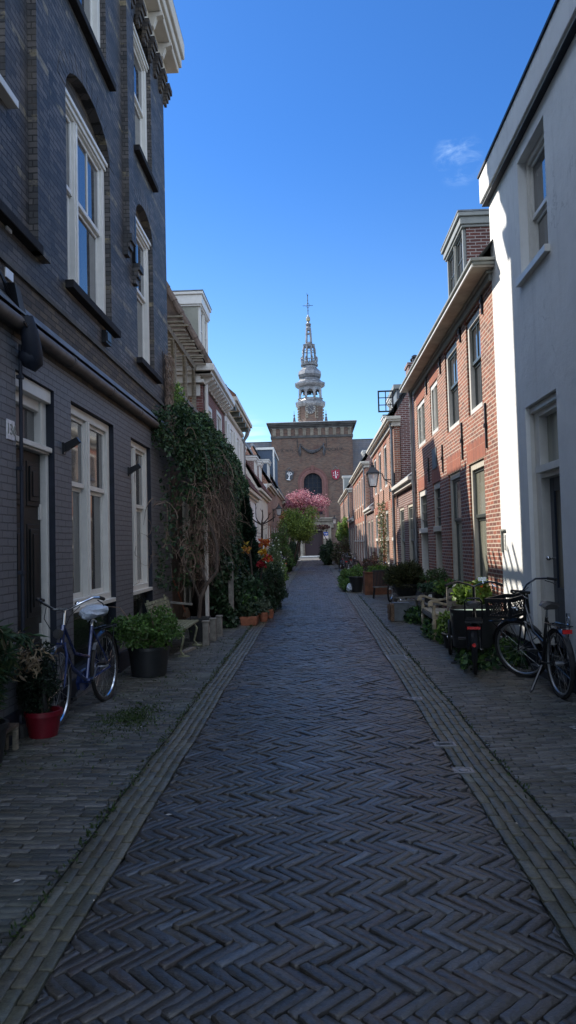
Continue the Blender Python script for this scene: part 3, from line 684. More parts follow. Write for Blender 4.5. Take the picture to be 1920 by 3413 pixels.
fl = m.build('fanlight', 'white_paint', LH, bevel=.005); m = MB(); FL.box(m, 6.33, 7.06, 2.61, 2.95, 0.15, 0.16); m.build('pane', 'glass_grey', fl)
m = MB(); FL.box(m, 6.26, 7.125, 0.13, 2.54, 0.12, 0.2)
for a0, a1 in ((6.36, 6.66), (6.74, 7.04)):
    for z0, z1 in ((0.25, 0.78), (0.98, 1.85), (2.02, 2.44)):
        FL.box(m, a0, a1, z0, z1, 0.100, 0.12); FL.box(m, a0 + .045, a1 - .045, z0 + .045, z1 - .045, 0.085, 0.10); FL.box(m, a0 + .09, a1 - .09, z0 + .09, z1 - .09, 0.075, 0.085)
FL.box(m, 6.67, 6.73, .2, 2.5, .105, .12)
dr = m.build('door', 'gloss_black', LH, bevel=.008); m = MB(); FL.box(m, 7.06, 7.1, 1.9, 2.05, .1, .12); FL.box(m, 7.06, 7.1, .75, .9, .1, .12); m.build('hinge', 'white_paint', dr)
m = MB(); FL.box(m, 6.2, 7.25, 0, 0.13, -0.06, 0.24); m.build('doorstep', 'dark_stone', LH)
# plinth piers
m = MB(); 
for a0, a1 in ((5.88, 6.2), (7.26, 7.7), (9.39, 10.27), (11.53, 13.1)): FL.box(m, a0, a1, 0, 0.26, -0.03, 0)
m.build('plinth', 'navy_paint', LH, bevel=.004)
# gutter pipe, flashing
m = MB(); m.tube([(-2.485, -6, 3.56), (-2.485, 12.75, 3.56)], 0.06, 12)
for yy in (1.5, 4.5, 7.5, 9.0, 10.5, 12): m.tube([(-2.485, yy, 3.56), (-2.485, yy + .06, 3.56)], 0.067, 12)
m.box(-2.55, -2.485, -6, 12.75, 3.51, 3.56); m.build('gutter', 'gutter_zinc', LH, smooth=True)
m = MB(); m.prism([(-2.55, 3.70), (-2.44, 3.635), (-2.44, 3.645), (-2.55, 3.78)], lambda a, b, d: (a, d, b), -6, 13.1); m.build('lead_flashing', 'lead', LH)
m = MB(); m.tube([(-2.44, 6.22, 3.62), (-2.42, 6.24, 3.50), (-2.42, 6.30, 3.36), (-2.44, 6.36, 3.26), (-2.47, 6.36, 3.20)], [.06, .075, .085, .095, .06], 12)
m.sphere((-2.45, 6.33, 3.30), .10, 12, 8); m.build('vent_cowl', 'navy_paint', LH, smooth=True)
m = MB(); m.tube([(-2.52, 6.29, 3.4), (-2.52, 6.29, 0.05)], .017, 8)
for z in (3.1, 2.3, 1.4, .6): m.box(-2.55, -2.5, 6.262, 6.318, z, z + .03)
m.build('conduit_pipe', 'navy_paint', LH)
m = MB(); m.tube([(-2.53, 5.3, 4.05), (-2.52, 5.7, 3.98), (-2.50, 6.0, 3.80)], .009, 6); m.tube([(-2.53, 5.3, 4.02), (-2.51, 5.72, 3.95), (-2.50, 6.02, 3.76)], .009, 6)
m.add([(-2.54, 5.98, 3.84), (-2.44, 5.98, 3.84), (-2.44, 6.10, 3.82), (-2.54, 6.10, 3.82), (-2.53, 6.16, 3.62), (-2.46, 6.16, 3.62), (-2.46, 6.32, 3.61), (-2.53, 6.32, 3.61)], [(0, 1, 2, 3), (4, 7, 6, 5), (0, 4, 5, 1), (1, 5, 6, 2), (2, 6, 7, 3), (3, 7, 4, 0)])
m.tube([(-2.42, 6.2, 3.63), (-2.41, 6.2, 3.56), (-2.41, 6.15, 3.52), (-2.41, 6.1, 3.54)], .012, 6)
m.build('cable_box', 'black_iron', LH)
m = MB(); FL.box(m, 8.9, 9.12, 4.14, 4.30, -.06, 0); FL.box(m, 8.92, 9.10, 4.17, 4.28, -.07, -.06); m.build('vent_grille', 'black_iron', LH, bevel=.006)
for yy, zz in ((7.45, 2.60), (10.1, 2.62)):
    m = MB(); m.box(-2.55, -2.53, yy - .03, yy + .03, zz - .02, zz + .10)
    m.add([(-2.53, yy - .025, zz), (-2.53, yy + .025, zz), (-2.53, yy - .025, zz + .09), (-2.53, yy + .025, zz + .09), (-2.37, yy - .03, zz + .10), (-2.37, yy + .03, zz + .10), (-2.40, yy - .03, zz + .15), (-2.40, yy + .03, zz + .15)],
          [(0, 1, 5, 4), (2, 6, 7, 3), (0, 4, 6, 2), (1, 3, 7, 5), (4, 5, 7, 6), (0, 2, 3, 1)]); m.build('wall_lamp', 'black_iron', LH)
def text(par, s_, size, fr_pos, rot, mat, name='lettering', ext=0.003, font_scale=(1, 1)):
    cu = bpy.data.curves.new(name, 'FONT'); cu.body = s_; cu.size = size; cu.extrude = ext; cu.align_x = 'CENTER'; cu.align_y = 'CENTER'
    o = bpy.data.objects.new(name, cu); col.objects.link(o); o.rotation_euler = rot; dg = bpy.context.evaluated_depsgraph_get()
    me = bpy.data.meshes.new_from_object(o.evaluated_get(dg)); me.name = name; bpy.data.objects.remove(o)
    o = bpy.data.objects.new(name, me); col.objects.link(o); me.materials.clear(); me.materials.append(M[mat])
    o.rotation_euler = rot; o.scale = (font_scale[0], font_scale[1], 1); o.parent = par; o.location = Vector(fr_pos) - wloc(par); return o
m = MB(); FL.box(m, 6.04, 6.2, 2.54, 2.71, -.012, 0); pl = m.build('number_plate', 'plate_white', LH, bevel=.004)
text(pl, '136', 0.13, (-2.535, 6.125, 2.625), (R(90), 0, R(90)), 'sash_grey', 'house_number')
m = MB(); FL.box(m, 6.05, 6.2, 3.92, 4.0, -.012, 0); m.box(-2.545, -2.53, 6.06, 6.16, 4.33, 4.45); m.build('wall_plate', 'white_enamel', LH)
# cornice with brackets and corbels
m = MB(); fr = FL
FL.box(m, -6, 13.32, 10.42, 10.54, -0.26, 0.3); FL.box(m, -6, 13.36, 10.54, 10.72, -0.31, 0.3); FL.box(m, -6, 13.40, 10.72, 11.02, -0.36, 0.3); FL.box(m, -6, 13.2, 10.12, 10.42, -0.05, 0.2)
m.build('cornice', 'cream_plaster', LH, bevel=.012)
for yy in np.arange(7.2, 13.2, 0.75):
    m = MB(); m.prism([(0, 10.41), (0.24, 10.41), (0.24, 10.36), (0.13, 10.33), (0.08, 10.18), (0, 10.15)], lambda a, b, d: (-2.50 + a, d, b), float(yy), float(yy) + .11); m.build('cornice_bracket', 'cream_plaster', LH)
m = MB()
for yy in np.arange(6.8, 13.2, 0.42):
    for k in range(4): m.box(-2.55, -2.55 + .12 - .025 * k, float(yy), float(yy) + .26 - .05 * k, 10.11 - .1 * (k + 1), 10.11 - .1 * k - .004)
m.build('brick_corbel', 'base_brick', LH)
m = MB(); m.box(-12, -2.2, -6, 13.38, 11.03, 11.08); m.build('roof', 'lead', LH)
# ------------------------------------------------ right white house
WH = thing('white_house', 'smooth white plastered house with a dark blue door and one upstairs window', 'house', (2.6, 4, 0))
FR = Fr('R', 2.6)
wm = wall(FR, rect(-6, 10.36, 0.34, 6.40), [rect(7.9, 8.93, 4.73, 6.18), rect(7.85, 9.0, 0.34, 3.18), rect(2.5, 3.6, 4.7, 6.2)], rd=0.30); wm.build('wall', 'white_plaster', WH)
m = MB(); m.box(2.96, 12, -6, 10.36, 0, 6.40); m.build('core_wall', 'white_plaster', WH)
m = MB(); FR.box(m, -6, 7.84, 0, 0.34, -.015, .3); FR.box(m, 9.01, 10.355, 0, 0.34, .004, .3); m.build('plinth', 'navy_paint', WH)
m = MB(); FR.box(m, -6, 10.48, 6.40, 6.78, -0.10, .4); FR.box(m, -6, 10.46, 6.365, 6.40, -0.07, .35); m.build('parapet', 'white_plaster', WH, bevel=.006)
m = MB(); FR.box(m, -6, 10.50, 6.78, 6.815, -0.12, .45); FR.box(m, -6, 10.47, 6.355, 6.366, -0.075, .1); m.build('coping', 'navy_paint', WH)
m = MB(); m.box(2.7, 12, -6, 10.36, 6.5, 6.6); m.build('roof', 'lead', WH)
window(WH, FR, 7.91, 8.92, 4.74, 6.17, d=.10, rail=5.42, fw=0.07, dp=.14, sill=('white_paint', .08, .06), gm='glass')
window(WH, FR, 2.5, 3.6, 4.7, 6.2, d=.14, rail=5.42, fw=0.10, dp=.14, sill=('white_paint', .08, .06))
m = MB(); FR.box(m, 7.86, 7.97, .1, 3.17, .1, .28); FR.box(m, 8.82, 8.99, .1, 3.17, .1, .28); FR.box(m, 7.97, 8.82, 3.04, 3.17, .1, .28); FR.box(m, 7.97, 8.82, 2.36, 2.44, .04, .28); FR.box(m, 7.97, 8.82, 2.30, 2.36, .10, .28)
FR.box(m, 8.99, 8.995, .34, 3.17, .05, .1); FR.box(m, 7.86, 8.99, 3.10, 3.17, .05, .1)
df = m.build('door_frame', 'white_paint', WH, bevel=.006)
m = MB(); FR.box(m, 7.97, 8.82, 2.44, 3.04, .2, .21); m.build('pane', 'glass_curtain', df)
m = MB(); FR.box(m, 7.975, 8.1, .1, 2.3, .20, .25); FR.box(m, 8.68, 8.815, .1, 2.3, .20, .25); FR.box(m, 8.1, 8.68, 2.14, 2.3, .2, .25); FR.box(m, 8.1, 8.68, .1, 1.02, .2, .25); FR.box(m, 8.16, 8.62, .2, .9, .19, .2)
d2 = m.build('door', 'blue_door', WH, bevel=.005)
m = MB(); FR.box(m, 8.1, 8.68, 1.02, 2.14, .225, .23); m.build('pane', 'glass_cream', d2)
m = MB(); m.tube([(2.80, 8.75, 1.36), (2.74, 8.75, 1.36)], .012); m.sphere((2.73, 8.75, 1.36), .028); m.build('handle', 'chrome', d2, smooth=True)
m = MB(); FR.box(m, 7.84, 9.01, 0, .1, -.05, .3); m.build('doorstep', 'dark_stone', WH)
m = MB(); m.torus((2.585, 7.72, .74), (0, 0, R(90)), .045, .007, 16, 6); m.box(2.57, 2.6, 7.7, 7.74, .78, .82); m.build('wall_ring', 'chrome', WH)
m = MB(); FR.box(m, 10.12, 10.28, 1.705, 1.73, -.035, 0); FR.box(m, 10.26, 10.285, 1.42, 1.705, -.03, 0)
for k in range(12): FR.box(m, 10.14, 10.17, 1.45 + k * .018, 1.458 + k * .018, -.025, 0)
m.build('meter_bracket', 'sash_grey', WH)
# ------------------------------------------------ right red brick house
RH = thing('red_brick_house', 'red brick house with pale joints, deep white cornice and a roof dormer', 'house', (2.6, 14.5, 0))
ups = [(11.18, 12.20, 3.62, 5.0), (12.98, 14.16, 3.64, 5.0), (15.10, 16.05, 3.86, 4.93), (16.87, 18.12, 3.85, 4.90)]
gnd = [(11.24, 12.33, .70, 2.84), (13.09, 14.20, .70, 2.84), (15.19, 16.06, .60, 2.82), (16.98, 18.2, .60, 2.80)]
w = wall(FR, rect(10.365, 18.55, 0, 5.38), [rect(*q[:2], q[2], q[3] + (.18 if i < 2 else 0)) for i, q in enumerate(ups)] + [rect(*q) for q in gnd], rd=.2); w.build('wall', 'red_brick', RH)
m = MB(); m.box(2.84, 9, 10.37, 18.55, 0, 5.36); m.build('core_wall', 'brown_brick', RH)
for i, q in enumerate(ups):
    a0, a1, z0, z1 = q
    if i < 2: window(RH, FR, a0, a1, z0, z1 + .16, gm='old_glass', d=.03, fm='white_paint', sm='sash_dark', rail=(z0 + z1) / 2 + .12, bars=(2, 1), lbars=(2, 1), fw=.11, dp=.14, bw=.03, sill=('white_paint', .0, .0) if False else None)
    else: window(RH, FR, a0, a1, z0, z1, gm='old_glass', d=.02, fm='white_paint', sm='sash_grey', mull=(a0 + a1) / 2, bars=(3, 5), lbars=(3, 5), fw=.10, dp=.12, bw=.02)
for i, q in enumerate(gnd):
    a0, a1, z0, z1 = q
    if i < 2: window(RH, FR, a0, a1, z0, z1, d=.03, fm='cream_paint', sm='sash_dark', rail=1.95, fw=.11, dp=.18, gm='old_glass_curtain')
    else:
        m = MB(); FR.box(m, a0, a0 + .10, z0, z1, .02, .2); FR.box(m, a1 - .10, a1, z0, z1, .02, .2); FR.box(m, a0 + .1, a1 - .1, z1 - .13, z1, .02, .2); FR.box(m, a0 - .02, a1 + .02, 1.79, 1.90, -.02, .2)
        fo = m.build('window', 'white_paint' if i == 3 else 'cream_paint', RH, bevel=.005)
        m = MB(); FR.box(m, a0 + .1, a1 - .1, 1.9, z1 - .13, .14, .15); FR.box(m, a0 + .1, a1 - .1, z0 + .3, 1.79, .16, .17); m.build('pane', 'old_glass', fo)
        m = MB(); n = 6
        for k in range(1, n): x = a0 + .1 + (a1 - a0 - .2) * k / n; FR.box(m, x - .009, x + .009, 1.9, z1 - .13, .06, .075)
        for k in range(1, 4): z = 1.9 + (z1 - 2.03) * k / 4; FR.box(m, a0 + .1, a1 - .1, z - .012, z + .012, .05, .08)
        m.build('window_bars', 'sash_dark', fo)
        m = MB(); FR.box(m, a0 + .1, a1 - .1, z0, z0 + .3, .1, .18); m.build('window_panel', 'cream_paint', fo)
m = MB()
for (a0, a1, z0, z1, mt) in ((11.1, 12.45, 2.85, 3.16, 0), (12.98, 14.32, 2.85, 3.16, 0), (15.1, 16.15, 2.83, 3.12, 0), (16.88, 18.3, 2.81, 3.10, 0), (15.02, 16.12, 4.94, 5.24, 0), (16.8, 18.2, 4.91, 5.24, 0)):
    FR.box(m, a0, a1, z0, z1, -.004, .0)
m.build('brick_lintel', 'lintel_brick', RH)
m = MB()
for a0, a1 in ((11.12, 12.26), (12.92, 14.22)):
    c = (a0 + a1) / 2; w = (a1 - a0) / 2
    for i in range(-7, 7):
        t0, t1 = i / 7, (i + .92) / 7; zz = lambda t: 5.17 + .07 * (1 - t * t)
        m.prism([(c + w * t0, zz(t0)), (c + w * t1, zz(t1)), (c + w * t1 * 1.03, zz(t1) + .1), (c + w * t0 * 1.03, zz(t0) + .1)], FR.P, -.012, .01)
m.build('brick_arch', 'lintel_brick', RH)
for yy, z0, z1 in ((10.95, 4.95, 5.33), (12.6, 4.98, 5.33), (14.62, 4.9, 5.3), (16.42, 4.85, 5.3), (10.98, 2.95, 3.62), (12.75, 2.98, 3.62), (14.70, 2.95, 3.5), (16.5, 2.9, 3.45)):
    m = MB(); FR.box(m, yy - .018, yy + .018, z0, z1, -.03, 0); FR.box(m, yy - .03, yy + .03, (z0 + z1) / 2 - .03, (z0 + z1) / 2 + .03, -.045, 0); m.build('wall_anchor', 'black_iron', RH)
m = MB(); FR.box(m, 15.42, 15.95, 3.12, 3.55, -.02, 0); m.build('wall_plaque', 'lead', RH, bevel=.01)
m = MB(); FR.box(m, 10.34, 18.60, 5.24, 5.34, -.05, .2); FR.box(m, 10.30, 18.65, 5.34, 5.375, -.09, .2); FR.box(m, 10.16, 18.72, 5.41, 5.455, -.31, .3); FR.box(m, 10.13, 18.76, 5.455, 5.50, -.34, .3)
m.build('cornice', 'sash_grey', RH, bevel=.006)
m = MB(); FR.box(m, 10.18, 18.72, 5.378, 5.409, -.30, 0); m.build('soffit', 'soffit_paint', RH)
m = MB(); FR.box(m, 10.15, 18.74, 5.375, 5.405, -.325, -.302); m.build('cornice_edge', 'white_paint', RH)
tiles(RH, (2.44, 10.2, 5.49), (2.44, 18.7, 5.49), (4.6, 10.2, 8.35), 'grey_tile', 30, 10)
m = MB(); m.prism([(2.55, 5.35), (4.6, 8.3), (7, 5.35)], lambda a, b, d: (a, d, b), 10.4, 18.52); m.build('gable_wall', 'brown_brick', RH)
def dormer(par, x0, x1, y0, y1, z0, z1, wallm, trimm, sashm='sash_dark', bars=(2, 4), side='R', name='dormer', cap=.22):
    s = 1 if side == 'R' else -1
    m = MB(); m.box(x0 + s * .06, x1, y0, y1, z0, z1 - cap); o = m.build(name, wallm, par)
    f2 = Fr(side, x0)
    window(o, f2, y0 + .04, y1 - .04, z0 + .02, z1 - cap, d=-.0, fm=trimm, sm=sashm, mull=(y0 + y1) / 2, bars=bars, lbars=bars, fw=.07, dp=.08, bw=.025)
    m = MB(); m.box(x0 - s * .06, x1, y0 - .06, y1 + .06, z1 - cap, z1 - .08); m.box(x0 - s * .03, x1, y0 - .03, y1 + .03, z1 - cap - .05, z1 - cap); m.box(x0 - s * .10, x1, y0 - .10, y1 + .10, z1 - .08, z1); m.build('dormer_cornice', trimm, o, bevel=.008)
    m = MB(); m.box(x0 - s * .11, x1, y0 - .11, y1 + .11, z1, z1 + .03); m.build('dormer_roof', 'lead', o)
    return o
dormer(RH, 2.98, 5.0, 13.9, 15.6, 5.7, 7.80, 'brown_brick', 'sash_grey')
m = MB(); m.tube([(2.52, 18.62, 5.38), (2.52, 18.62, 5.25), (2.54, 18.62, 5.2), (2.54, 18.62, 0.1)], .045, 10)
for z in (5.0, 3.9, 2.8, 1.75, .9): m.tube([(2.54, 18.62, z), (2.54, 18.62, z + .07)], .055, 10)
m.build('downpipe', 'zinc', RH, smooth=True)
m = MB(); m.box(5.2, 5.8, 11.5, 12.3, 7, 9.6); m.build('chimney', 'brown_brick', RH)
# ------------------------------------------------ generic far right houses
def right_house(y0, y1, eave, label, cat='house', nw=4, wallm='red_brick_far', dorm=None, chim=None, side_wall=True, group='brick houses further along the right side', det=True):
    t = thing('brick_house', label, cat, (2.6, (y0 + y1) / 2, 0), group=group)
    L = y1 - y0; ww = min(1.05, L / nw * .5); st = L / nw; holes = []; wins = []
    for i in range(nw):
        c = y0 + st * (i + .42)
        wins.append((c - ww / 2, c + ww / 2)); holes.append(rect(c - ww / 2, c + ww / 2, .55, 2.72)); holes.append(rect(c - ww / 2, c + ww / 2, 3.55, 5.05))
    wall(FR, rect(y0, y1, 0, eave - .06), holes, rd=.15).build('wall', wallm, t)
    m = MB(); m.box(2.78, 8, y0, y1, 0, eave - .06); m.build('core_wall', 'brown_brick', t)
    for i, (p, q) in enumerate(wins):
        window(t, FR, p, q, gm='old_glass', z0=3.55, z1=5.05, d=.02, fm='white_paint', sm='sash_dark', rail=4.35, bars=(2, 1), lbars=(2, 1), fw=.09, dp=.12, bw=.03)
        m = MB(); FR.box(m, p, p + .08, .55, 2.72, .02, .14); FR.box(m, q - .08, q, .55, 2.72, .02, .14); FR.box(m, p + .08, q - .08, 2.6, 2.72, .02, .14); FR.box(m, p - .01, q + .01, 1.64, 1.74, -.02, .14); FR.box(m, p + .08, q - .08, .55, .85, .03, .14)
        fo = m.build('window', 'white_paint', t); m = MB(); FR.box(m, p + .08, q - .08, 1.74, 2.6, .10, .105); FR.box(m, p + .08, q - .08, .85, 1.64, .11, .115); m.build('pane', 'old_glass', fo)
        m = MB(); FR.box(m, (p + q) / 2 - .015, (p + q) / 2 + .015, 1.74, 2.6, .08, .1); FR.box(m, p + .08, q - .08, 2.15, 2.18, .08, .1); FR.box(m, p + .08, q - .08, 1.9, 1.92, .08, .1); m.build('window_bars', 'sash_dark', fo)
    m = MB()
    for p, q in wins: FR.box(m, p - .12, q + .12, 2.73, 3.03, -.004, 0); FR.box(m, p - .1, q + .1, 5.06, 5.26, -.004, 0)
    m.build('brick_lintel', 'lintel_brick', t)
    m = MB()
    for p, q in wins: FR.box(m, q + .3, q + .33, 3.0, 3.5, -.03, 0)
    m.build('wall_anchor', 'black_iron', t)
    m = MB(); FR.box(m, y0 - .06, y1 + .05, eave - .22, eave - .08, -.08, .2); FR.box(m, y0 - .16, y1 + .1, eave - .08, eave - .02, -.20, .2); FR.box(m, y0 - .2, y1 + .12, eave - .02, eave + .07, -.25, .2); m.build('cornice', 'cream_paint', t, bevel=.006)
    tiles(t, (2.42, y0 - .05, eave + .05), (2.42, y1 + .05, eave + .05), (4.1, y0 - .05, eave + 2.5), 'grey_tile', max(4, int(L / .28)), 8)
    m = MB(); m.prism([(2.5, eave - .06), (4.1, eave + 2.48), (6, eave - .06)], lambda a, b, d: (a, d, b), y0 + .01, y1 - .01); m.build('gable_wall', 'brown_brick', t)
    m = MB(); m.tube([(2.50, y0 + .12, eave - .1), (2.53, y0 + .12, eave - .3), (2.53, y0 + .12, .1)], .045, 8); m.build('downpipe', 'zinc', t)
    for dd in (dorm or []): dormer(t, dd[0], dd[1], dd[2], dd[3], dd[4], dd[5], 'sash_grey', 'white_paint', bars=(1, 2), cap=.16)
    for cc in (chim or []):
        m = MB(); m.box(cc[0], cc[0] + .5, cc[1], cc[1] + .8, eave + .3, cc[2]); m.box(cc[0] - .04, cc[0] + .54, cc[1] - .04, cc[1] + .84, cc[2] - .1, cc[2]); ch = m.build('chimney', 'brown_brick', t)
        m = MB()
        for k in (0.2, .6): m.lathe([(.09, 0), (.08, .16), (.11, .2), (.11, .26), (.05, .3)], (cc[0] + .25, cc[1] + k, cc[2]), 10)
        m.build('chimney_pot', 'black_iron', ch)
    return t
def link_house(y0, y1, z, label):
    t = thing('low_brick_house', label, 'house', (2.6, (y0 + y1) / 2, 0), group='low brick links between the right hand houses')
    L = y1 - y0; hs_ = [(y0 + L * .16, y0 + L * .40), (y0 + L * .58, y0 + L * .84)]
    wall(FR, rect(y0, y1, 0, z), [rect(p, q, .55, 2.6) for p, q in hs_], rd=.15).build('wall', 'brown_brick', t)
    m = MB(); m.box(2.78, 8, y0, y1, 0, z); m.build('core_wall', 'brown_brick', t)
    for p, q in hs_: window(t, FR, p, q, gm='old_glass', z0=.55, z1=2.6, d=.02, fm='cream_paint', sm='sash_grey', rail=1.6, bars=(2, 3), fw=.08, dp=.11)
    m = MB(); FR.box(m, y0, y1, z, z + .1, -.12, .2); FR.box(m, y0, y1, z + .1, z + .2, -.2, .2); m.build('cornice', 'white_paint', t, bevel=.006)
    m = MB(); m.prism([(2.42, z + .21), (3.5, z + 1.0), (6, z + 1.0), (6, z + .21)], lambda a, b, d: (a, d, b), y0 + .01, y1 - .01); m.build('roof', 'zinc', t)
link_house(18.70, 23.2, 3.05, 'low dark brick link with zinc roof next to the big red brick house')
h3 = right_house(23.25, 31.9, 5.46, 'brick house behind the right street lamp, with twin chimney pots', nw=4, dorm=[(3.0, 4.5, 27.3, 28.4, 6.0, 7.0), (3.0, 4.5, 29.8, 30.7, 5.9, 6.7)], chim=[(3.4, 25.3, 7.75)])
link_house(31.95, 36.2, 2.95, 'low brick link hidden behind drainpipes past the second right house')
right_house(36.3, 48.0, 5.5, 'brick house in the middle of the right row, past the street lamp', nw=6, dorm=[(3.0, 4.4, 42.5, 43.6, 6.0, 6.9)])
link_house(48.05, 53.0, 3.0, 'low brick link in the far part of the right row')
right_house(53.1, 61.5, 5.45, 'brick house second from the far end of the right row', nw=4)
right_house(61.55, 71.0, 5.5, 'last brick house on the right side, next to the church square', nw=5, dorm=[(2.75, 4.4, 66, 67.2, 5.7, 7.6)])
# open casement at the first dormer of the house behind the lamp
o_ = MB(); o_.box(2.78, 4.2, 23.75, 25.0, 5.5, 6.52); dm = o_.build('dormer', 'lead', h3)
m = MB(); m.box(2.68, 4.2, 23.68, 25.1, 6.52, 6.66); m.build('dormer_cornice', 'sash_grey', dm)
m = MB(); x0_, x1_, z0_, z1_, y = 2.16, 2.66, 5.76, 6.46, 23.62
for (p, q, r_, s_) in ((x0_, x1_, z0_, z0_ + .045), (x0_, x1_, z1_ - .045, z1_), (x0_, x0_ + .045, z0_ + .045, z1_ - .045), (x1_ - .045, x1_, z0_ + .045, z1_ - .045), ((x0_ + x1_) / 2 - .014, (x0_ + x1_) / 2 + .014, z0_ + .045, z1_ - .045)): m.box(p, q, y, y + .04, r_, s_)
for k in (1, 2):
    z = z0_ + (z1_ - z0_) * k / 3; m.box(x0_ + .045, x1_ - .045, y + .003, y + .037, z - .012, z + .012)
m.build('open_casement', 'navy_paint', dm)
# ------------------------------------------------ left houses behind the corner house
SH = thing('low_garage', 'low brown boarded garage with a wooden terrace railing on top, smothered in vines', 'garage', (-2.65, 15.1, 0))
F2 = Fr('L', -2.66)
m = MB(); m.box(-7, -2.66, 13.12, 17.2, 0, 4.0); m.build('wall', 'brown_boards', SH)
m = MB()
for yy in np.arange(13.2, 17.1, .22): F2.box(m, float(yy), float(yy) + .2, 0.25, 3.0, -.018, 0)
m.build('boards', 'brown_boards', SH)
m = MB(); F2.box(m, 14.75, 15.15, .45, 2.5, -.06, -.018); F2.box(m, 15.15, 15.25, .4, 2.5, -.1, -.018); m.build('door_post', 'cream_paint', SH, bevel=.01)
m = MB(); F2.box(m, 13.12, 17.2, 3.95, 4.1, -.1, .2); m.build('terrace_edge', 'grey_wood', SH)
m = MB()
for yy in np.arange(13.3, 17.25, .12): m.box(-2.64, -2.61, float(yy), float(yy) + .075, 4.1, 4.62)
m.box(-2.66, -2.58, 13.2, 17.25, 4.62, 4.70); m.build('railing', 'grey_wood', SH)
PG = thing('pergola', 'weathered wooden pergola with a slatted roof on the terrace above the vines', 'pergola', (-2.7, 15.3, 4.1))
for yy in (14.55, 15.85, 17.05):
    m = MB(); m.beam((-2.72, yy, 4.1), (-2.72, yy, 5.72), .09, .09); m.build('post', 'old_wood', PG)
    m = MB(); m.tube([(-2.72, yy, 5.0), (-2.70, yy - .12, 5.35), (-2.66, yy - .42, 5.66)], .038, 5); m.build('brace', 'old_wood', PG)
m = MB(); m.beam((-2.68, 13.2, 5.76), (-2.68, 17.35, 5.76), .07, .12); m.beam((-4.4, 13.2, 5.8), (-4.4, 17.35, 5.8), .07, .12); m.build('beam', 'old_wood', PG)
for i in range(15):
    yy = 13.4 + i * .27; m = MB(); m.beam((-5.0, yy, 5.84 + random.uniform(-.01, .01)), (-2.36 + random.uniform(-.08, .06), yy + random.uniform(-.05, .05), 5.84 + random.uniform(-.015, .015)), .065, .035); m.build('roof_slat', 'old_wood', PG)
# house 2: brick with bracketed cornice, tile roof and grey dormer
H2 = thing('bracket_cornice_house', 'pink brick house with white bracketed cornice, tile roof and tall grey dormer', 'house', (-2.55, 19.4, 0))
wall(FL, rect(17.25, 21.55, 0, 5.42), [rect(18.05, 18.85, 3.7, 5.12), rect(19.75, 20.85, 3.6, 5.3), rect(18.0, 18.9, .9, 2.7), rect(19.6, 20.9, .1, 2.7)], rd=.16).build('wall', 'pink_brick', H2)
m = MB(); m.box(-8, -2.55 - .2, 17.25, 21.55, 0, 5.4); m.build('side_wall', 'orange_brick', H2)
m = MB()
for k in range(44):
    z = .2 + k * .12
    if k % 2: m.box(-2.75, -2.55, 17.235, 17.25, z, z + .06)
m.build('corner_quoins', 'pink_brick', H2)
for q in ((18.05, 18.85, 3.7, 5.12), (19.75, 20.85, 3.6, 5.3), (18.0, 18.9, .9, 2.7)): window(H2, FL, *q, d=.0, rail=(q[2] + q[3]) / 2 + .1, fw=.11, dp=.14, bars=(2, 1), sill=('white_paint', .06, .05))
m = MB(); FL.box(m, 19.62, 20.88, .1, 2.7, .06, .16); m.build('door', 'green_black', H2)
m = MB(); FL.box(m, 17.05, 21.6, 5.44, 5.52, -.06, .2); FL.box(m, 17.0, 21.6, 5.62, 5.70, -.26, .2); FL.box(m, 16.97, 21.6, 5.70, 5.86, -.32, .2)
m.box(-7, -2.57, 17.06, 17.25, 5.44, 5.62); m.box(-7, -2.3, 17.0, 17.24, 5.622, 5.702); m.box(-7, -2.24, 16.96, 17.23, 5.704, 5.864); m.box(-7, -2.6, 17.18, 17.249, 5.15, 5.44)
m.build('cornice', 'white_paint', H2, bevel=.008)
for i in range(10):
    yy = 17.3 + i * .43; m = MB(); m.prism([(0, 5.62), (.24, 5.62), (.24, 5.56), (.06, 5.44), (0, 5.44)], lambda a, b, d: (-2.55 + a, d, b), yy, yy + .15); m.build('cornice_bracket', 'white_paint', H2)
tiles(H2, (-2.34, 21.7, 5.86), (-2.34, 17.1, 5.86), (-3.62, 21.7, 8.3), 'brown_tile', 20, 8)
m = MB(); m.prism([(-3.60, 8.26), (-3.64, 8.30), (-5.4, 5.9), (-5.36, 5.84)], lambda a, b, d: (a, d, b), 17.1, 21.7); m.build('rear_roof', 'brown_tile', H2)
m = MB(); m.prism([(-2.45, 5.86), (-3.62, 8.22), (-5.3, 5.86)], lambda a, b, d: (a, d, b), 17.2, 21.6); m.build('gable_wall', 'brown_tile', H2)
for i in range(8):
    t0 = i / 8; m = MB(); x = -2.34 - 1.28 * t0; z = 5.88 + 2.44 * t0
    m.tube([(x, 17.08, z), (x - .18, 17.08, z + .34)], [.075, .06], 8); m.build('verge_tile', 'brown_tile', H2)
do = dormer(H2, -2.95, -5.2, 19.8, 21.3, 5.9, 8.55, 'grey_render', 'white_paint', sashm='white_paint', side='L', bars=(2, 4), cap=.34)
m = MB(); m.tube([(-3.75, 19.68, 8.40), (-3.75, 19.66, 8.2), (-3.76, 19.66, 8.05)], .055, 10); m.build('vent_pipe', 'zinc', do, smooth=True)
m = MB(); m.tube([(-2.49, 17.42, 5.5), (-2.49, 17.42, .1)], .05, 10)
for z in (4.6, 3.6, 2.4, 1.2): m.tube([(-2.49, 17.42, z), (-2.49, 17.42, z + .05)], .06, 10); m.box(-2.56, -2.4, 17.42, 17.44, z + .02, z + .035)
m.build('downpipe', 'white_paint', H2, smooth=True)
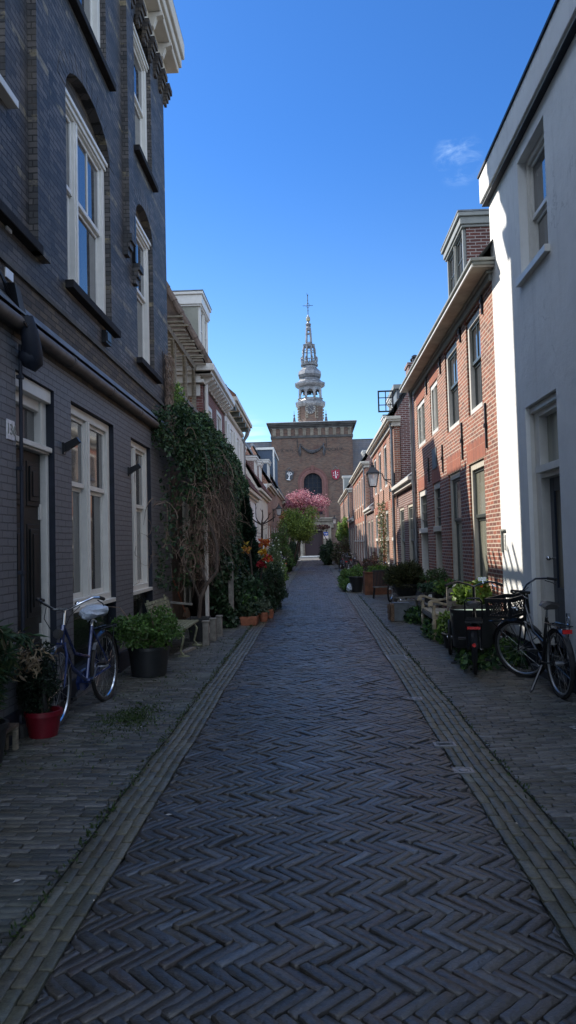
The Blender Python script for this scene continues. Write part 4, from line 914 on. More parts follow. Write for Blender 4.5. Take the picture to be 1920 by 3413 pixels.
# house 2b white with pilasters
H2b = thing('white_pilaster_house', 'white house with tall dark windows between pilasters under a bracketed eave', 'house', (-2.55, 24.2, 0))
wall(FL, rect(21.6, 26.75, 0, 5.52), [rect(22.6, 23.7, 3.2, 5.3), rect(24.6, 25.8, 3.2, 5.3), rect(22.6, 23.7, .6, 2.6), rect(24.6, 25.8, .1, 2.6)], rd=.18).build('wall', 'white_plaster', H2b)
m = MB(); m.box(-8, -2.76, 21.6, 26.75, 0, 5.5); m.build('core_wall', 'white_plaster', H2b)
for q in ((22.6, 23.7, 3.2, 5.3), (24.6, 25.8, 3.2, 5.3), (22.6, 23.7, .6, 2.6)): window(H2b, FL, *q, d=.03, rail=(q[2] + q[3]) / 2, fw=.09, dp=.14, sm='sash_dark', bars=(2, 2), lbars=(2, 2))
m = MB(); FL.box(m, 24.62, 25.78, .1, 2.6, .06, .16); m.build('door', 'blue_door', H2b)
m = MB()
for a0 in (21.62, 22.25, 23.9, 24.25, 26.1, 26.5): FL.box(m, a0, a0 + .22, 0, 5.3, -.07, 0)
m.build('pilaster', 'white_paint', H2b, bevel=.01)
m = MB(); FL.box(m, 21.62, 26.8, 5.54, 5.66, -.08, .2); FL.box(m, 21.62, 26.95, 5.80, 5.90, -.32, .2); FL.box(m, 21.62, 26.98, 5.90, 6.02, -.38, .2); m.build('cornice', 'cream_paint', H2b, bevel=.008)
for i in range(5):
    yy = 21.9 + i * 1.05; m = MB(); m.box(-2.55, -2.25, yy, yy + .16, 5.66, 5.80); m.build('cornice_bracket', 'sash_dark', H2b)
tiles(H2b, (-2.25, 26.9, 6.02), (-2.25, 21.6, 6.02), (-4.4, 26.9, 8.3), 'red_tile', 20, 8)
m = MB(); m.tube([(-2.30, 26.72, 5.85), (-2.36, 26.72, 5.6), (-2.47, 26.72, 5.4), (-2.47, 26.72, .1)], [.09, .07, .05, .05], 10)
for z in (4.6, 3.4, 2.2): m.tube([(-2.47, 26.72, z), (-2.47, 26.72, z + .07)], .06, 10)
m.build('downpipe', 'zinc', H2b, smooth=True)
# low houses
def left_low(y0, y1, eave, wallm, roofm, ridge, label, dorms, group, dh=1.4):
    t = thing('low_house', label, 'house', (-2.55, (y0 + y1) / 2, 0), group=group)
    L = y1 - y0; n = max(2, int(L / 2.2)); holes = []; st = L / n
    for i in range(n): holes.append((y0 + st * (i + .25), y0 + st * (i + .7)))
    wall(FL, rect(y0, y1, 0, eave - .1), [rect(p, q, .6, min(2.7, eave - .6)) for p, q in holes], rd=.15).build('wall', wallm, t)
    m = MB(); m.box(-7, -2.74, y0, y1, 0, eave - .1); m.build('core_wall', wallm, t)
    for p, q in holes: window(t, FL, p, q, .6, min(2.7, eave - .6), d=.02, rail=1.7, fw=.09, dp=.12, bars=(2, 2))
    m = MB(); FL.box(m, y0, y1, eave - .1, eave, -.12, .2); FL.box(m, y0, y1, eave, eave + .12, -.24, .2); m.build('cornice', 'cream_paint', t, bevel=.006)
    tiles(t, (-2.32, y1, eave + .12), (-2.32, y0, eave + .12), (-4.0, y1, ridge), roofm, max(6, int(L / .26)), 10)
    m = MB(); m.prism([(-2.4, eave), (-4.0, ridge - .05), (-5.6, eave)], lambda a, b, d: (a, d, b), y0 + .01, y1 - .01); m.build('gable_wall', wallm, t)
    m = MB()
    for k in range(int(L / .42)): m.tube([(-4.0, y0 + k * .42, ridge + .02), (-4.0, y0 + k * .42 + .40, ridge + .05)], [.11, .12], 8)
    m.build('ridge_tiles', 'white_plaster' if roofm == 'red_tile' else 'zinc', t)
    for (a, b, z0, z1, wm_) in dorms: dormer(t, -2.75, -4.4, a, b, z0, z1, wm_, 'white_paint', sashm='white_paint', side='L', bars=(1, 2), cap=.2)
    return t
left_low(26.85, 33.0, 3.6, 'white_plaster', 'red_tile', 6.2, 'low white plastered house with red pantile roof beside the tall drainpipe', [(28.2, 29.9, 3.9, 5.6, 'white_plaster')], 'low tiled houses on the left side')
left_low(33.05, 41.0, 4.05, 'cream_plaster', 'red_tile', 7.0, 'low cream house with red tiled roof and two brick sided dormers', [(35.3, 36.7, 4.4, 5.9, 'brown_brick'), (38.4, 39.8, 4.4, 6.0, 'brown_brick')], 'low tiled houses on the left side')
H6 = left_low(41.05, 49.0, 4.9, 'red_brick_far', 'grey_tile', 7.6, 'brick house with blue grey slate dormer wall behind the bare tree', [(45.5, 47.5, 5.2, 6.9, 'panel_blue')], 'low tiled houses on the left side')
m = MB(); m.box(-5.4, -2.56, 41.0, 41.06, 3.9, 5.0); m.build('side_gable', 'white_plaster', H6)
H7 = left_low(49.05, 60.0, 5.2, 'red_brick_far', 'grey_tile', 8.3, 'brick house with a big blue grey roof box near the end of the left row', [], 'low tiled houses on the left side')
m = MB(); m.box(-7.5, -2.75, 51, 58, 5.2, 8.2); m.build('roof_box', 'panel_blue', H7); m = MB(); m.box(-7.5, -2.65, 50.9, 58.1, 8.2, 8.36); m.box(-2.72, -2.62, 50.92, 51.05, 5.3, 8.2); m.build('roof_edge', 'white_paint', H7)
left_low(60.05, 71, 5.0, 'brown_brick', 'grey_tile', 6.9, 'dark roofed brick house at the very end of the left row', [], 'low tiled houses on the left side')
# ------------------------------------------------ church
CH = thing('church', 'brown brick church tower front with stone cornice, arched window and ornate lead spire', 'church', (0.03, 91, 0))
FN = Fr('N', 91.0); X0, X1 = -4.98, 5.04; CXc = 0.0
ah = arch_hole(-1.11, 1.13, 5.2, 9.2, 1.12, 16)
wall(FN, rect(X0, X1, 0, 14.75), [ah, rect(-1.14, 1.02, 0.12, 3.2)], rd=.5).build('wall', 'church_brick', CH)
m = MB(); m.box(X0, X1, 91.56, 101, 0, 15.8); m.build('core_wall', 'church_brick', CH)
m = MB(); FN.box(m, -1.1, 1.12, 5.2, 10.35, .34, .36); m.build('window_pane', 'church_glass', CH)
m = MB()
for k in range(1, 4): FN.box(m, -1.11 + .56 * k - .025, -1.11 + .56 * k + .025, 5.2, 10.3, .28, .34)
for k in range(8): FN.box(m, -1.1, 1.12, 5.5 + k * .6, 5.53 + k * .6, .29, .34)
m.build('window_bars', 'black_iron', CH)
def ring(mb, cx, cz, r0, r1, d0, d1, n=20):
    for i in range(n):
        t0, t1 = math.pi * i / n, math.pi * (i + 1) / n
        mb.prism([(cx + r0 * math.cos(t0), cz + r0 * math.sin(t0)), (cx + r1 * math.cos(t0), cz + r1 * math.sin(t0)), (cx + r1 * math.cos(t1), cz + r1 * math.sin(t1)), (cx + r0 * math.cos(t1), cz + r0 * math.sin(t1))], FN.P, d0, d1)
m = MB(); ring(m, .01, 9.2, 1.12, 1.38, -.14, .1); FN.box(m, -1.37, -1.11, 5.2, 9.2, -.14, .1); FN.box(m, 1.13, 1.39, 5.2, 9.2, -.14, .1); ring(m, .01, 9.2, 1.62, 1.86, -.10, .05); FN.box(m, -1.85, -1.61, 4.8, 9.2, -.1, .05); FN.box(m, 1.63, 1.87, 4.8, 9.2, -.1, .05); m.build('window_arch', 'pink_stone', CH)
m = MB(); ring(m, .01, 9.2, 1.38, 1.62, -.04, .05); FN.box(m, -1.61, -1.37, 4.8, 9.2, -.04, .05); FN.box(m, 1.39, 1.63, 4.8, 9.2, -.04, .05); m.build('arch_moulding', 'pink_brick', CH)
m = MB(); m.prism([(-.13, 10.3), (.15, 10.3), (.22, 11.25), (-.20, 11.25)], FN.P, -.2, .05); m.build('keystone', 'pink_stone', CH)
# portal
m = MB(); FN.box(m, -2.4, -1.9, 0, 3.5, -.35, 0); FN.box(m, 1.55, 2.1, 0, 3.5, -.35, 0); FN.box(m, -1.7, -1.2, 0.0, 3.2, -.15, 0); FN.box(m, 1.1, 1.5, 0, 3.2, -.15, 0)
FN.box(m, -2.45, 2.4, 3.5, 4.35, -.3, 0); FN.box(m, -2.6, 2.6, 4.35, 4.6, -.55, 0); FN.box(m, -2.7, 2.72, 4.6, 4.78, -.7, 0); FN.box(m, -1.2, 1.1, 3.2, 3.5, -.15, .2); m.build('portal', 'sandstone', CH, bevel=.02)
m = MB(); m.lathe([(.21, 0), (.21, .15), (.17, .2), (.18, 1.6), (.15, 3.2), (.22, 3.3), (.22, 3.45)], (-1.55, 90.45, 0), 16); m.lathe([(.21, 0), (.21, .15), (.17, .2), (.18, 1.6), (.15, 3.2), (.22, 3.3), (.22, 3.45)], (1.33, 90.45, 0), 16); m.build('portal_column', 'sandstone', CH, smooth=True)
m = MB(); FN.box(m, -1.12, 1.0, 0.12, 3.18, .3, .45)
for k in range(12): FN.box(m, -1.1 + k * .176, -1.1 + k * .176 + .15, .15, 2.3, .27, .3)
for k in range(4): FN.box(m, -1.06 + k * .53, -1.06 + k * .53 + .45, 2.42, 3.1, .27, .3)
m.build('church_door', 'church_door', CH)
# stone entablature
m = MB()
for i, (z0, z1, o) in enumerate(((14.72, 15.02, .10), (15.9, 16.12, .14), (16.12, 16.30, .30), (16.30, 16.46, .48), (16.46, 16.62, .56))): m.box(X0 - o, X1 + o, 91 - o, 101 + o, z0, z1)
m.build('cornice', 'dark_stone', CH, bevel=.02)
m = MB(); m.box(X0 - .05, X1 + .05, 90.95, 91.2, 15.02, 15.9); m.build('frieze', 'church_brick', CH)
m = MB(); m.box(X0 - .57, X1 + .57, 90.43, 101.5, 16.62, 16.655); m.build('roof_lead', 'white_plaster', CH)
for i in range(11):
    x = -4.62 + i * .935; m = MB(); m.box(x - .2, x + .2, 90.86, 90.95, 15.1, 15.78); m.box(x - .25, x + .25, 90.80, 90.95, 15.78, 15.9); m.box(x - .19, x + .19, 90.84, 90.95, 15.0, 15.08)
    for k in (-.12, 0, .12): m.box(x + k - .03, x + k + .03, 90.83, 90.86, 15.14, 15.74)
    m.build('stone_bracket', 'sandstone', CH)
m = MB()
for x in (-1.78, 1.80): m.box(x - .035, x + .035, 90.93, 91, 13.5, 14.7)
m.build('wall_anchor', 'black_iron', CH)
for k, (x, s_, sz) in enumerate(((-2.75, 'A  N  N  O', .46), (2.72, 'MDCXLIX', .50))):
    text(CH, s_, sz, (x, 90.985, 13.2), (R(90), 0, 0), 'black_iron', 'date_lettering', .02, (1.0, 1))
m = MB(); pts = [(-1.4 + i * .145, 90.9, 13.9 - .95 * (1 - ((i - 10) / 10) ** 2) ** .8) for i in range(21)]
for i, p in enumerate(pts): m.sphere((p[0], p[1], p[2] + .02), .10 + .12 * math.exp(-((i - 10) / 5) ** 2), 8, 5, jit=.25)
for sx in (-1, 1):
    m.tube([(sx * 1.43, 90.92, 13.95), (sx * 1.47, 90.9, 13.4), (sx * 1.44, 90.9, 12.8), (sx * 1.5, 90.92, 12.4)], [.06, .12, .13, .05], 7); m.tube([(sx * 1.55, 90.92, 13.6), (sx * 1.68, 90.9, 13.1), (sx * 1.6, 90.92, 12.6)], [.03, .06, .02], 6)
m.build('garland', 'spire_dark', CH)
m = MB(); m.prism([(-.26, 13.15), (.24, 13.15), (.24, 12.98), (.1, 12.84), (-.12, 12.84), (-.26, 12.98)], FN.P, -.16, 0); m.build('garland_shield', 'sandstone', CH)
# heraldic shields
def shield(cx, cz, tilt, mat, label, kind):
    t = thing('heraldic_shield', label, 'shield', (cx, 90.9, cz), group=None)
    c_, s_ = math.cos(tilt), math.sin(tilt); fn = lambda a, b, d: (a * c_ - b * s_, -d, a * s_ + b * c_)
    ol = [(-.52, .42), (-.46, .58), (-.2, .52), (0, .60), (.2, .52), (.46, .58), (.52, .42), (.48, .0), (.44, -.35), (.25, -.58), (0, -.68), (-.25, -.58), (-.44, -.35), (-.48, 0)]
    m = MB(); m.prism(ol, fn, 0, .08); m.build('shield_plate', mat, t, local=True)
    m = MB()
    if kind == 'tree':
        B = lambda p, q, w: m.prism([(p[0] - w, p[1]), (p[0] + w, p[1]), (q[0] + w * .6, q[1]), (q[0] - w * .6, q[1])], fn, .081, .10)
        B((0, -.5), (.02, .05), .06); B((-.0, -.05), (-.25, .25), .04); B((.02, -.05), (.27, .28), .04); B((.01, 0), (-.05, .4), .035); m.prism([(-.3, -.56), (.26, -.56), (.05, -.42), (-.05, -.42)], fn, .081, .1)
        for (a, b) in ((-.3, .28), (-.2, .38), (-.08, .42), (.1, .42), (.22, .36), (.32, .28), (-.33, .16), (.33, .14), (0, .3), (-.15, .22), (.16, .2)):
            m.prism([(a * .9 + .045 * math.cos(k), b + .035 * math.sin(k)) for k in np.linspace(0, 6.28, 7)[:-1]], fn, .082, .1)
    else:
        m.prism([(-.03, -.5), (.03, -.5), (.035, .35), (0, .45), (-.035, .35)], fn, .081, .1); m.prism([(-.09, -.36), (.09, -.36), (.09, -.31), (-.09, -.31)], fn, .083, .104)
        for a in (-.24, .24):
            for b in (-.1, .18): m.prism([(a + (.075 if k % 2 == 0 else .035) * math.cos(k * .5236), b + (.075 if k % 2 == 0 else .035) * math.sin(k * .5236)) for k in range(12)], fn, .081, .1)
    m.build('emblem', 'white_enamel', t, local=True)
    m = MB(); m.tube([(0, -.02, .98), (-.4, -.03, .52)], .025, 5); m.tube([(0, -.02, .98), (.4, -.03, .52)], .025, 5); m.build('hanger', 'lead', t, local=True)
shield(-2.87, 10.08, -.16, 'shield_black', 'black shield with a white tree hanging left of the arched church window', 'tree')
shield(2.85, 10.08, .07, 'shield_red', 'red shield with a white sword and stars hanging right of the arched church window', 'sword')
# pinnacles
PN = thing('roof_pinnacle', 'small green lead pinnacle at the left foot of the church spire', 'pinnacle', (-2.12, 92.5, 16.65))
m = MB(); m.lathe([(.24, 0), (.2, .3), (.13, .75), (.17, .78), (.1, .85), (.05, 1.0), (.12, 1.1), (.12, 1.18), (.03, 1.3), (.015, 1.75)], n=8); m.build('pinnacle_spike', 'spire_dark', PN, local=True)
p2 = copy_tree(PN); p2.location = (1.9, 92.5, 16.65); p2['label'] = 'small green lead pinnacle at the right foot of the church spire'
for p in (PN, p2): p['group'] = 'pinnacles beside the spire'
# spire
SX, SY = -0.03, 95.0
def oct_(mb, prof, n=8): mb.lathe(prof, (SX, SY, 0), n, rot=math.pi / 8)
k8 = 1 / math.cos(math.pi / 8)
def O(mb, prof): oct_(mb, [(r * k8, z) for r, z in prof])
m = MB(); O(m, [(1.78, 16.6), (1.62, 17.3), (1.55, 17.6), (1.55, 19.2)]); m.build('spire_drum', 'church_brick', CH)
m = MB(); O(m, [(1.6, 19.2), (1.72, 19.3), (1.9, 19.5), (1.92, 19.75), (1.5, 20.0), (1.38, 20.2), (1.38, 20.35), (0.2, 20.36)])
O(m, [(1.4, 21.6), (1.42, 21.75), (1.75, 21.95), (1.92, 22.1), (1.93, 22.28), (1.5, 22.5), (1.2, 22.85), (1.18, 22.95), (1.38, 23.1), (1.48, 23.4), (1.42, 23.8), (1.1, 24.1), (.9, 24.35), (.9, 24.55), (1.1, 24.65), (1.12, 24.78), (.5, 24.8)])
O(m, [(.66, 27.1), (.72, 27.2), (.78, 27.42), (.45, 27.55), (.42, 27.75), (.2, 27.76)]); O(m, [(.3, 29.5), (.24, 29.9), (.36, 30.05), (.36, 30.15), (.18, 30.3), (.1, 30.5), (.17, 30.62), (.26, 30.85), (.24, 31.0), (.1, 31.2), (.04, 31.4)])
m.build('spire_roof', 'spire_lead', CH)
m = MB(); O(m, [(.5, 20.36), (.5, 20.9)]) if False else None
for lvl, (r, z0, z1, w) in enumerate(((1.32, 20.35, 21.62, .30), (.84, 24.8, 27.15, .19))):
    for k in range(8):
        t = math.pi / 8 + k * math.pi / 4; r0, r1 = r * k8, (r if lvl == 0 else .66) * k8
        m.beam((SX + r0 * math.cos(t), SY + r0 * math.sin(t), z0), (SX + r1 * math.cos(t), SY + r1 * math.sin(t), z1), w, w)
        if lvl == 0:   # arch spandrel and sill between piers
            t2 = t + math.pi / 4; a = Vector((SX + r0 * math.cos(t), SY + r0 * math.sin(t), 0)); b_ = Vector((SX + r0 * math.cos(t2), SY + r0 * math.sin(t2), 0))
            nn = 9
            for i in range(nn):
                u0, u1 = i / nn, (i + 1) / nn; zz = lambda u: 21.12 + .34 * math.sqrt(max(0, 1 - ((u - .5) / .36) ** 2)) if abs(u - .5) < .36 else 21.1
                p, q = a.lerp(b_, u0), a.lerp(b_, u1); zl = max(min(zz(u0), zz(u1)), 21.05)
                dn = Vector((p.x + q.x - 2 * SX, p.y + q.y - 2 * SY, 0)).normalized() * .06
                vs_ = [p + dn, q + dn, q - dn, p - dn]; m.add([(v.x, v.y, z) for z in (zl, 21.62) for v in vs_], [(0, 1, 5, 4), (1, 2, 6, 5), (2, 3, 7, 6), (3, 0, 4, 7), (0, 3, 2, 1)])
        else:
            t2 = t + math.pi / 4
            for zz_, rr in ((25.5, .80), (26.55, .70)):
                m.beam((SX + rr * k8 * math.cos(t), SY + rr * k8 * math.sin(t), zz_), (SX + rr * k8 * math.cos(t2), SY + rr * k8 * math.sin(t2), zz_), .07, .07)
            m.tube([(SX + 1.02 * math.cos(t) * k8, SY + 1.02 * math.sin(t) * k8, 25.3), (SX + 1.05 * math.cos(t) * k8, SY + 1.05 * math.sin(t) * k8, 25.6), (SX + .85 * math.cos(t) * k8, SY + .85 * math.sin(t) * k8, 25.85), (SX + .8 * math.cos(t) * k8, SY + .8 * math.sin(t) * k8, 26.2)], [.08, .09, .06, .04], 6)
            m.lathe([(.05, 0), (.09, .15), (.04, .3), (.07, .4), (.01, .7)], (SX + .82 * k8 * math.cos(t), SY + .82 * k8 * math.sin(t), 26.2), 6)
for k in range(4):
    t = math.pi / 4 + k * math.pi / 2; m.beam((SX + .44 * math.cos(t), SY + .44 * math.sin(t), 27.7), (SX + .30 * math.cos(t), SY + .30 * math.sin(t), 29.6), .19, .19)
for zz_, rr in ((28.9, .36), (29.4, .32)):
    for k in range(4):
        t = math.pi / 4 + k * math.pi / 2; t2 = t + math.pi / 2; m.beam((SX + rr * math.cos(t), SY + rr * math.sin(t), zz_), (SX + rr * math.cos(t2), SY + rr * math.sin(t2), zz_), .09, .12)
for k in range(4):
    t = math.pi / 4 + k * math.pi / 2; m.sphere((SX + .42 * math.cos(t), SY + .42 * math.sin(t), 28.85), .08, 6, 5); m.sphere((SX + .36 * math.cos(t), SY + .36 * math.sin(t), 29.9), .07, 6, 5)
m.build('spire_arcade', 'spire_lead', CH)
m = MB()
for k in range(8):
    t = math.pi / 8 + k * math.pi / 4; t2 = t + math.pi / 4
    for e, z in ((.04, 24.86), (.06, 25.42)): m.beam((SX + 1.0 * k8 * math.cos(t), SY + 1.0 * k8 * math.sin(t), z), (SX + 1.0 * k8 * math.cos(t2), SY + 1.0 * k8 * math.sin(t2), z), .08, .08)
    for i in range(4):
        u = (i + .1) / 4; x = SX + k8 * ((1 - u) * math.cos(t) + u * math.cos(t2)); y_ = SY + k8 * ((1 - u) * math.sin(t) + u * math.sin(t2)); m.lathe([(.04, 0), (.065, .15), (.035, .3), (.05, .5)], (x, y_, 24.9), 6)
m.build('balustrade', 'spire_lead', CH)
m = MB()
for (x, z) in ((-.05, 20.9), (-.75, 20.85), (.72, 20.85)): m.lathe([(.27, 0), (.22, .1), (.17, .3), (.12, .48), (.03, .52)], (SX + x, SY - .1, z), 12)
m.build('bell', 'spire_dark', CH)
m = MB()
for k in range(8):
    t = math.pi / 8 + k * math.pi / 4
    for (r, z, rr) in ((1.52, 20.2, .12), (1.45, 20.55, .08), (1.42, 21.2, .07)): m.sphere((SX + r * k8 * math.cos(t), SY + r * k8 * math.sin(t), z), rr, 6, 5)
    m.box(SX + 1.5 * k8 * math.cos(t) - .06, SX + 1.5 * k8 * math.cos(t) + .06, SY + 1.5 * k8 * math.sin(t) - .06, SY + 1.5 * k8 * math.sin(t) + .06, 17.6, 19.2)
    for zz_ in np.arange(17.7, 19.1, .35): m.sphere((SX + 1.54 * k8 * math.cos(t + .13), SY + 1.54 * k8 * math.sin(t + .13), float(zz_)), .13, 6, 5, jit=.3)
m.build('spire_ornament', 'sandstone', CH)
m = MB(); m.tube([(SX, SY, 31.3), (SX, SY, 34.0)], .045, 6); m.tube([(SX - .68, SY, 32.6), (SX + .68, SY, 32.6)], .03, 5)
for s_ in (-1, 1): m.tube([(SX + s_ * .3, SY, 32.6), (SX + s_ * .12, SY, 32.85), (SX, SY, 33.0)], .022, 5); m.tube([(SX + s_ * .25, SY, 32.55), (SX, SY, 32.25)], .02, 5)
m.sphere((SX, SY, 31.95), .08, 8, 6); m.sphere((SX, SY, 33.3), .07, 8, 6)
m.add([(SX, SY - .01, 33.7), (SX + .16, SY, 34.15), (SX + .05, SY, 33.95), (SX - .12, SY, 34.35), (SX - .06, SY, 33.9)], [(0, 1, 2), (0, 2, 3), (0, 3, 4)]); m.build('weather_vane', 'black_iron', CH)
m = MB(); m.lathe([(.23, -.28), (.27, -.05), (.24, .2), (.1, .3)], (SX, SY, 30.85), 12); m.build('spire_ball', 'gilt', CH, smooth=True)
# clock
zc = 18.78; yc = SY - 1.63
fy = lambda a, b, d: (SX - .03 + a, yc - d, zc + b)
disc = lambda r, n=32: [(r * math.cos(2 * math.pi * k / n), r * math.sin(2 * math.pi * k / n)) for k in range(n)]
m = MB(); m.prism(disc(.66), fy, -.1, .06); ck = m.build('clock', 'spire_dark', CH)
m = MB()
for k in range(24):
    t0 = 2 * math.pi * k / 24; t1 = t0 + .25
    m.prism([(.62 * math.cos(t0), .62 * math.sin(t0)), (.64 * math.cos(t1), .64 * math.sin(t1)), (.60 * math.cos(t1), .60 * math.sin(t1)), (.60 * math.cos(t0), .60 * math.sin(t0))], fy, .061, .075)
for k in range(12):
    t = math.pi / 2 - k * math.pi / 6; c_, s_ = math.cos(t), math.sin(t); nb = (3, 1, 2, 3, 2, 1, 2, 2, 3, 2, 1, 2)[k]
    for j in range(nb):
        o = (j - (nb - 1) / 2) * .055; ox, oz = -s_ * o, c_ * o; w = .018
        q = [(.42 * c_ + ox - s_ * w, .42 * s_ + oz + c_ * w), (.42 * c_ + ox + s_ * w, .42 * s_ + oz - c_ * w), (.58 * c_ + ox + s_ * w, .58 * s_ + oz - c_ * w), (.58 * c_ + ox - s_ * w, .58 * s_ + oz + c_ * w)]
        m.prism(q, fy, .061, .078)
m.build('numerals', 'clock_white', ck)
m = MB()
for ang, ln in ((R(-48), .5), (R(-48 + 180 + 6), .2), (R(132), .34)):
    c_, s_ = math.cos(ang), math.sin(ang); m.prism([(-s_ * .025, c_ * .025), (s_ * .025, -c_ * .025), (ln * c_ + s_ * .01, ln * s_ - c_ * .01), (ln * c_ - s_ * .01, ln * s_ + c_ * .01)], fy, .08, .095)
m.build('clock_hands', 'clock_white', ck)
# nave roofs each side of the tower
for nm, xa, xb, lab in (('nave', -14, -4.99, 'blue slate church roof rising left of the tower'), ('nave', 5.05, 14, 'blue slate church roof seen to the right of the tower')):
    t = thing('church_nave', lab, 'church', ((xa + xb) / 2, 98, 0), group='church roofs beside the tower')
    m = MB(); m.box(xa, xb, 95, 112, 0, 9.5); m.build('wall', 'church_brick', t)
    m = MB()
    if xa < 0: m.add([(xa + 3.6, 94.6, 9.4), (xb, 94.6, 9.4), (xb, 99, 15.4), (xa + 5.05, 99, 15.4), (xa + 3.6, 112, 9.4)], [(0, 1, 2, 3), (4, 0, 3)]); m.box(xa + 5.0, xb, 98.95, 99.1, 15.38, 15.5)
    else: m.add([(xa, 94.6, 9.4), (xb, 94.6, 9.4), (xb, 99, 15.4), (xa, 99, 15.4)], [(0, 1, 2, 3)]); m.box(xa, xb, 98.95, 99.1, 15.38, 15.5)
    m.build('roof', 'slate_roof', t)
# blocks across the square so the far view closes
for nm, xa, xb, lab in (('town_house', -22, -9, 'plain brick house across the square behind the left row'), ('town_house', 9.5, 22, 'plain brick house across the square behind the right row')):
    t = thing('town_house', lab, 'house', ((xa + xb) / 2, 93, 0), group='houses across the church square')
    m = MB(); m.box(xa, xb, 91, 94.5, 0, 7); m.build('wall', 'church_brick', t)
    m = MB(); m.prism([(90.8, 7.0), (92.75, 9.6), (94.7, 7.0)], lambda a, b, d: (d, a, b), xa, xb); m.build('roof', 'grey_tile', t)
# ------------------------------------------------ street lamps
def street_lamp(x, y, z, wallx, label):
    t = thing('street_lamp', label, 'street lamp', (x, y, z), group='wall mounted lantern street lamps')
    m = MB(); q = math.pi / 4
    m.lathe([(.29, .40), (.29, .43), (.10, .60), (.07, .62), (.07, .67), (.025, .70), (.04, .74), (.01, .80)], n=4, rot=q); m.build('lamp_roof', 'black_iron', t, local=True)
    m = MB(); m.lathe([(.15, -.02), (.16, 0.01)], n=4, rot=q)
    for k in range(4):
        a = q + k * math.pi / 2; m.tube([(.155 * math.cos(a), .155 * math.sin(a), 0), (.25 * math.cos(a), .25 * math.sin(a), .41)], .012, 5)
    m.build('lantern_frame', 'black_iron', t, local=True)
    m = MB(); m.lathe([(.145, .015), (.24, .395)], n=4, rot=q, cap=False); m.build('lantern_glass', 'lamp_glass', t, local=True)
    m = MB(); m.lathe([(.03, .02), (.035, .1), (.05, .16), (.045, .24), (.01, .27)], n=10); m.build('bulb', 'white_enamel', t, local=True, smooth=True)
    s_ = 1 if wallx > x else -1; L = abs(wallx - x)
    m = MB(); m.tube([(s_ * .22, 0, .42), (s_ * (.3), 0, .40), (s_ * (.36), 0, .22), (s_ * (.45), 0, .2), (s_ * L, 0, .2)], .018, 6); m.tube([(s_ * .38, 0, .2), (s_ * (.38 + (L - .38) * .55), 0, .1), (s_ * L, 0, -.3)], .013, 6)
    m.box(s_ * L - s_ * .06, s_ * L, -.06, .06, -.38, .42); m.build('wall_bracket', 'black_iron', t, local=True)
    return t
street_lamp(1.9, 23.4, 3.36, 2.6, 'nearest black lantern lamp on a wall bracket, right side of the lane')
street_lamp(1.9, 68, 3.4, 2.6, 'distant black lantern lamp on the right, near the church')
street_lamp(-2.15, 46, 3.42, -2.55, 'black lantern lamp on the left beside the pink blossom tree')
SG = thing('road_sign', 'blue sign with a white arrow pointing right, on a grey post', 'sign', (1.08, 68.5, 0))
m = MB(); m.tube([(0, .03, 0), (0, .03, 2.7)], .03, 8); m.build('post', 'zinc', SG, local=True)
m = MB(); m.box(-.22, .22, -.01, .01, 2.05, 2.66); m.build('sign_plate', 'white_enamel', SG, local=True)
m = MB(); m.box(-.21, .21, -.016, -.011, 2.32, 2.65); sp_ = m.build('sign_face', 'sign_blue', SG, local=True)
m = MB(); m.prism([(-.15, 2.46), (.04, 2.46), (.04, 2.39), (.17, 2.485), (.04, 2.58), (.04, 2.51), (-.15, 2.51)], lambda a, b, d: (a, -d, b), .017, .02); m.build('arrow', 'white_enamel', sp_, local=True)
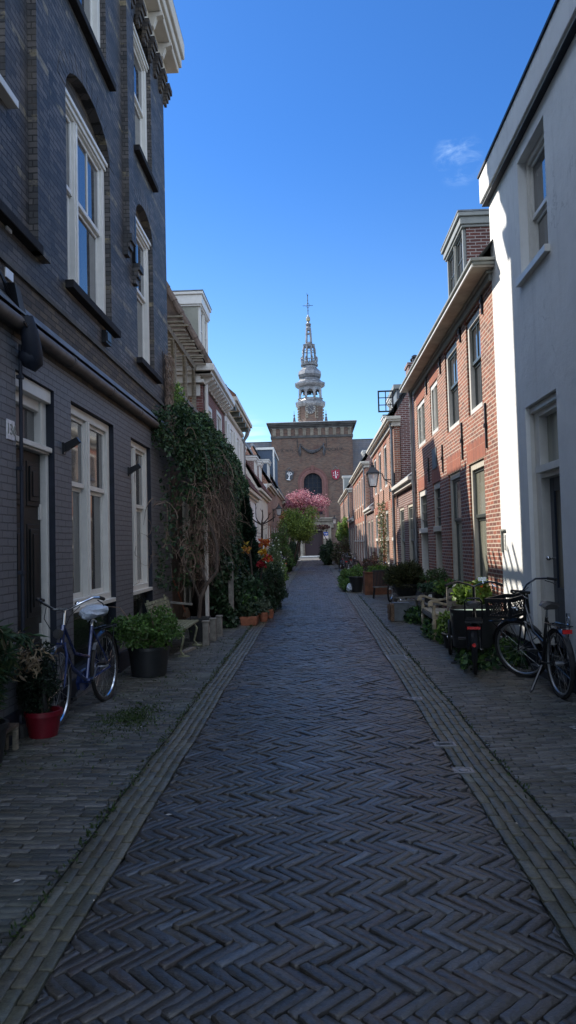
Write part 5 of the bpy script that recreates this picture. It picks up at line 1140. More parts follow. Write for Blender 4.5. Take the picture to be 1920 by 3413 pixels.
# ------------------------------------------------ bicycles
def bicycle(name, label, loc, heading, lean=0.0, steer=0.0, paint='bike_black', tyre_r=0.345, group=None, bars='dutch', rack=True, crate=False, cover=False, stand='side', lamp=True, rim='rim_metal', light=True, tail=True, scale=1.0, tread='rubber'):
    t = thing(name, label, 'bicycle', loc, 0, group); t.rotation_euler = (lean, 0, heading); t.scale = (scale,) * 3
    r = tyre_r; hr = Vector((-.54, 0, r)); hf = Vector((.56, 0, r)); A = Vector((.40, 0, .74)); u = Vector((-.30, 0, .954)).normalized()
    S = Matrix.Rotation(steer, 3, u); ST = lambda p: A + S @ (p - A)
    def wheel(c, T, nm):
        m = MB(T); m.torus(c, (0, 0, 0), r - .02, .021, 36, 8); w = m.build(nm, tread, t, local=True, smooth=True)
        m = MB(T); m.torus(c, (0, 0, 0), r - .048, .013, 36, 6, sc=1.0); m.build('rim', rim, w, local=True, smooth=True)
        m = MB(T); m.tube([(c.x, -.045, c.z), (c.x, .045, c.z)], .022, 8); m.build('hub', 'rim_metal', w, local=True)
        m = MB(T)
        for k in range(18):
            a = k * math.pi / 9 + .1; s_ = .03 if k % 2 else -.03; a2 = a + (.25 if k % 4 < 2 else -.25)
            m.tube([(c.x + .02 * math.cos(a2), s_, c.z + .02 * math.sin(a2)), (c.x + (r - .05) * math.cos(a), 0, c.z + (r - .05) * math.sin(a))], .0016, 3, caps=False)
        m.build('spokes', 'rim_metal', w, local=True)
    wheel(hr, None, 'rear_wheel'); wheel(hf, ST, 'front_wheel')
    bb = Vector((-.08, 0, .29)); st = Vector((-.26, 0, .78)); ht = Vector((.385, 0, .86)); hb = Vector((.43, 0, .66))
    m = MB(); m.tube([bb, st], .017, 8); m.tube([hb, (.2, 0, .44), bb], .017, 8); m.tube([ht, (.16, 0, .58), (-.16, 0, .50)], .015, 8); m.tube([ht, hb], .021, 8)
    for s_ in (-1, 1): m.tube([(-.08, s_ * .02, .29), (-.54, s_ * .06, r)], .009, 6); m.tube([(-.25, s_ * .015, .74), (-.54, s_ * .06, r)], .008, 6)
    m.tube([(-.08, -.04, .29), (-.08, .04, .29)], .025, 8); m.build('frame', paint, t, local=True, smooth=True)
    m = MB(ST)
    for s_ in (-1, 1): m.tube([(.44, s_ * .03, .70), (.46, s_ * .055, .60), (.56, s_ * .058, r)], [.012, .013, .008], 6)
    m.tube([(.44, -.045, .70), (.44, .045, .70)], .014, 6); m.build('fork', paint, t, local=True, smooth=True)
    m = MB(ST); m.tube([(.385, 0, .86), (.345, 0, .99)], .013, 8); m.tube([(.345, 0, .99), (.40, 0, 1.0)], .014, 8)
    if bars == 'dutch': pl_ = [(.40, 0, 1.0), (.41, .07, 1.0), (.40, .16, 1.05), (.33, .25, 1.09), (.20, .275, 1.08), (.10, .28, 1.06)]
    else: pl_ = [(.40, 0, 1.0), (.40, .10, 1.02), (.36, .2, 1.06), (.29, .29, 1.08), (.22, .32, 1.07)]
    left = [(x, y, z) for x, y, z in pl_]; right = [(x, -y, z) for x, y, z in pl_[1:]]
    m.tube(right[::-1] + left, .0115, 8); hbm = m.build('handlebar', 'chrome' if paint == 'bike_blue' else 'bike_black', t, local=True, smooth=True)
    for s_ in (-1, 1):
        e1, e0 = pl_[-1], pl_[-2]; m = MB(ST); m.tube([(e0[0], s_ * e0[1], e0[2]), (e1[0] - .01, s_ * e1[1], e1[2])], .017, 8); m.build('grip', 'rubber', hbm, local=True, smooth=True)
        m = MB(ST); m.tube([(e0[0] + .03, s_ * (e0[1] - .01), e0[2] - .02), (e0[0] - .04, s_ * (e0[1] + .015), e0[2] - .055), (e1[0] + .02, s_ * (e1[1] + .01), e1[2] - .06)], .006, 5); m.build('brake_lever', 'chrome', hbm, local=True)
    m = MB(ST); m.sphere((.36, .12, 1.045), .026, 8, 6, sc=(1, 1, .7)); m.build('bell', 'chrome', hbm, local=True, smooth=True)
    m = MB(ST); m.tube([(.38, .15, 1.02), (.50, .10, .95), (.50, .03, .80), (.46, .02, .66)], .004, 4); m.tube([(.38, -.15, 1.02), (.52, -.12, .93), (.46, -.03, .74)], .004, 4); m.build('cable', 'rubber', t, local=True)
    # saddle
    m = MB(); m.tube([st, (-.285, 0, .86)], .012, 8); m.build('seat_post', 'chrome', t, local=True)
    m = MB(); n = 8; v = []
    for (x, w, z) in ((-.42, .075, .90), (-.39, .105, .925), (-.32, .10, .925), (-.24, .06, .915), (-.16, .03, .915), (-.12, .012, .905)):
        for k in range(n): a = 2 * math.pi * k / n; v.append((x, w * math.cos(a), z + .028 * math.sin(a) - .012 * abs(math.cos(a))))
    m.add(v, [(i * n + k, i * n + (k + 1) % n, (i + 1) * n + (k + 1) % n, (i + 1) * n + k) for i in range(5) for k in range(n)] + [tuple(range(n)), tuple(range(5 * n, 6 * n))])
    m.tube([(-.38, .03, .875), (-.3, .03, .865), (-.2, .01, .88)], .005, 4); m.tube([(-.38, -.03, .875), (-.3, -.03, .865), (-.2, -.01, .88)], .005, 4)
    m.build('saddle', 'leather', t, local=True, smooth=True)
    if cover:
        m = MB(); n = 14; v = []
        for i, (x, w, z, hh) in enumerate(((-.455, .03, .91, .03), (-.43, .10, .92, .055), (-.36, .135, .93, .065), (-.28, .115, .925, .06), (-.2, .085, .925, .058), (-.12, .06, .92, .05), (-.08, .02, .91, .03))):
            for k in range(n):
                a = 2 * math.pi * k / n; j_ = 1 + random.uniform(-.16, .16); v.append((x + random.uniform(-.006, .006), w * j_ * math.cos(a), z - .012 + hh * j_ * math.sin(a)))
        m.add(v, [(i * n + k, i * n + (k + 1) % n, (i + 1) * n + (k + 1) % n, (i + 1) * n + k) for i in range(6) for k in range(n)] + [tuple(range(n)), tuple(range(6 * n, 7 * n))])
        for k in range(5): a = k * 1.3; m.add([(-.27, 0, .87), (-.27 + .05 * math.cos(a), .05 * math.sin(a), .80 + .01 * k), (-.27 + .05 * math.cos(a + .7), .05 * math.sin(a + .7), .82)], [(0, 1, 2)])
        m.build('saddle_cover', 'bag_plastic', t, local=True)
    # mudguards
    def guard(c, a0, a1, T, nm):
        m = MB(T); v = []; n = 16
        for i in range(n + 1):
            a = a0 + (a1 - a0) * i / n; rr = r + .018
            for (dy, dr) in ((-.028, -.012), (0, .004), (.028, -.012)): v.append((c.x + (rr + dr) * math.cos(a), dy, c.z + (rr + dr) * math.sin(a)))
        m.add(v, [(i * 3 + k, i * 3 + k + 1, i * 3 + k + 4, i * 3 + k + 3) for i in range(n) for k in (0, 1)])
        for a in (a0, (a0 + a1) / 2):
            for s_ in (-1, 1): m.tube([(c.x + (r + .01) * math.cos(a), s_ * .028, c.z + (r + .01) * math.sin(a)), (c.x, s_ * .05, c.z)], .003, 4)
        m.build(nm, paint if paint != 'bike_blue' else 'bike_black', t, local=True)
    guard(hr, R(195), R(35), None, 'rear_mudguard'); guard(hf, R(150), R(10), ST, 'front_mudguard')
    m = MB(); m.prism([(-.56, r + .05), (-.60, r), (-.56, r - .05), (-.1, .20), (.0, .22), (.02, .29), (-.02, .37), (-.1, .38)], lambda a, b, d: (a, -d, b), .035, .06); m.build('chain_case', paint, t, local=True, bevel=.006)
    m = MB(); m.tube([(-.08, -.07, .29), (.0, -.08, .15)], .009, 5); m.tube([(-.08, .06, .29), (-.16, .08, .43)], .009, 5); m.box(-.045, .045, -.18, -.09, .135, .16); m.box(-.205, -.115, .09, .18, .42, .445); m.tube([(-.08, -.07, .29), (-.08, .07, .29)], .012, 6); m.build('pedals', 'bike_black', t, local=True)
    if rack:
        m = MB()
        for s_ in (-1, 1): m.tube([(-.30, s_ * .02, .70), (-.36, s_ * .055, .735), (-.78, s_ * .06, .735)], .006, 5); m.tube([(-.70, s_ * .06, .735), (-.54, s_ * .065, r)], .005, 5); m.tube([(-.46, s_ * .06, .735), (-.54, s_ * .065, r)], .005, 5)
        for x in (-.42, -.54, -.66, -.78): m.tube([(x, -.06, .735), (x, .06, .735)], .005, 5)
        m.build('luggage_rack', 'bike_black' if paint != 'bike_blue' else 'black_iron', t, local=True)
    if tail: m = MB(); m.box(-.80, -.775, -.045, .045, .67, .71); m.build('tail_light', 'red_lens', t, local=True)
    m = MB(ST); m.tube([(.47, 0, .80), (.50, 0, .80), (.53, 0, .80)], [.02, .042, .045], 12); m.build('headlight', 'chrome', t, local=True, smooth=True)
    if stand == 'side': m = MB(); m.tube([(-.30, .05, .30), (-.36, .20, .015)], .010, 6); m.tube([(-.36, .20, .015), (-.42, .22, .012)], .012, 6); m.build('kickstand', 'bike_black', t, local=True)
    elif stand == 'double':
        m = MB()
        for s_ in (-1, 1): m.tube([(-.12, s_ * .03, .26), (-.22, s_ * .19, .02)], .014, 6); m.tube([(-.22, s_ * .19, .02), (-.30, s_ * .22, .015)], .016, 6)
        m.build('kickstand', 'bike_black', t, local=True)
    if crate:
        m = MB(ST); m.tube([(.42, .08, .68), (.45, .14, .715), (.80, .14, .715)], .008, 5); m.tube([(.42, -.08, .68), (.45, -.14, .715), (.80, -.14, .715)], .008, 5)
        for x in (.5, .62, .74): m.tube([(x, -.14, .715), (x, .14, .715)], .006, 5)
        m.tube([(.78, .12, .715), (.58, .06, .37)], .006, 5); m.tube([(.78, -.12, .715), (.58, -.06, .37)], .006, 5); m.build('front_rack', 'bike_black', t, local=True)
        CT = lambda p: ST(Vector((.625, 0, .73)) + Euler((R(7), R(-3), 0)).to_matrix() @ (p - Vector((.625, 0, .73))))
        m = MB(CT); x0, x1, y0, y1, z0, z1 = .46, .79, -.19, .19, .735, .96
        for z, h in ((z0, .03), (z1 - .045, .045)):
            for (a, b, c_, d_) in ((x0, x1, y0, y0 + .02), (x0, x1, y1 - .02, y1), (x0, x0 + .02, y0 + .02, y1 - .02), (x1 - .02, x1, y0 + .02, y1 - .02)): m.box(a, b, c_, d_, z, z + h)
        for x in (x0, x1 - .03):
            for y_ in (y0, y1 - .03): m.box(x + .001, x + .029, y_ + .001, y_ + .029, z0 + .03, z1 - .045)
        n = 12
        for i in range(1, n):   # woven lattice walls and floor
            yy = y0 + (y1 - y0) * i / n
            for x in (x0 + .01, x1 - .01): m.beam((x, yy, z0 + .03), (x, min(max(yy + .09, y0), y1 - .01), z1 - .045), .004, .006); m.beam((x + .002, yy, z0 + .03), (x + .002, max(yy - .09, y0 + .01), z1 - .045), .004, .006)
            m.beam((x0, yy, z0 + .01), (x1, yy, z0 + .01), .012, .005)
        for i in range(1, 9):
            xx = x0 + (x1 - x0) * i / 9
            for y_ in (y0 + .01, y1 - .01): m.beam((xx, y_, z0 + .03), (min(xx + .09, x1 - .01), y_, z1 - .045), .004, .006); m.beam((xx, y_ + .002, z0 + .03), (max(xx - .09, x0 + .01), y_ + .002, z1 - .045), .004, .006)
            m.beam((xx, y0, z0 + .016), (xx, y1, z0 + .016), .012, .005)
        m.build('crate', 'black_plastic', t, local=True)
    return t
def head(p, q): return math.atan2(q[1] - p[1], q[0] - p[0])
bicycle('bicycle', 'blue city bicycle with a plastic bag over its saddle, leaning by the black front door', (-2.275, 7.18, 0.005), head((-2.235, 7.72), (-2.33, 6.63)), lean=R(2), steer=R(6), paint='bike_blue', cover=True, tail=False, scale=1.05, stand=None, bars='dutch', rim='chrome')
bicycle('bicycle', 'black bicycle with a black plastic crate in front, parked at the white house', (2.38, 8.03, 0.0), R(93), lean=R(-1), steer=R(40), crate=True, stand='double')
bk = bicycle('bicycle', 'silver wheeled bicycle lying against the flowering shrubs on the left', (-1.48, 30.6, 0.0), R(78), lean=R(-8), steer=R(-30), rim='chrome', group='bicycles parked along the lane far off')
for (x, y, h, ln, lab) in ((-1.62, 33.2, 95, 5, 'dark bicycle standing behind the silver wheeled one on the left'), (-1.60, 36.2, 100, 6, 'third bicycle on the left, under the green tree'),
                      (1.75, 42.2, 80, -6, 'bicycle farthest away in the row of bikes on the right'), (1.55, 40.0, 112, 5, 'bicycle in the middle of the right hand row of bikes'), (1.85, 36.6, 70, -5, 'bicycle nearest of the far bikes on the right, behind the green planter'), (2.1, 19.2, 100, -5, 'bicycle whose chrome handlebar shows above the bamboo bowl')):
    c_ = copy_tree(bk); c_.location = (x, y, 0); c_.rotation_euler = (R(ln), 0, R(h)); c_['label'] = lab
# cargo bike
CB = thing('cargo_bicycle', 'black cargo bicycle with a large round tub in front, seen from behind', 'cargo bicycle', (1.95, 9.25, 0), R(77))
r = .30; hr = Vector((-.32, 0, r))
m = MB(); m.torus(hr, (0, 0, 0), r - .022, .024, 36, 8); w_o = m.build('rear_wheel', 'rubber', CB, local=True, smooth=True)
m = MB(); m.torus(hr, (0, 0, 0), r - .055, .015, 36, 6); m.build('rim', 'bike_black', w_o, local=True); m = MB()
for k in range(18): a = k * math.pi / 9; m.tube([(hr.x, .02 * (-1) ** k, hr.z), (hr.x + (r - .06) * math.cos(a), 0, hr.z + (r - .06) * math.sin(a))], .0018, 3)
m.build('spokes', 'rim_metal', w_o, local=True)
m = MB(); m.tube([(.05, 0, .24), (-.05, 0, .70)], .022, 8); m.tube([(.05, 0, .24), (.9, 0, .20)], .03, 8); m.tube([(-.04, 0, .58), (.35, 0, .62), (.42, 0, .30)], .022, 8)
for s_ in (-1, 1): m.tube([(.05, s_ * .03, .24), (-.32, s_ * .075, r)], .012, 6); m.tube([(-.04, s_ * .03, .62), (-.32, s_ * .075, r)], .010, 6)
m.build('frame', 'bike_black', CB, local=True, smooth=True)
m = MB(); v = []; n = 40; prof = ((.165, .72, .86), (.18, .86, .92), (.40, .94, .96), (.62, 1.0, 1.0), (.665, 1.03, 1.02), (.68, 1.03, 1.02), (.68, .97, .98), (.60, .95, .97), (.22, .85, .9))
for (z, kx, ky) in prof:
    for k in range(n):
        a = 2 * math.pi * k / n; c_, s_ = math.cos(a), math.sin(a); ex = .62
        v.append((.93 + .43 * kx * math.copysign(abs(c_) ** ex, c_), .335 * ky * math.copysign(abs(s_) ** ex, s_), z))
m.add(v, [(i * n + k, i * n + (k + 1) % n, (i + 1) * n + (k + 1) % n, (i + 1) * n + k) for i in range(len(prof) - 1) for k in range(n)] + [tuple(range(n)), tuple(range(n * (len(prof) - 1), n * len(prof)))])
tub = m.build('tub', 'black_plastic', CB, local=True, smooth=True)
m = MB(); m.torus((.93, 0, .678), (R(90), 0, 0), .40, .0, 4, 3) if False else None
m.box(.62, .78, -.30, .30, .60, .63); m.box(1.06, 1.22, -.30, .30, .60, .63); m.build('tub_seat', 'green_pot', tub, local=True)
for s_ in (-1, 1):
    m = MB(); m.torus((1.15, s_ * .36, .25), (0, 0, 0), .228, .022, 28, 6); fw_ = m.build('front_wheel', 'rubber', CB, local=True, smooth=True)
    m = MB(); m.torus((1.15, s_ * .36, .25), (0, 0, 0), .2, .012, 28, 6); m.tube([(1.15, s_ * .30, .25), (1.15, s_ * .40, .25)], .02, 8); m.build('rim', 'rim_metal', fw_, local=True)
m = MB(); m.tube([(.42, 0, .30), (.34, 0, 1.0)], .018, 8); m.build('steering_post', 'bike_black', CB, local=True)
m = MB(); hp = [(.34, 0, 1.0), (.35, .08, 1.03), (.30, .2, 1.06), (.22, .28, 1.05), (.16, .33, 1.03)]; m.tube([(x, -y, z) for x, y, z in hp[1:]][::-1] + hp, .012, 8); hb_ = m.build('handlebar', 'bike_black', CB, local=True, smooth=True)
for s_ in (-1, 1):
    m = MB(); m.tube([(.22, s_ * .27, 1.052), (.14, s_ * .345, 1.025)], .018, 8); m.build('grip', 'rubber', hb_, local=True)
    m = MB(); m.tube([(.28, s_ * .22, 1.04), (.24, s_ * .25, 1.01), (.2, s_ * .32, .985)], .006, 5); m.build('brake_lever', 'chrome', hb_, local=True)
m = MB(); m.box(.30, .31, -.16, -.06, 1.07, 1.12); m.tube([(.3, -.12, 1.04), (.305, -.11, 1.09)], .005, 5); m.build('mirror', 'chrome', hb_, local=True)
m = MB(); v = []; n = 10
for (x, w, z) in ((-.20, .06, .80), (-.17, .10, .825), (-.08, .095, .825), (.0, .05, .815), (.08, .02, .81)):
    for k in range(n): a = 2 * math.pi * k / n; v.append((x, w * math.cos(a), z + .03 * math.sin(a)))
m.add(v, [(i * n + k, i * n + (k + 1) % n, (i + 1) * n + (k + 1) % n, (i + 1) * n + k) for i in range(4) for k in range(n)] + [tuple(range(n)), tuple(range(4 * n, 5 * n))]); m.tube([(-.06, 0, .68), (-.07, 0, .8)], .014, 8); m.build('saddle', 'leather', CB, local=True, smooth=True)
m = MB(); m.tube([(-.30, -.10, .62), (-.34, -.10, .86), (-.34, -.07, .90), (-.34, .07, .90), (-.34, .10, .86), (-.30, .10, .62)], .011, 6)
for s_ in (-1, 1): m.tube([(-.05, s_ * .09, .62), (-.52, s_ * .09, .62), (-.32, s_ * .08, r)], .008, 6)
m.box(-.50, -.08, -.10, .10, .622, .64)
for k in range(6): m.beam((-.5 + k * .07, -.1, .648), (-.46 + k * .07, .1, .648), .01, .012)
m.build('luggage_rack', 'black_iron', CB, local=True)
m = MB(); m.box(-.545, -.525, -.075, .075, .555, .585); m.build('tail_light', 'red_lens', CB, local=True)
m = MB(); m.tube([(-.655, 0, .385), (-.64, 0, .385)], .022, 12); m.build('reflector', 'red_lens', CB, local=True)
m = MB(); v = []; n = 16
for i in range(n + 1):
    a = R(200) + (R(30) - R(200)) * i / n
    for (dy, dr) in ((-.035, -.012), (0, .004), (.035, -.012)): v.append((hr.x + (r + .022 + dr) * math.cos(a), dy, hr.z + (r + .022 + dr) * math.sin(a)))
m.add(v, [(i * 3 + k, i * 3 + k + 1, i * 3 + k + 4, i * 3 + k + 3) for i in range(n) for k in (0, 1)]); m.build('rear_mudguard', 'bike_black', CB, local=True)
m = MB(); m.tube([(.45, .2, .2), (.45, .28, .02)], .014, 6); m.tube([(.45, -.2, .2), (.45, -.28, .02)], .014, 6)
for s_ in (-1, 1): m.box(.38, .5, s_ * .28 - .04, s_ * .28 + .04, .0, .025)
m.build('kickstand', 'black_iron', CB, local=True)
m = MB(); m.tube([(.05, -.09, .24), (.12, -.10, .10)], .01, 5); m.tube([(.05, .09, .24), (-.02, .1, .38)], .01, 5); m.box(.07, .17, -.2, -.11, .09, .115); m.box(-.07, .03, .11, .2, .37, .395); m.tube([(.05, -.09, .24), (.05, .09, .24)], .014, 6); m.build('pedals', 'black_iron', CB, local=True)
# ------------------------------------------------ pots and plants
GREEN = [(0.08, 0.17, 0.035), (0.055, 0.13, 0.03), (0.11, 0.21, 0.045), (0.06, 0.11, 0.03)]
DARK = [(0.018, 0.045, 0.018), (0.025, 0.055, 0.02), (0.014, 0.034, 0.016), (0.03, 0.06, 0.025)]
LIME = [(0.16, 0.26, 0.04), (0.12, 0.22, 0.04), (0.2, 0.3, 0.06)]
OLIVE = [(0.07, 0.085, 0.03), (0.05, 0.07, 0.025), (0.09, 0.09, 0.04)]
IVY = [(0.02, 0.055, 0.022), (0.028, 0.075, 0.03), (0.045, 0.10, 0.04), (0.014, 0.036, 0.018), (0.06, 0.11, 0.045)]
DRY = [(0.25, 0.19, 0.11), (0.18, 0.13, 0.075), (0.30, 0.24, 0.15)]
def pot(x, y, z, r0, r1, h, mat, name, label, cat='plant pot', sq=False, group=None, rim=.012, saucer=False):
    t = thing(name, label, cat, (x, y, z), 0, group); n = 4 if sq else 24; k = 1.414 if sq else 1; rot = math.pi / 4 if sq else 0
    m = MB(); m.lathe([(r0 * k, 0), (r1 * k, h - .04), (r1 * k + rim, h - .038), (r1 * k + rim, h), (r1 * k - .012, h), (r1 * k - .02, h - .05)], n=n, rot=rot, cap=True); m.build('pot', mat, t, local=True, smooth=not sq)
    m = MB(); m.lathe([(r1 * k - .022, h - .049), (r1 * k - .022, h - .04), (.001, h - .025)], n=n, rot=rot, cap=False); m.build('soil', 'soil', t, local=True)
    return t
def ell(n, c, rad, shell=0.55, lump=0.25, zmin=None):
    d = rng.normal(size=(n, 3)); d /= np.linalg.norm(d, axis=1)[:, None]; rr = shell + (1 - shell) * rng.random(n) ** .5
    l = 1 + lump * (np.sin(d[:, 0] * 5 + c[0] * 9) * np.cos(d[:, 1] * 4 + 1.3 * c[1]) + .6 * np.sin(d[:, 2] * 7 + d[:, 0] * 4))
    P = np.array(c) + d * (rr * l)[:, None] * np.array(rad)
    if zmin is not None: P = P[P[:, 2] > zmin]
    return P
def stems(mb, base, P, k, r=.006, bend=.1):
    for i in rng.integers(0, len(P), k):
        q = Vector(P[i]); b = Vector(base) + Vector((random.uniform(-.03, .03), random.uniform(-.03, .03), 0)); mid = b.lerp(q, .5) + Vector((random.uniform(-bend, bend), random.uniform(-bend, bend), abs(random.gauss(0, bend))))
        mb.tube([b, mid, q], [r, r * .7, r * .3], 4, caps=False)
def bushy(t, c, rad, n, size, cols, zb=0.0, aspect=.5, droop=.2, nst=12, sr=.006, shell=.45, lump=.25, name='foliage', zmin=None, world=False):
    P = ell(n, c, rad, shell, lump, zmin); leaves(name, P, size, cols, parent=t, local=True, aspect=aspect, droop=droop)
    m = MB(); stems(m, (0, 0, zb), P, nst, sr, min(rad) * .4); m.build('stems', 'twig', t, local=True)
t = pot(-2.355, 6.30, .01, .115, .15, .23, 'red_pot', 'potted_shrub', 'dark evergreen shrub in a dark red plastic pot beside the blue bicycle wheel')
bushy(t, (-.06, .02, .47), (.17, .18, .27), 4500, .05, [(0.012, 0.028, 0.014), (0.018, 0.04, 0.018), (0.01, 0.02, 0.012)], .2, aspect=.22, droop=-.1, nst=14, zmin=.2)
t = pot(-2.52, 5.55, .01, .12, .16, .3, 'black_plastic', 'potted_bamboo', 'drooping bamboo with dry tan tips at the left edge of the pavement')
m = MB(); PB = []; DB = []
for i in range(30):
    a = random.uniform(0, 6.28); L = random.uniform(.45, 1.0); sp = random.uniform(.05, .34); pts = [Vector((.05 * math.cos(a), .05 * math.sin(a), .25))]
    for k in range(1, 7): f = k / 6; pts.append(Vector((sp * math.cos(a) * f ** 1.4, sp * math.sin(a) * f ** 1.4, .25 + L * math.sin(f * 1.9) * .8)))
    m.tube(pts, [.005, .005, .004, .004, .003, .002, .002], 4, caps=False)
    for k in range(2, 7):
        for _ in range(16): q = pts[k].lerp(pts[k - 1], random.random()); PB.append(tuple(q)); dd = Vector((math.cos(a + random.gauss(0, 1)), math.sin(a + random.gauss(0, 1)), random.uniform(-.9, .1))).normalized(); DB.append(tuple(dd))
m.build('canes', 'twig', t, local=True); PB = np.array(PB); DB = np.array(DB)
leaves('foliage', PB, .13, [(0.03, 0.07, 0.03), (0.04, 0.085, 0.04), (0.06, 0.08, 0.03)], parent=t, local=True, aspect=.13, dirs=DB)
sel = PB[:, 2] > .72; leaves('dry_leaves', np.concatenate([PB[sel][:180] + [.0, 0, 0], rng.normal(0, 1, (170, 3)) * [.10, .1, .06] + [.12, .42, .72]]), .085, DRY, parent=t, local=True, aspect=.2, droop=.9)
t = thing('low_bench', 'low weathered dark wooden bench standing under the drooping bamboo', 'bench', (-2.5, 5.75, 0))
m = MB()
for k in range(4): m.box(-2.54 + k * .03, -2.54 + k * .03 + .027, 4.6, 5.95, .19, .215)
m.build('seat', 'brown_boards', t); m = MB(); m.box(-2.53, -2.50, 5.88, 5.93, 0, .19); m.box(-2.45, -2.42, 5.88, 5.93, 0, .19); m.box(-2.5, -2.45, 5.89, 5.92, .13, .19); m.build('leg', 'old_wood', t)
t = pot(-2.115, 9.28, .01, .215, .255, .36, 'black_plastic', 'potted_shrub', 'leafy green shrub in a big black tub in front of the green bench')
bushy(t, (.0, .02, .56), (.42, .36, .20), 5200, .05, GREEN, .32, nst=40, sr=.007, lump=.35, zmin=.34)
m = MB(); m.tube([(-.1, -.1, .5), (-.22, -.15, .72), (-.32, -.16, .86), (-.48, -.2, .88)], [.009, .008, .006, .003], 5); m.tube([(.1, -.1, .5), (.06, -.12, .8), (.12, -.1, .92), (.16, -.1, .84)], [.008, .007, .005, .003], 5); m.build('bare_branch', 'twig', t, local=True)
# slatted bench left
t = thing('slatted_bench', 'old green mossy slatted bench under the vine, behind the black tub', 'bench', (-2.2, 11.3, 0))
for i in range(7):
    z = .46 + i * .052; x = -2.33 - i * .016; m = MB(); m.beam((x, 10.5, z + .02), (x, 12.05, z), .045, .022, up=(1, 0, .3)); m.build('back_slat', 'mossy_wood', t)
for i in range(6):
    x = -2.30 + i * .068; m = MB(); m.beam((x, 10.45, .40 - i * .002), (x, 12.1, .40 - i * .002), .058, .026); m.build('seat_slat', 'mossy_wood', t)
for yy in (10.65, 11.85):
    m = MB(); m.tube([(-2.44, yy, .84), (-2.36, yy, .46), (-2.30, yy, .37), (-1.96, yy, .37), (-1.92, yy, .30), (-1.97, yy, .10), (-1.90, yy, .015)], .018, 6); m.tube([(-2.30, yy, .37), (-2.42, yy, .02)], .018, 6); m.tube([(-2.0, yy, .03), (-1.84, yy, .02)], .02, 6); m.build('leg', 'mossy_wood', t)
m = MB(); m.beam((-2.38, 12.06, .70), (-2.02, 12.06, .66), .07, .03); m.build('armrest', 'grey_wood', t)
t = thing('wooden_plank', 'pale loose plank lying on the pavement under the slatted bench', 'plank', (-2.0, 11.1, 0)); m = MB(); m.beam((-2.05, 10.8, .03), (-1.93, 11.5, .03), .09, .035); m.build('board', 'grey_wood', t)
t = thing('broom', 'broom with a reddish stick leaning on the boarded wall behind the bench', 'broom', (-2.5, 13.2, 0))
m = MB(); m.tube([(-2.62, 13.0, 1.35), (-2.50, 14.1, .35)], .014, 6); m.build('stick', 'terracotta', t); m = MB(); m.beam((-2.50, 14.1, .36), (-2.48, 14.25, .22), .06, .22); m.build('brush_head', 'coir', t)
t = pot(-1.98, 12.45, .01, .13, .17, .40, 'black_plastic', 'square_planter', 'empty looking square black pot holding the vine trunk, at the end of the bench', sq=True)
for (x, y, h, lab) in ((-1.79, 11.95, .52, 'near post of the low grey timber edging beside the vine'), (-1.75, 12.5, .50, 'middle post of the low grey timber edging beside the vine'), (-1.72, 13.1, .48, 'far post of the low grey timber edging beside the vine')):
    m = MB(); m.box(x - .05, x + .05, y - .05, y + .05, 0, h * .72); m.box(x - .06, x + .06, y - .06, y + .06, h * .72, h * .72 + .03); tag(m.build('timber_post', 'grey_wood', bevel=.008), lab, 'post', 'posts of the low timber edging')
m = MB(); m.box(-2.04, -1.98, 13.6, 13.72, .02, 2.3); m.box(-2.05, -1.97, 13.59, 13.73, 0, .12); tag(m.build('white_post', 'white_paint', bevel=.006), 'white wooden post standing in the hanging twigs of the vine', 'post')
m = MB(); m.box(-1.72, -1.62, 14.55, 14.62, 0, 1.28); m.box(-1.73, -1.61, 14.53, 14.64, 0, .1); tag(m.build('plank_post', 'grey_wood', bevel=.006), 'grey upright plank standing in the dark ivy right of the vine', 'post')
# climbing vine
VN = thing('climbing_vine', 'huge climbing vine with dark leaves above and a tangle of bare brown twigs below', 'vine', (-2.1, 14.5, 0))
def vfront(y, z):
    b = .62 * np.clip(1 - ((z - 2.9) / 2.1) ** 2, 0, 1) ** .6 * np.clip((y - 11.2) / 1.6, .12, 1) * np.clip((25.5 - y) / 5.0, 0, 1)
    return -2.55 + b + .10 * np.sin(y * 3.1 + z * 2) * np.sin(z * 4 + y)
n = 120000; y = 11.6 + 12.2 * rng.random(n) ** 1.15; z = rng.uniform(.9, 4.25, n); top = 4.05 + .16 * np.sin(y * 2.3) + .1 * np.sin(y * 5.7) - np.clip(y - 17.5, 0, 9) * .10 - np.clip(12.6 - y, 0, 2) * .35
low = np.where(y < 17.2, 2.5 + .25 * np.sin(y * 3.3) - np.clip(y - 14.8, 0, 2) * .9 - np.clip(12.6 - y, 0, 2) * -.2, 1.3); dens = np.clip((z - low) / .8, .10, 1) * (z < top) * (.55 + .45 * np.sin(y * 4.1 + z * 3.3) * np.sin(z * 5.2 - y * 2)); k = rng.random(n) < dens
y, z = y[k], z[k]; x = vfront(y, z) + .05 - rng.exponential(.10, len(y)); P = np.stack([np.maximum(x, -2.6), y, z], 1)
leaves('foliage', P, .080, IVY + [(0.05, 0.09, 0.04)], parent=VN, aspect=.55, droop=.8); q = P[rng.random(len(P)) < .12] + [.04, 0, 0]; leaves('young_leaves', q, .055, [(0.09, 0.16, 0.05), (0.07, 0.13, 0.05)], parent=VN, aspect=.5, droop=.3)
n = 2600; y = rng.uniform(13.1, 15.2, n); z = 4.1 + rng.random(n) ** 1.6 * .75; P = np.stack([rng.uniform(-2.7, -2.5, n), y, z], 1); leaves('terrace_leaves', P[z < 4.25 + .5 * np.sin((y - 13) * 1.5)], .07, LIME + GREEN, parent=VN, droop=.2)
m = MB()
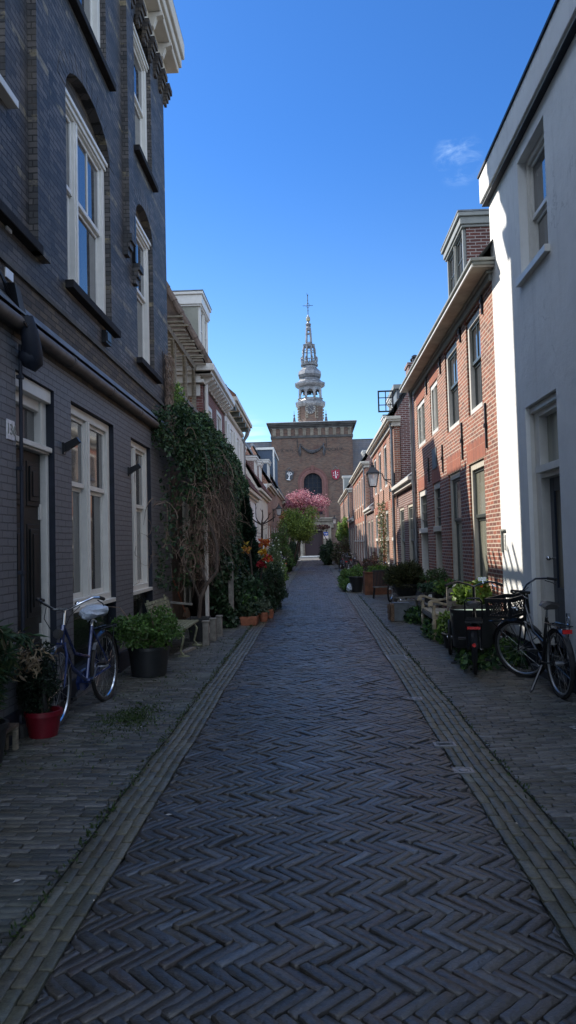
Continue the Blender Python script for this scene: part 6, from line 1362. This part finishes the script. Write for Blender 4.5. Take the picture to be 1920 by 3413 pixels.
for i in range(1250):
    y0 = random.gauss(14.6, 1.25); z = random.uniform(1.3, 2.7) if i % 7 else random.uniform(2.7, 3.7); x = float(vfront(y0, z)) + random.uniform(-.18, .05); p = Vector((x, y0, z)); L = random.uniform(.4, 1.25)
    ph = random.uniform(0, 6.28); om = random.uniform(.5, 1.3) * random.choice((-1, 1)); base = Vector((random.gauss(0, .2), random.gauss(0, .5), random.uniform(-1, -.25))); pts = [p.copy()]; r0 = random.choice((.0035, .0045, .007))
    for s_ in range(10):
        ph += om * random.uniform(.5, 1.3); d_ = (base + Vector((.35 * math.cos(ph * .7), .95 * math.cos(ph), .75 * math.sin(ph)))).normalized(); p = p + d_ * L / 10
        if p.z < .4 + .35 * (y0 > 15.5): break
        p.x = max(p.x, -2.6); pts.append(p.copy())
    if len(pts) > 2: m.tube(pts, [r0 * (1 - .5 * q / len(pts)) for q in range(len(pts))], 3, caps=False)
m.build('hanging_twigs', 'twig', VN)
m = MB()
for i in range(420):
    y0 = random.gauss(14.9, .55); z = random.uniform(1.6, 3.4); p = Vector((float(vfront(y0, z)) + random.uniform(-.03, .1), y0, z)); d = Vector((0, random.gauss(0, .4), -1)).normalized(); pts = [p.copy()]
    for s_ in range(6): d = (d + Vector((random.gauss(0, .2), random.gauss(0, .3), random.gauss(-.1, .3)))).normalized(); p = p + d * .14; pts.append(p.copy())
    m.tube(pts, [.008 - .001 * q for q in range(7)], 3, caps=False)
m.build('twig_tangle', 'terracotta' if False else 'bark', VN)
m = MB(); m.tube([(-1.98, 12.45, .35), (-1.96, 12.5, .7), (-1.86, 12.6, .95), (-1.7, 12.75, 1.15), (-1.72, 13.0, 1.6), (-1.95, 13.3, 2.2), (-2.2, 13.6, 3.0), (-2.4, 13.4, 3.8)], [.03, .035, .035, .03, .028, .025, .022, .015], 7)
m.tube([(-1.96, 12.5, .7), (-2.1, 12.45, 1.1), (-2.3, 12.4, 1.5), (-2.35, 12.6, 2.4)], [.02, .018, .015, .01], 5); m.tube([(-1.86, 12.6, .95), (-2.0, 13.0, 1.25), (-2.2, 13.4, 1.3), (-2.35, 13.7, 1.9)], [.022, .02, .015, .01], 5)
for yy in (12.7, 12.85, 12.95, 13.02): m.tube([(-2.53, yy - .1, 3.4), (-2.52, yy - .06, 4.2), (-2.54, yy - .12, 5.0)], [.03, .02, .006], 6)
m.build('trunk', 'bark', VN)
n = 1500; y = rng.uniform(12.55, 13.15, n); z = 3.5 + rng.random(n) ** 2 * 1.6; P = np.stack([np.full(n, -2.50), y, z], 1)
m = MB()
for i in range(0, 500): p = Vector(P[i]); m.tube([p, p + Vector((random.uniform(0, .06), random.gauss(0, .05), -.08)), p + Vector((random.uniform(0, .08), random.gauss(0, .07), -.18))], .004, 3, caps=False)
m.build('bare_stems', 'twig', VN)
# dark ivy hedge, conifer
IH = thing('ivy_hedge', 'dark ivy covered hedge on the ground to the right of the vine', 'hedge', (-1.95, 16.2, 0))
n = 26000; y = rng.uniform(14.3, 18.6, n); z = rng.uniform(0, 1, n) * (1.35 + .5 * np.sin(y * 1.7) + .25 * (y - 14)); bul = np.sqrt(np.clip(1 - (z / 2.6) ** 2, 0, 1)); x = -2.5 + (.95 * bul * (.85 + .15 * np.sin(y * 4 + z * 5))) - rng.exponential(.07, n); P = np.stack([x, y, z], 1)
k = rng.random(n) < np.clip(.55 + .6 * np.sin(y * 5 + z * 4) * np.cos(z * 6), .2, 1); leaves('foliage', P[k], .085, DARK + IVY, parent=IH, aspect=.8, droop=.7)
m = MB(); m.sphere((-2.25, 16.4, .55), .5, 14, 10, sc=(.6, 4.0, 2.0)); m.build('inner_growth', 'dark_bark', IH)
CN = thing('conifer', 'narrow dark conifer pointing up behind the vine', 'conifer', (-1.86, 19.6, 0))
n = 15000; z = rng.random(n) ** .8 * 2.75; rr = .52 * (1 - z / 2.95) ** .75 * (1 + .14 * np.sin(z * 14)); a = rng.uniform(0, 6.28, n); q = rng.uniform(.55, 1.05, n); P = np.stack([-1.86 + rr * q * np.cos(a), 19.6 + rr * q * np.sin(a), z + .08], 1); D = np.stack([np.cos(a), np.sin(a), np.full(n, .8)], 1); leaves('foliage', P, .10, [(0.012, 0.034, 0.02), (0.018, 0.045, 0.024), (0.01, 0.026, 0.016)], parent=CN, aspect=.28, dirs=D)
m = MB(); m.tube([(-1.86, 19.6, 0), (-1.86, 19.6, 2.6)], [.05, .01], 6); m.build('trunk', 'bark', CN)
# second ivy column filling to the drainpipe
t = thing('ivy_shrub', 'tall ragged ivy shrub between the vine and the white pilaster house', 'shrub', (-2.1, 22.0, 0))
n = 11000; y = rng.uniform(20.4, 24.0, n); z = rng.random(n) * (3.0 - .35 * (y - 20.4)) ; x = -2.5 + .5 * np.sqrt(np.clip(1 - (z / 3.6) ** 2, 0, 1)) - rng.exponential(.08, n); leaves('foliage', np.stack([x, y, z], 1), .10, IVY, parent=t, aspect=.6, droop=.6)
m = MB(); m.tube([(-2.4, 21.5, 0), (-2.35, 21.8, 2.4)], .03, 5); m.build('stems', 'bark', t)
def bare(mb, p, d, L, r, depth, up=.12):
    pts = [p]; q = p
    for i in range(4): d = (d + Vector((random.gauss(0, .14), random.gauss(0, .14), up * random.random()))).normalized(); q = q + d * L / 4; pts.append(q)
    mb.tube(pts, [r * (1 - .4 * i / 4) for i in range(5)], 6 if r > .02 else 4, caps=False)
    ends = [q]
    if depth > 0:
        for k in range(random.choice((2, 3))):
            nd = (d + Vector((random.gauss(0, .6), random.gauss(0, .6), random.uniform(-.1, .5)))).normalized(); ends += bare(mb, pts[random.choice((2, 3, 4))], nd, L * random.uniform(.55, .75), r * .55, depth - 1, up)
    return ends
PT = thing('pollard_tree', 'small bare pollarded tree with knobbly upturned branches left of the lane', 'tree', (-1.72, 24, 0))
m = MB(); m.tube([(-1.78, 24, 0), (-1.76, 24, .9), (-1.70, 24, 1.8), (-1.68, 24, 2.35)], [.05, .045, .04, .035], 7)
for (dx, h, w) in ((-.36, 2.7, .022), (-.20, 2.95, .02), (.02, 2.75, .026), (.22, 2.62, .02), (.42, 2.75, .022)):
    m.tube([(-1.70, 24, 2.25), (-1.70 + dx * .6, 24 + dx * .2, 2.38), (-1.68 + dx, 24, 2.5), (-1.68 + dx * 1.02, 24, h)], [w, w, w * .9, w * .5], 5)
    for _ in range(3): b = Vector((-1.68 + dx, 24, random.uniform(2.5, h))); m.tube([b, b + Vector((random.uniform(-.1, .1), random.uniform(-.1, .1), .12))], [.01, .004], 4)
for k in range(12): b = Vector((-1.74, 24, .9 + k * .12)); sg = random.choice((-1, 1)); m.tube([b, b + Vector((sg * .14, .02, .02)), b + Vector((sg * .26, .04, .08))], [.008, .006, .003], 4)
m.build('trunk', 'dark_bark', PT)
# young maple with autumn leaves

MP = thing('young_maple', 'thin young tree with clusters of yellow, orange and red leaves', 'tree', (-1.5, 17.4, 0))
m = MB(); m.tube([(-1.50, 17.4, 0), (-1.48, 17.4, .8), (-1.52, 17.4, 1.45), (-1.46, 17.4, 1.75)], [.028, .024, .018, .008], 6); m.tube([(-1.5, 17.4, .2), (-1.3, 17.5, .8), (-1.16, 17.5, 1.35), (-1.14, 17.5, 1.85)], [.018, .014, .01, .006], 5)
for (q0, q1) in (((-1.48, 17.4, .8), (-1.72, 17.4, 1.15)), ((-1.5, 17.4, 1.3), (-1.62, 17.4, 1.52)), ((-1.16, 17.5, 1.35), (-1.0, 17.5, 1.3)), ((-1.2, 17.5, 1.2), (-1.05, 17.5, 1.6))): m.tube([q0, q1], [.01, .005], 4)
m.build('trunk', 'bark', MP)
for (c_, cols, n, rd) in (((-1.62, 17.35, 1.52), [(0.55, 0.30, 0.03), (0.42, 0.15, 0.02), (0.5, 0.36, 0.06)], 70, .12), ((-1.18, 17.4, 1.66), [(0.45, 0.06, 0.02), (0.52, 0.16, 0.02)], 45, .09), ((-1.2, 17.4, 1.46), [(0.6, 0.38, 0.04), (0.5, 0.2, 0.02)], 50, .10), ((-1.12, 17.4, 1.27), [(0.4, 0.02, 0.02), (0.5, 0.05, 0.02), (0.5, 0.3, 0.03)], 50, .10), ((-1.27, 17.4, 1.16), [(0.32, 0.015, 0.03), (0.4, 0.03, 0.03)], 36, .09)):
    leaves('leaf_cluster', ell(n, c_, (rd, rd, rd * .7), .1), .10, cols, parent=MP, aspect=.55, droop=.5)
# shrubs on the left
def shrub(name, label, x, y, rad, zc, n, size, cols, aspect=.5, group=None, cat='shrub', flowers=None, inner=True, lump=.25, shell=.6):
    t = thing(name, label, cat, (x, y, 0), 0, group); bushy(t, (0, 0, zc), rad, n, size, cols, 0.0, aspect=aspect, nst=14, sr=.012, lump=lump, zmin=.01, shell=shell)
    if inner: m = MB(); m.sphere((0, 0, zc), 1.0, 10, 8, sc=(rad[0] * .55, rad[1] * .55, rad[2] * .6), jit=.1); m.build('inner_growth', 'dark_bark', t, local=True)
    if flowers: leaves('flowers', ell(flowers[0], (0, 0, zc), tuple(q * 1.05 for q in rad), .9, lump), flowers[1], flowers[2], mat='petal', parent=t, local=True, aspect=.9, kind='stuff')
    return t
shrub('yew_shrub', 'low rounded dark yew shrub beside the lane behind the terracotta pots', -1.12, 18.2, (.42, .6, .52), .50, 9000, .06, DARK, .3)
shrub('ivy_mound', 'dark ivy mound spilling on the pavement behind the clay trough', -1.50, 16.6, (.38, .6, .40), .35, 4500, .08, IVY, .8)
shrub('rose_bush', 'pale leaved rose bush dotted with white flowers on the left', -1.30, 21.8, (.38, .7, .62), .95, 4200, .07, [(0.11, 0.16, 0.06), (0.08, 0.13, 0.05), (0.15, 0.19, 0.09)], .5, flowers=(160, .06, [(0.7, 0.72, 0.66), (0.6, 0.62, 0.5)]), inner=False, shell=.2)
shrub('leafy_shrub', 'light green leafy shrub just past the rose bush', -1.25, 25.5, (.32, .6, .45), .55, 3200, .07, GREEN + LIME, .5, inner=False, shell=.3)
shrub('grey_shrub', 'tall grey green shrub under the left street lamp', -1.75, 38.5, (.5, 1.2, 1.1), 1.35, 6500, .11, OLIVE + GREEN, .4, inner=False, shell=.2)
shrub('hedge_shrub', 'dark green hedge shrub at the foot of the green tree', -1.65, 43.5, (.45, 2.0, .55), .6, 4000, .12, DARK + GREEN, .5)
shrub('corner_shrub', 'dark evergreen shrub at the far left end of the lane', -1.75, 55, (.5, 2.5, .9), .8, 3500, .16, DARK, .5)
t = thing('clay_trough', 'rectangular terracotta trough full of leafy plants, nearest of the pots on the left', 'planter', (-1.35, 15.0, 0)); m = MB(); m.obox((0, 0, .08), (.30, .55, .15), taper=1.12); m.obox((0, 0, .165), (.35, .60, .03)); m.build('trough', 'terracotta', t, local=True, bevel=.006)
bushy(t, (0, 0, .27), (.2, .3, .14), 900, .08, DARK + [(0.08, 0.12, 0.05)], .15)
t = pot(-1.10, 15.45, .01, .075, .10, .19, 'terracotta', 'clay_pot', 'small round clay pot right of the terracotta trough'); bushy(t, (0, 0, .30), (.14, .14, .14), 500, .07, [(0.07, 0.10, 0.06), (0.1, 0.13, 0.08)], .15)
t = pot(-1.02, 16.1, .01, .08, .11, .2, 'terracotta', 'clay_pot', 'clay pot with trailing leaves behind the small round clay pot'); bushy(t, (0, 0, .30), (.18, .18, .16), 600, .07, DARK, .15)
t = pot(-1.42, 15.7, .01, .10, .13, .22, 'terracotta', 'clay_pot', 'wide clay pot half hidden behind the terracotta trough'); bushy(t, (0, 0, .34), (.22, .2, .16), 700, .08, GREEN + DARK, .15)
# trees at the end
def crown(t, c, rad, n, size, cols, nbr=16, tr=.09, base=(0, 0, 0), lump=.3, tw='bark', aspect=.5, k=9):
    m = MB(); top = Vector(c) - Vector((0, 0, rad[2] * .5)); m.tube([base, Vector(base).lerp(top, .5) + Vector((.05, 0, 0)), top], [tr, tr * .8, tr * .6], 8); P = []
    cl = ell(nbr, c, (rad[0] * .75, rad[1] * .75, rad[2] * .75), .3, .2)
    for q in cl: q = Vector(q); m.tube([top, top.lerp(q, .5) + Vector((0, 0, .12)), q], [tr * .45, tr * .25, .008], 5, caps=False)
    m.build('trunk', tw, t)
    P = [ell(int(n / nbr), q, (rad[0] * random.uniform(.28, .45), rad[1] * random.uniform(.28, .45), rad[2] * random.uniform(.22, .36)), .15, lump) for q in cl]; leaves('crown', np.concatenate(P), size, cols, parent=t, aspect=aspect, droop=.2)
t = thing('green_tree', 'fresh green leafy tree leaning over the lane in front of the pink tree', 'tree', (-1.5, 45, 0)); crown(t, (-.90, 45, 2.75), (1.35, 1.8, 1.25), 12000, .11, [(0.19, 0.27, 0.05), (0.14, 0.22, 0.04), (0.24, 0.33, 0.06), (0.08, 0.13, 0.03)], 40, .07, (-1.5, 45, 0))
m = MB(); m.box(0, .01, 0, .01, 0, .01)
t = thing('pink_tree', 'pink blossoming tree in front of the church tower', 'tree', (-1.7, 62, 0)); crown(t, (-.75, 62, 4.95), (2.15, 2.2, 1.35), 7500, .14, [(0.50, 0.20, 0.24), (0.40, 0.13, 0.17), (0.62, 0.34, 0.36), (0.22, 0.06, 0.09)], 44, .1, (-1.6, 62, 0), tw='dark_bark')
t = thing('orange_tree', 'small tree with orange young leaves beside the left lamp', 'tree', (-2.1, 50, 0)); crown(t, (-1.95, 50, 3.4), (.45, .6, .55), 2500, .11, [(0.50, 0.22, 0.10), (0.40, 0.14, 0.07), (0.5, 0.3, 0.15)], 10, .05, (-2.1, 50, 0))
t = thing('copper_branch_tree', 'thin tree with dark copper leaves hanging across the church door', 'tree', (1.6, 60, 0)); crown(t, (.55, 60, 2.9), (.8, .8, .32), 1500, .13, [(0.16, 0.06, 0.06), (0.3, 0.25, 0.18), (0.1, 0.04, 0.05)], 10, .04, (1.9, 60, 0), tw='dark_bark')
# right side far plants
shrub('dark_shrub', 'dark round shrub at the far right end of the lane below the blue sign', .98, 56, (.5, 1.8, .85), .8, 4500, .14, DARK, .5)
shrub('bronze_shrub', 'bronze tinted shrub among the far bikes on the right', 1.75, 47, (.55, 1.5, .85), .9, 4500, .12, OLIVE + [(0.12, 0.07, 0.05), (0.05, 0.04, 0.03)], .5)
shrub('climber', 'bright lime green climber on the wall of the far right house', 2.25, 57, (.42, 1.4, .95), 2.35, 4500, .13, LIME + GREEN, .6, inner=False)
shrub('dark_shrub', 'brown leaved shrub in pots by the right hand house behind the corten box', 2.2, 28.5, (.35, 1.0, .45), .6, 2500, .08, [(0.06, 0.03, 0.025), (0.05, 0.05, 0.025), (0.08, 0.04, 0.03)], .5)
shrub('fern_bank', 'bright green ferny plants spilling into the lane beside the black barrel', 1.35, 26.2, (.42, 1.2, .36), .34, 7000, .085, GREEN + [(0.08, 0.17, 0.04)], .5)
shrub('fern_bank', 'green ferny plants nearest the silver bag at the lane edge', 1.12, 24.9, (.26, .5, .22), .2, 2200, .075, GREEN, .5)
t = thing('wall_creeper', 'thin climbing plant on the wall post behind the corten planter', 'creeper', (2.4, 26.3, 0)); m = MB(); m.tube([(2.45, 26.3, 0), (2.47, 26.3, 1.2), (2.45, 26.2, 2.6)], [.06, .04, .015], 6); m.build('trunk', 'terracotta', t)
leaves('foliage', np.stack([rng.uniform(2.3, 2.55, 1100), rng.normal(26.3, .22, 1100), rng.uniform(.5, 3.0, 1100)], 1), .08, OLIVE + [(0.2, 0.24, 0.12)], parent=t)
t = pot(1.33, 24.0, 0, .15, .24, .50, 'black_plastic', 'round_barrel', 'big round black barrel beside the silver bag', 'barrel')
t = thing('silver_bag', 'crumpled silver and white plastic bag on the ground beside the black barrel', 'bag', (1.10, 24.0, 0)); m = MB(); m.sphere((0, 0, .14), .14, 12, 8, sc=(.8, 1.0, .8), jit=.14); m.sphere((.02, 0, .24), .09, 10, 6, sc=(1, 1, .5), jit=.15); m.build('bag', 'bag_plastic', t, local=True)
t = thing('corten_planter', 'rusty steel box planter with green plants on top', 'planter', (1.90, 23.0, 0)); m = MB()
for (a, b, c_, d_) in ((1.5, 2.3, 22.6, 22.63), (1.5, 2.3, 23.37, 23.4), (1.5, 1.53, 22.63, 23.37), (2.27, 2.3, 22.63, 23.37)): m.box(a, b, c_, d_, 0, .70)
m.box(1.48, 2.32, 22.58, 22.6, .66, .7); m.build('box', 'corten', t); m = MB(); m.box(1.53, 2.27, 22.63, 23.37, .58, .62); m.build('soil', 'soil', t)
P = ell(1800, (1.95, 23.0, .74), (.34, .3, .14), .2); leaves('foliage', P, .06, LIME + GREEN, parent=t)
t = thing('black_slatted_bench', 'black garden bench with a slatted back standing in front of the rusty planter', 'bench', (1.95, 21.0, 0)); m = MB()
for k in range(16): m.box(1.64 + k * .04, 1.64 + k * .04 + .028, 21.14, 21.16, .36, .76)
m.box(1.62, 2.30, 21.13, 21.17, .76, .80); m.build('backrest', 'black_iron', t); m = MB(); m.box(1.62, 2.3, 20.8, 21.12, .32, .35); m.build('seat', 'black_iron', t)
for x in (1.66, 2.26):
    for yy in (20.84, 21.12): m = MB(); m.tube([(x, yy, .32), (x - .04, yy - .02, 0)], .018, 5); m.build('leg', 'black_iron', t)
m = MB(); m.box(1.62, 2.3, 20.78, 20.80, .325, .352); m.build('seat_edge', 'grey_wood', t)
# slatted lounger with bamboo bowl
t = thing('slatted_lounger', 'low curved slatted wooden seat carrying the bamboo bowl', 'bench', (2.1, 16.3, 0))
for k in range(14):
    yy = 15.5 + k * .125; zz = .34 + .10 * abs(k - 8) / 8 - (.08 if k < 3 else 0); m = MB(); m.beam((1.72 + (.05 if k > 10 else 0), yy, zz), (2.42, yy, zz + .03), .085, .022); m.build('slat', 'grey_wood', t)
m = MB(); m.beam((1.8, 15.5, .28), (1.8, 17.2, .33), .04, .05); m.beam((2.3, 15.5, .28), (2.3, 17.2, .33), .04, .05)
for (x, yy) in ((1.8, 15.6), (2.3, 15.6), (1.8, 17.0), (2.3, 17.0)): m.box(x - .025, x + .025, yy - .03, yy + .03, 0, .3)
m.build('frame', 'old_wood', t)
t = pot(2.02, 16.6, .40, .20, .29, .26, 'black_plastic', 'bamboo_bowl', 'wide dark bowl of grassy bamboo standing on the curved slatted seat')
P = ell(5200, (0, 0, .40), (.40, .36, .27), .2, .15); D = P / np.linalg.norm(P, axis=1)[:, None]; D[:, 2] -= .3; leaves('foliage', P, .12, [(0.09, 0.10, 0.035), (0.06, 0.08, 0.03), (0.12, 0.12, 0.05), (0.04, 0.05, 0.02)], parent=t, local=True, aspect=.10, dirs=D)
t = thing('boot_brush_box', 'grey metal box with a bristly brush on its side standing in the right gutter', 'box', (1.68, 15.0, 0)); m = MB(); m.box(1.56, 1.86, 14.9, 15.15, .01, .36); m.box(1.55, 1.87, 14.89, 15.16, .36, .375); m.build('box', 'grey_box', t, bevel=.01)
m = MB(); m.box(1.49, 1.56, 14.9, 15.14, .01, .35)
for k in range(160): yy, z = random.uniform(14.9, 15.14), random.uniform(.03, .34); m.beam((1.49, yy, z), (1.44, yy + random.gauss(0, .01), z + random.gauss(0, .01)), .004, .004)
m.build('brush', 'coir', t)
t = thing('slatted_table', 'low slatted grey table holding flower pots behind the wooden bench', 'table', (2.25, 14.1, 0)); m = MB()
for k in range(6): m.box(1.98 + k * .09, 2.06 + k * .09, 13.3, 15.0, .44, .46)
m.build('top', 'grey_wood', t)
for (x, yy) in ((2.02, 13.35), (2.48, 13.35), (2.02, 14.95), (2.48, 14.95)): m = MB(); m.box(x - .025, x + .025, yy - .025, yy + .025, 0, .44); m.build('leg', 'grey_wood', t)
PG_ = 'pots on the low slatted table'
t = pot(2.09, 13.75, .46, .075, .095, .20, 'black_plastic', 'square_pot', 'square black pot with a white paper label on its side', sq=True, group=PG_); m = MB(); m.box(-.035, .035, -.0965, -.094, .10, .17); m.build('paper_label', 'white_enamel', t, local=True); bushy(t, (0, 0, .27), (.17, .16, .10), 500, .06, [(0.07, 0.13, 0.07), (0.05, 0.09, 0.05)], .15)
t = pot(2.30, 13.95, .46, .12, .14, .22, 'black_plastic', 'wide_pot', 'wide dark pot of leaves next to the labelled square pot', group=PG_); bushy(t, (0, 0, .27), (.2, .2, .12), 700, .065, GREEN, .15)
t = pot(2.36, 14.55, .46, .15, .20, .36, 'terracotta', 'clay_bowl', 'terracotta bowl with feathery plants, highest pot on the slatted table', group=PG_); bushy(t, (0, 0, .45), (.24, .24, .13), 900, .06, GREEN + OLIVE, .3, aspect=.25)
t = pot(2.42, 13.45, .46, .10, .12, .22, 'grey_box', 'grey_pot', 'grey pot of bright leaves at the wall end of the slatted table', group=PG_); bushy(t, (-.02, 0, .28), (.24, .22, .12), 800, .07, GREEN + LIME, .15)
# garden bench
t = thing('garden_bench', 'weathered teak garden bench with scrolled arms and turned legs', 'bench', (2.2, 12.5, 0))
YA, YB = 11.95, 13.15
for yy in (YA, YB):
    m = MB(); m.lathe([(.028, 0), (.033, .12), (.022, .14), (.036, .18), (.036, .30), (.022, .33), (.034, .38), (.030, .46), (.022, .48), (.033, .53), (.033, .56)], (1.88, yy, 0), 12); m.build('leg', 'teak_weathered', t, smooth=True)
    m = MB(); m.box(2.42, 2.475, yy - .028, yy + .028, 0, .86); m.build('leg', 'teak_weathered', t)
    m = MB(); v = []; path = [(1.80, .545), (1.80, .60), (1.84, .63), (1.92, .625), (2.02, .585), (2.14, .555), (2.26, .565), (2.36, .60), (2.44, .625)]
    for i in range(len(path) - 1): m.beam((path[i][0], yy, path[i][1]), (path[i + 1][0] + .006, yy, path[i + 1][1]), .062, .036)
    m.tube([(1.835, yy - .033, .585), (1.835, yy + .033, .585)], .034, 12); m.build('armrest', 'teak_weathered', t, bevel=.004)
    m = MB(); m.beam((1.88, yy, .36), (2.44, yy, .34), .04, .06); m.build('side_rail', 'teak_weathered', t)
for k in range(6): x = 1.87 + k * .092; m = MB(); m.box(x, x + .078, YA - .04, YB + .04, .405 - k * .006, .427 - k * .006); m.build('seat_slat', 'teak_weathered', t)
m = MB(); m.box(1.86, 1.885, YA, YB, .34, .40); m.box(2.44, 2.47, YA, YB, .80, .90); m.box(2.44, 2.47, YA, YB, .48, .53); n = 14
for k in range(n): y_ = YA + .05 + k * (YB - YA - .1) / n; m.box(2.447, 2.465, y_, y_ + .045, .53, .80)
m.build('backrest', 'grey_wood', t)
t = thing('folded_chair', 'grey weathered folding chair leaning against the garden bench back', 'chair', (2.3, 11.75, 0)); m = MB()
for k in range(3): m.beam((2.08, 11.78, .60 + k * .1), (2.42, 11.70, .60 + k * .1), .02, .075 if k != 1 else .03)
m.beam((2.08, 11.79, .0), (2.08, 11.79, .86), .03, .03); m.beam((2.42, 11.71, .0), (2.42, 11.71, .86), .03, .03); m.build('backrest', 'grey_wood', t); m = MB(); m.beam((2.1, 11.85, .42), (2.4, 11.85, .42), .2, .02); m.build('seat', 'grey_wood', t)
t = pot(1.99, 11.05, .01, .10, .13, .22, 'black_plastic', 'potted_flowers', 'dark pot with pale green white-flowered plant in front of the bench'); bushy(t, (0, 0, .38), (.16, .15, .17), 900, .07, LIME + [(0.3, 0.38, 0.2)], .15, zmin=.2)
m = MB(); m.torus((0, 0, .22), (R(90), 0, 0), .14, .008, 20, 5); m.build('pot_rim', 'curb_stone', t, local=True)
t = thing('wooden_stool', 'small wooden stool against the brick pier, under the geranium pot', 'stool', (2.36, 11.0, 0)); m = MB(); m.box(2.2, 2.52, 10.85, 11.15, .40, .43); m.build('seat', 'grey_wood', t)
for (x, yy) in ((2.23, 10.88), (2.49, 10.88), (2.23, 11.12), (2.49, 11.12)): m = MB(); m.box(x - .018, x + .018, yy - .018, yy + .018, 0, .40); m.build('leg', 'grey_wood', t)
t = pot(2.36, 11.0, .43, .085, .115, .22, 'green_pot', 'geranium', 'sunlit lime leaved geranium with red flowers in a pale green pot', 'plant'); bushy(t, (-.04, 0, .36), (.24, .18, .17), 1500, .085, LIME, .2, aspect=.85); [leaves('flower_head', ell(16, c_, (.032, .032, .025), .2), .035, [(0.75, 0.05, 0.02), (0.8, 0.12, 0.03)], mat='petal', parent=t, local=True, aspect=.9) for c_ in ((-.10, -.12, .50), (-.02, -.14, .40), (.06, -.08, .50))]
# ground cover
n = 15000; y = rng.uniform(9.0, 15.5, n); x = 2.6 - rng.random(n) ** .75 * (.72 + .12 * np.sin(y * 2.2)) ; z = .03 + rng.random(n) * (.16 + .12 * np.sin(y * 3.1) * np.sin(x * 7)); k = (rng.random(n) < np.clip(.5 + .6 * np.sin(y * 3 + x * 4), .15, 1)); leaves('ground_ivy', np.stack([x, y, z], 1)[k], .075, IVY + GREEN, aspect=.8, droop=.1, label='green ivy and weeds growing along the foot of the right hand walls', cat='ground cover', kind='stuff')
n = 1100; P = np.stack([rng.normal(-1.78, .14, n), rng.normal(6.95, .28, n), np.full(n, .012)], 1); P2 = np.stack([rng.choice([-1.29, -1.285, 1.29], 1800) + rng.normal(0, .02, 1800), rng.uniform(3, 22, 1800), np.full(1800, .008)], 1); P3 = np.stack([rng.uniform(-2.5, -1.4, 900), rng.uniform(4.5, 13, 900), np.full(900, .008)], 1)
leaves('weeds', np.concatenate([P, P2, P3]), .030, [(0.03, 0.06, 0.015), (0.045, 0.08, 0.02)], aspect=.4, droop=-1.2, label='tufts of grass and moss in the joints of the pavement', cat='weeds', kind='stuff')
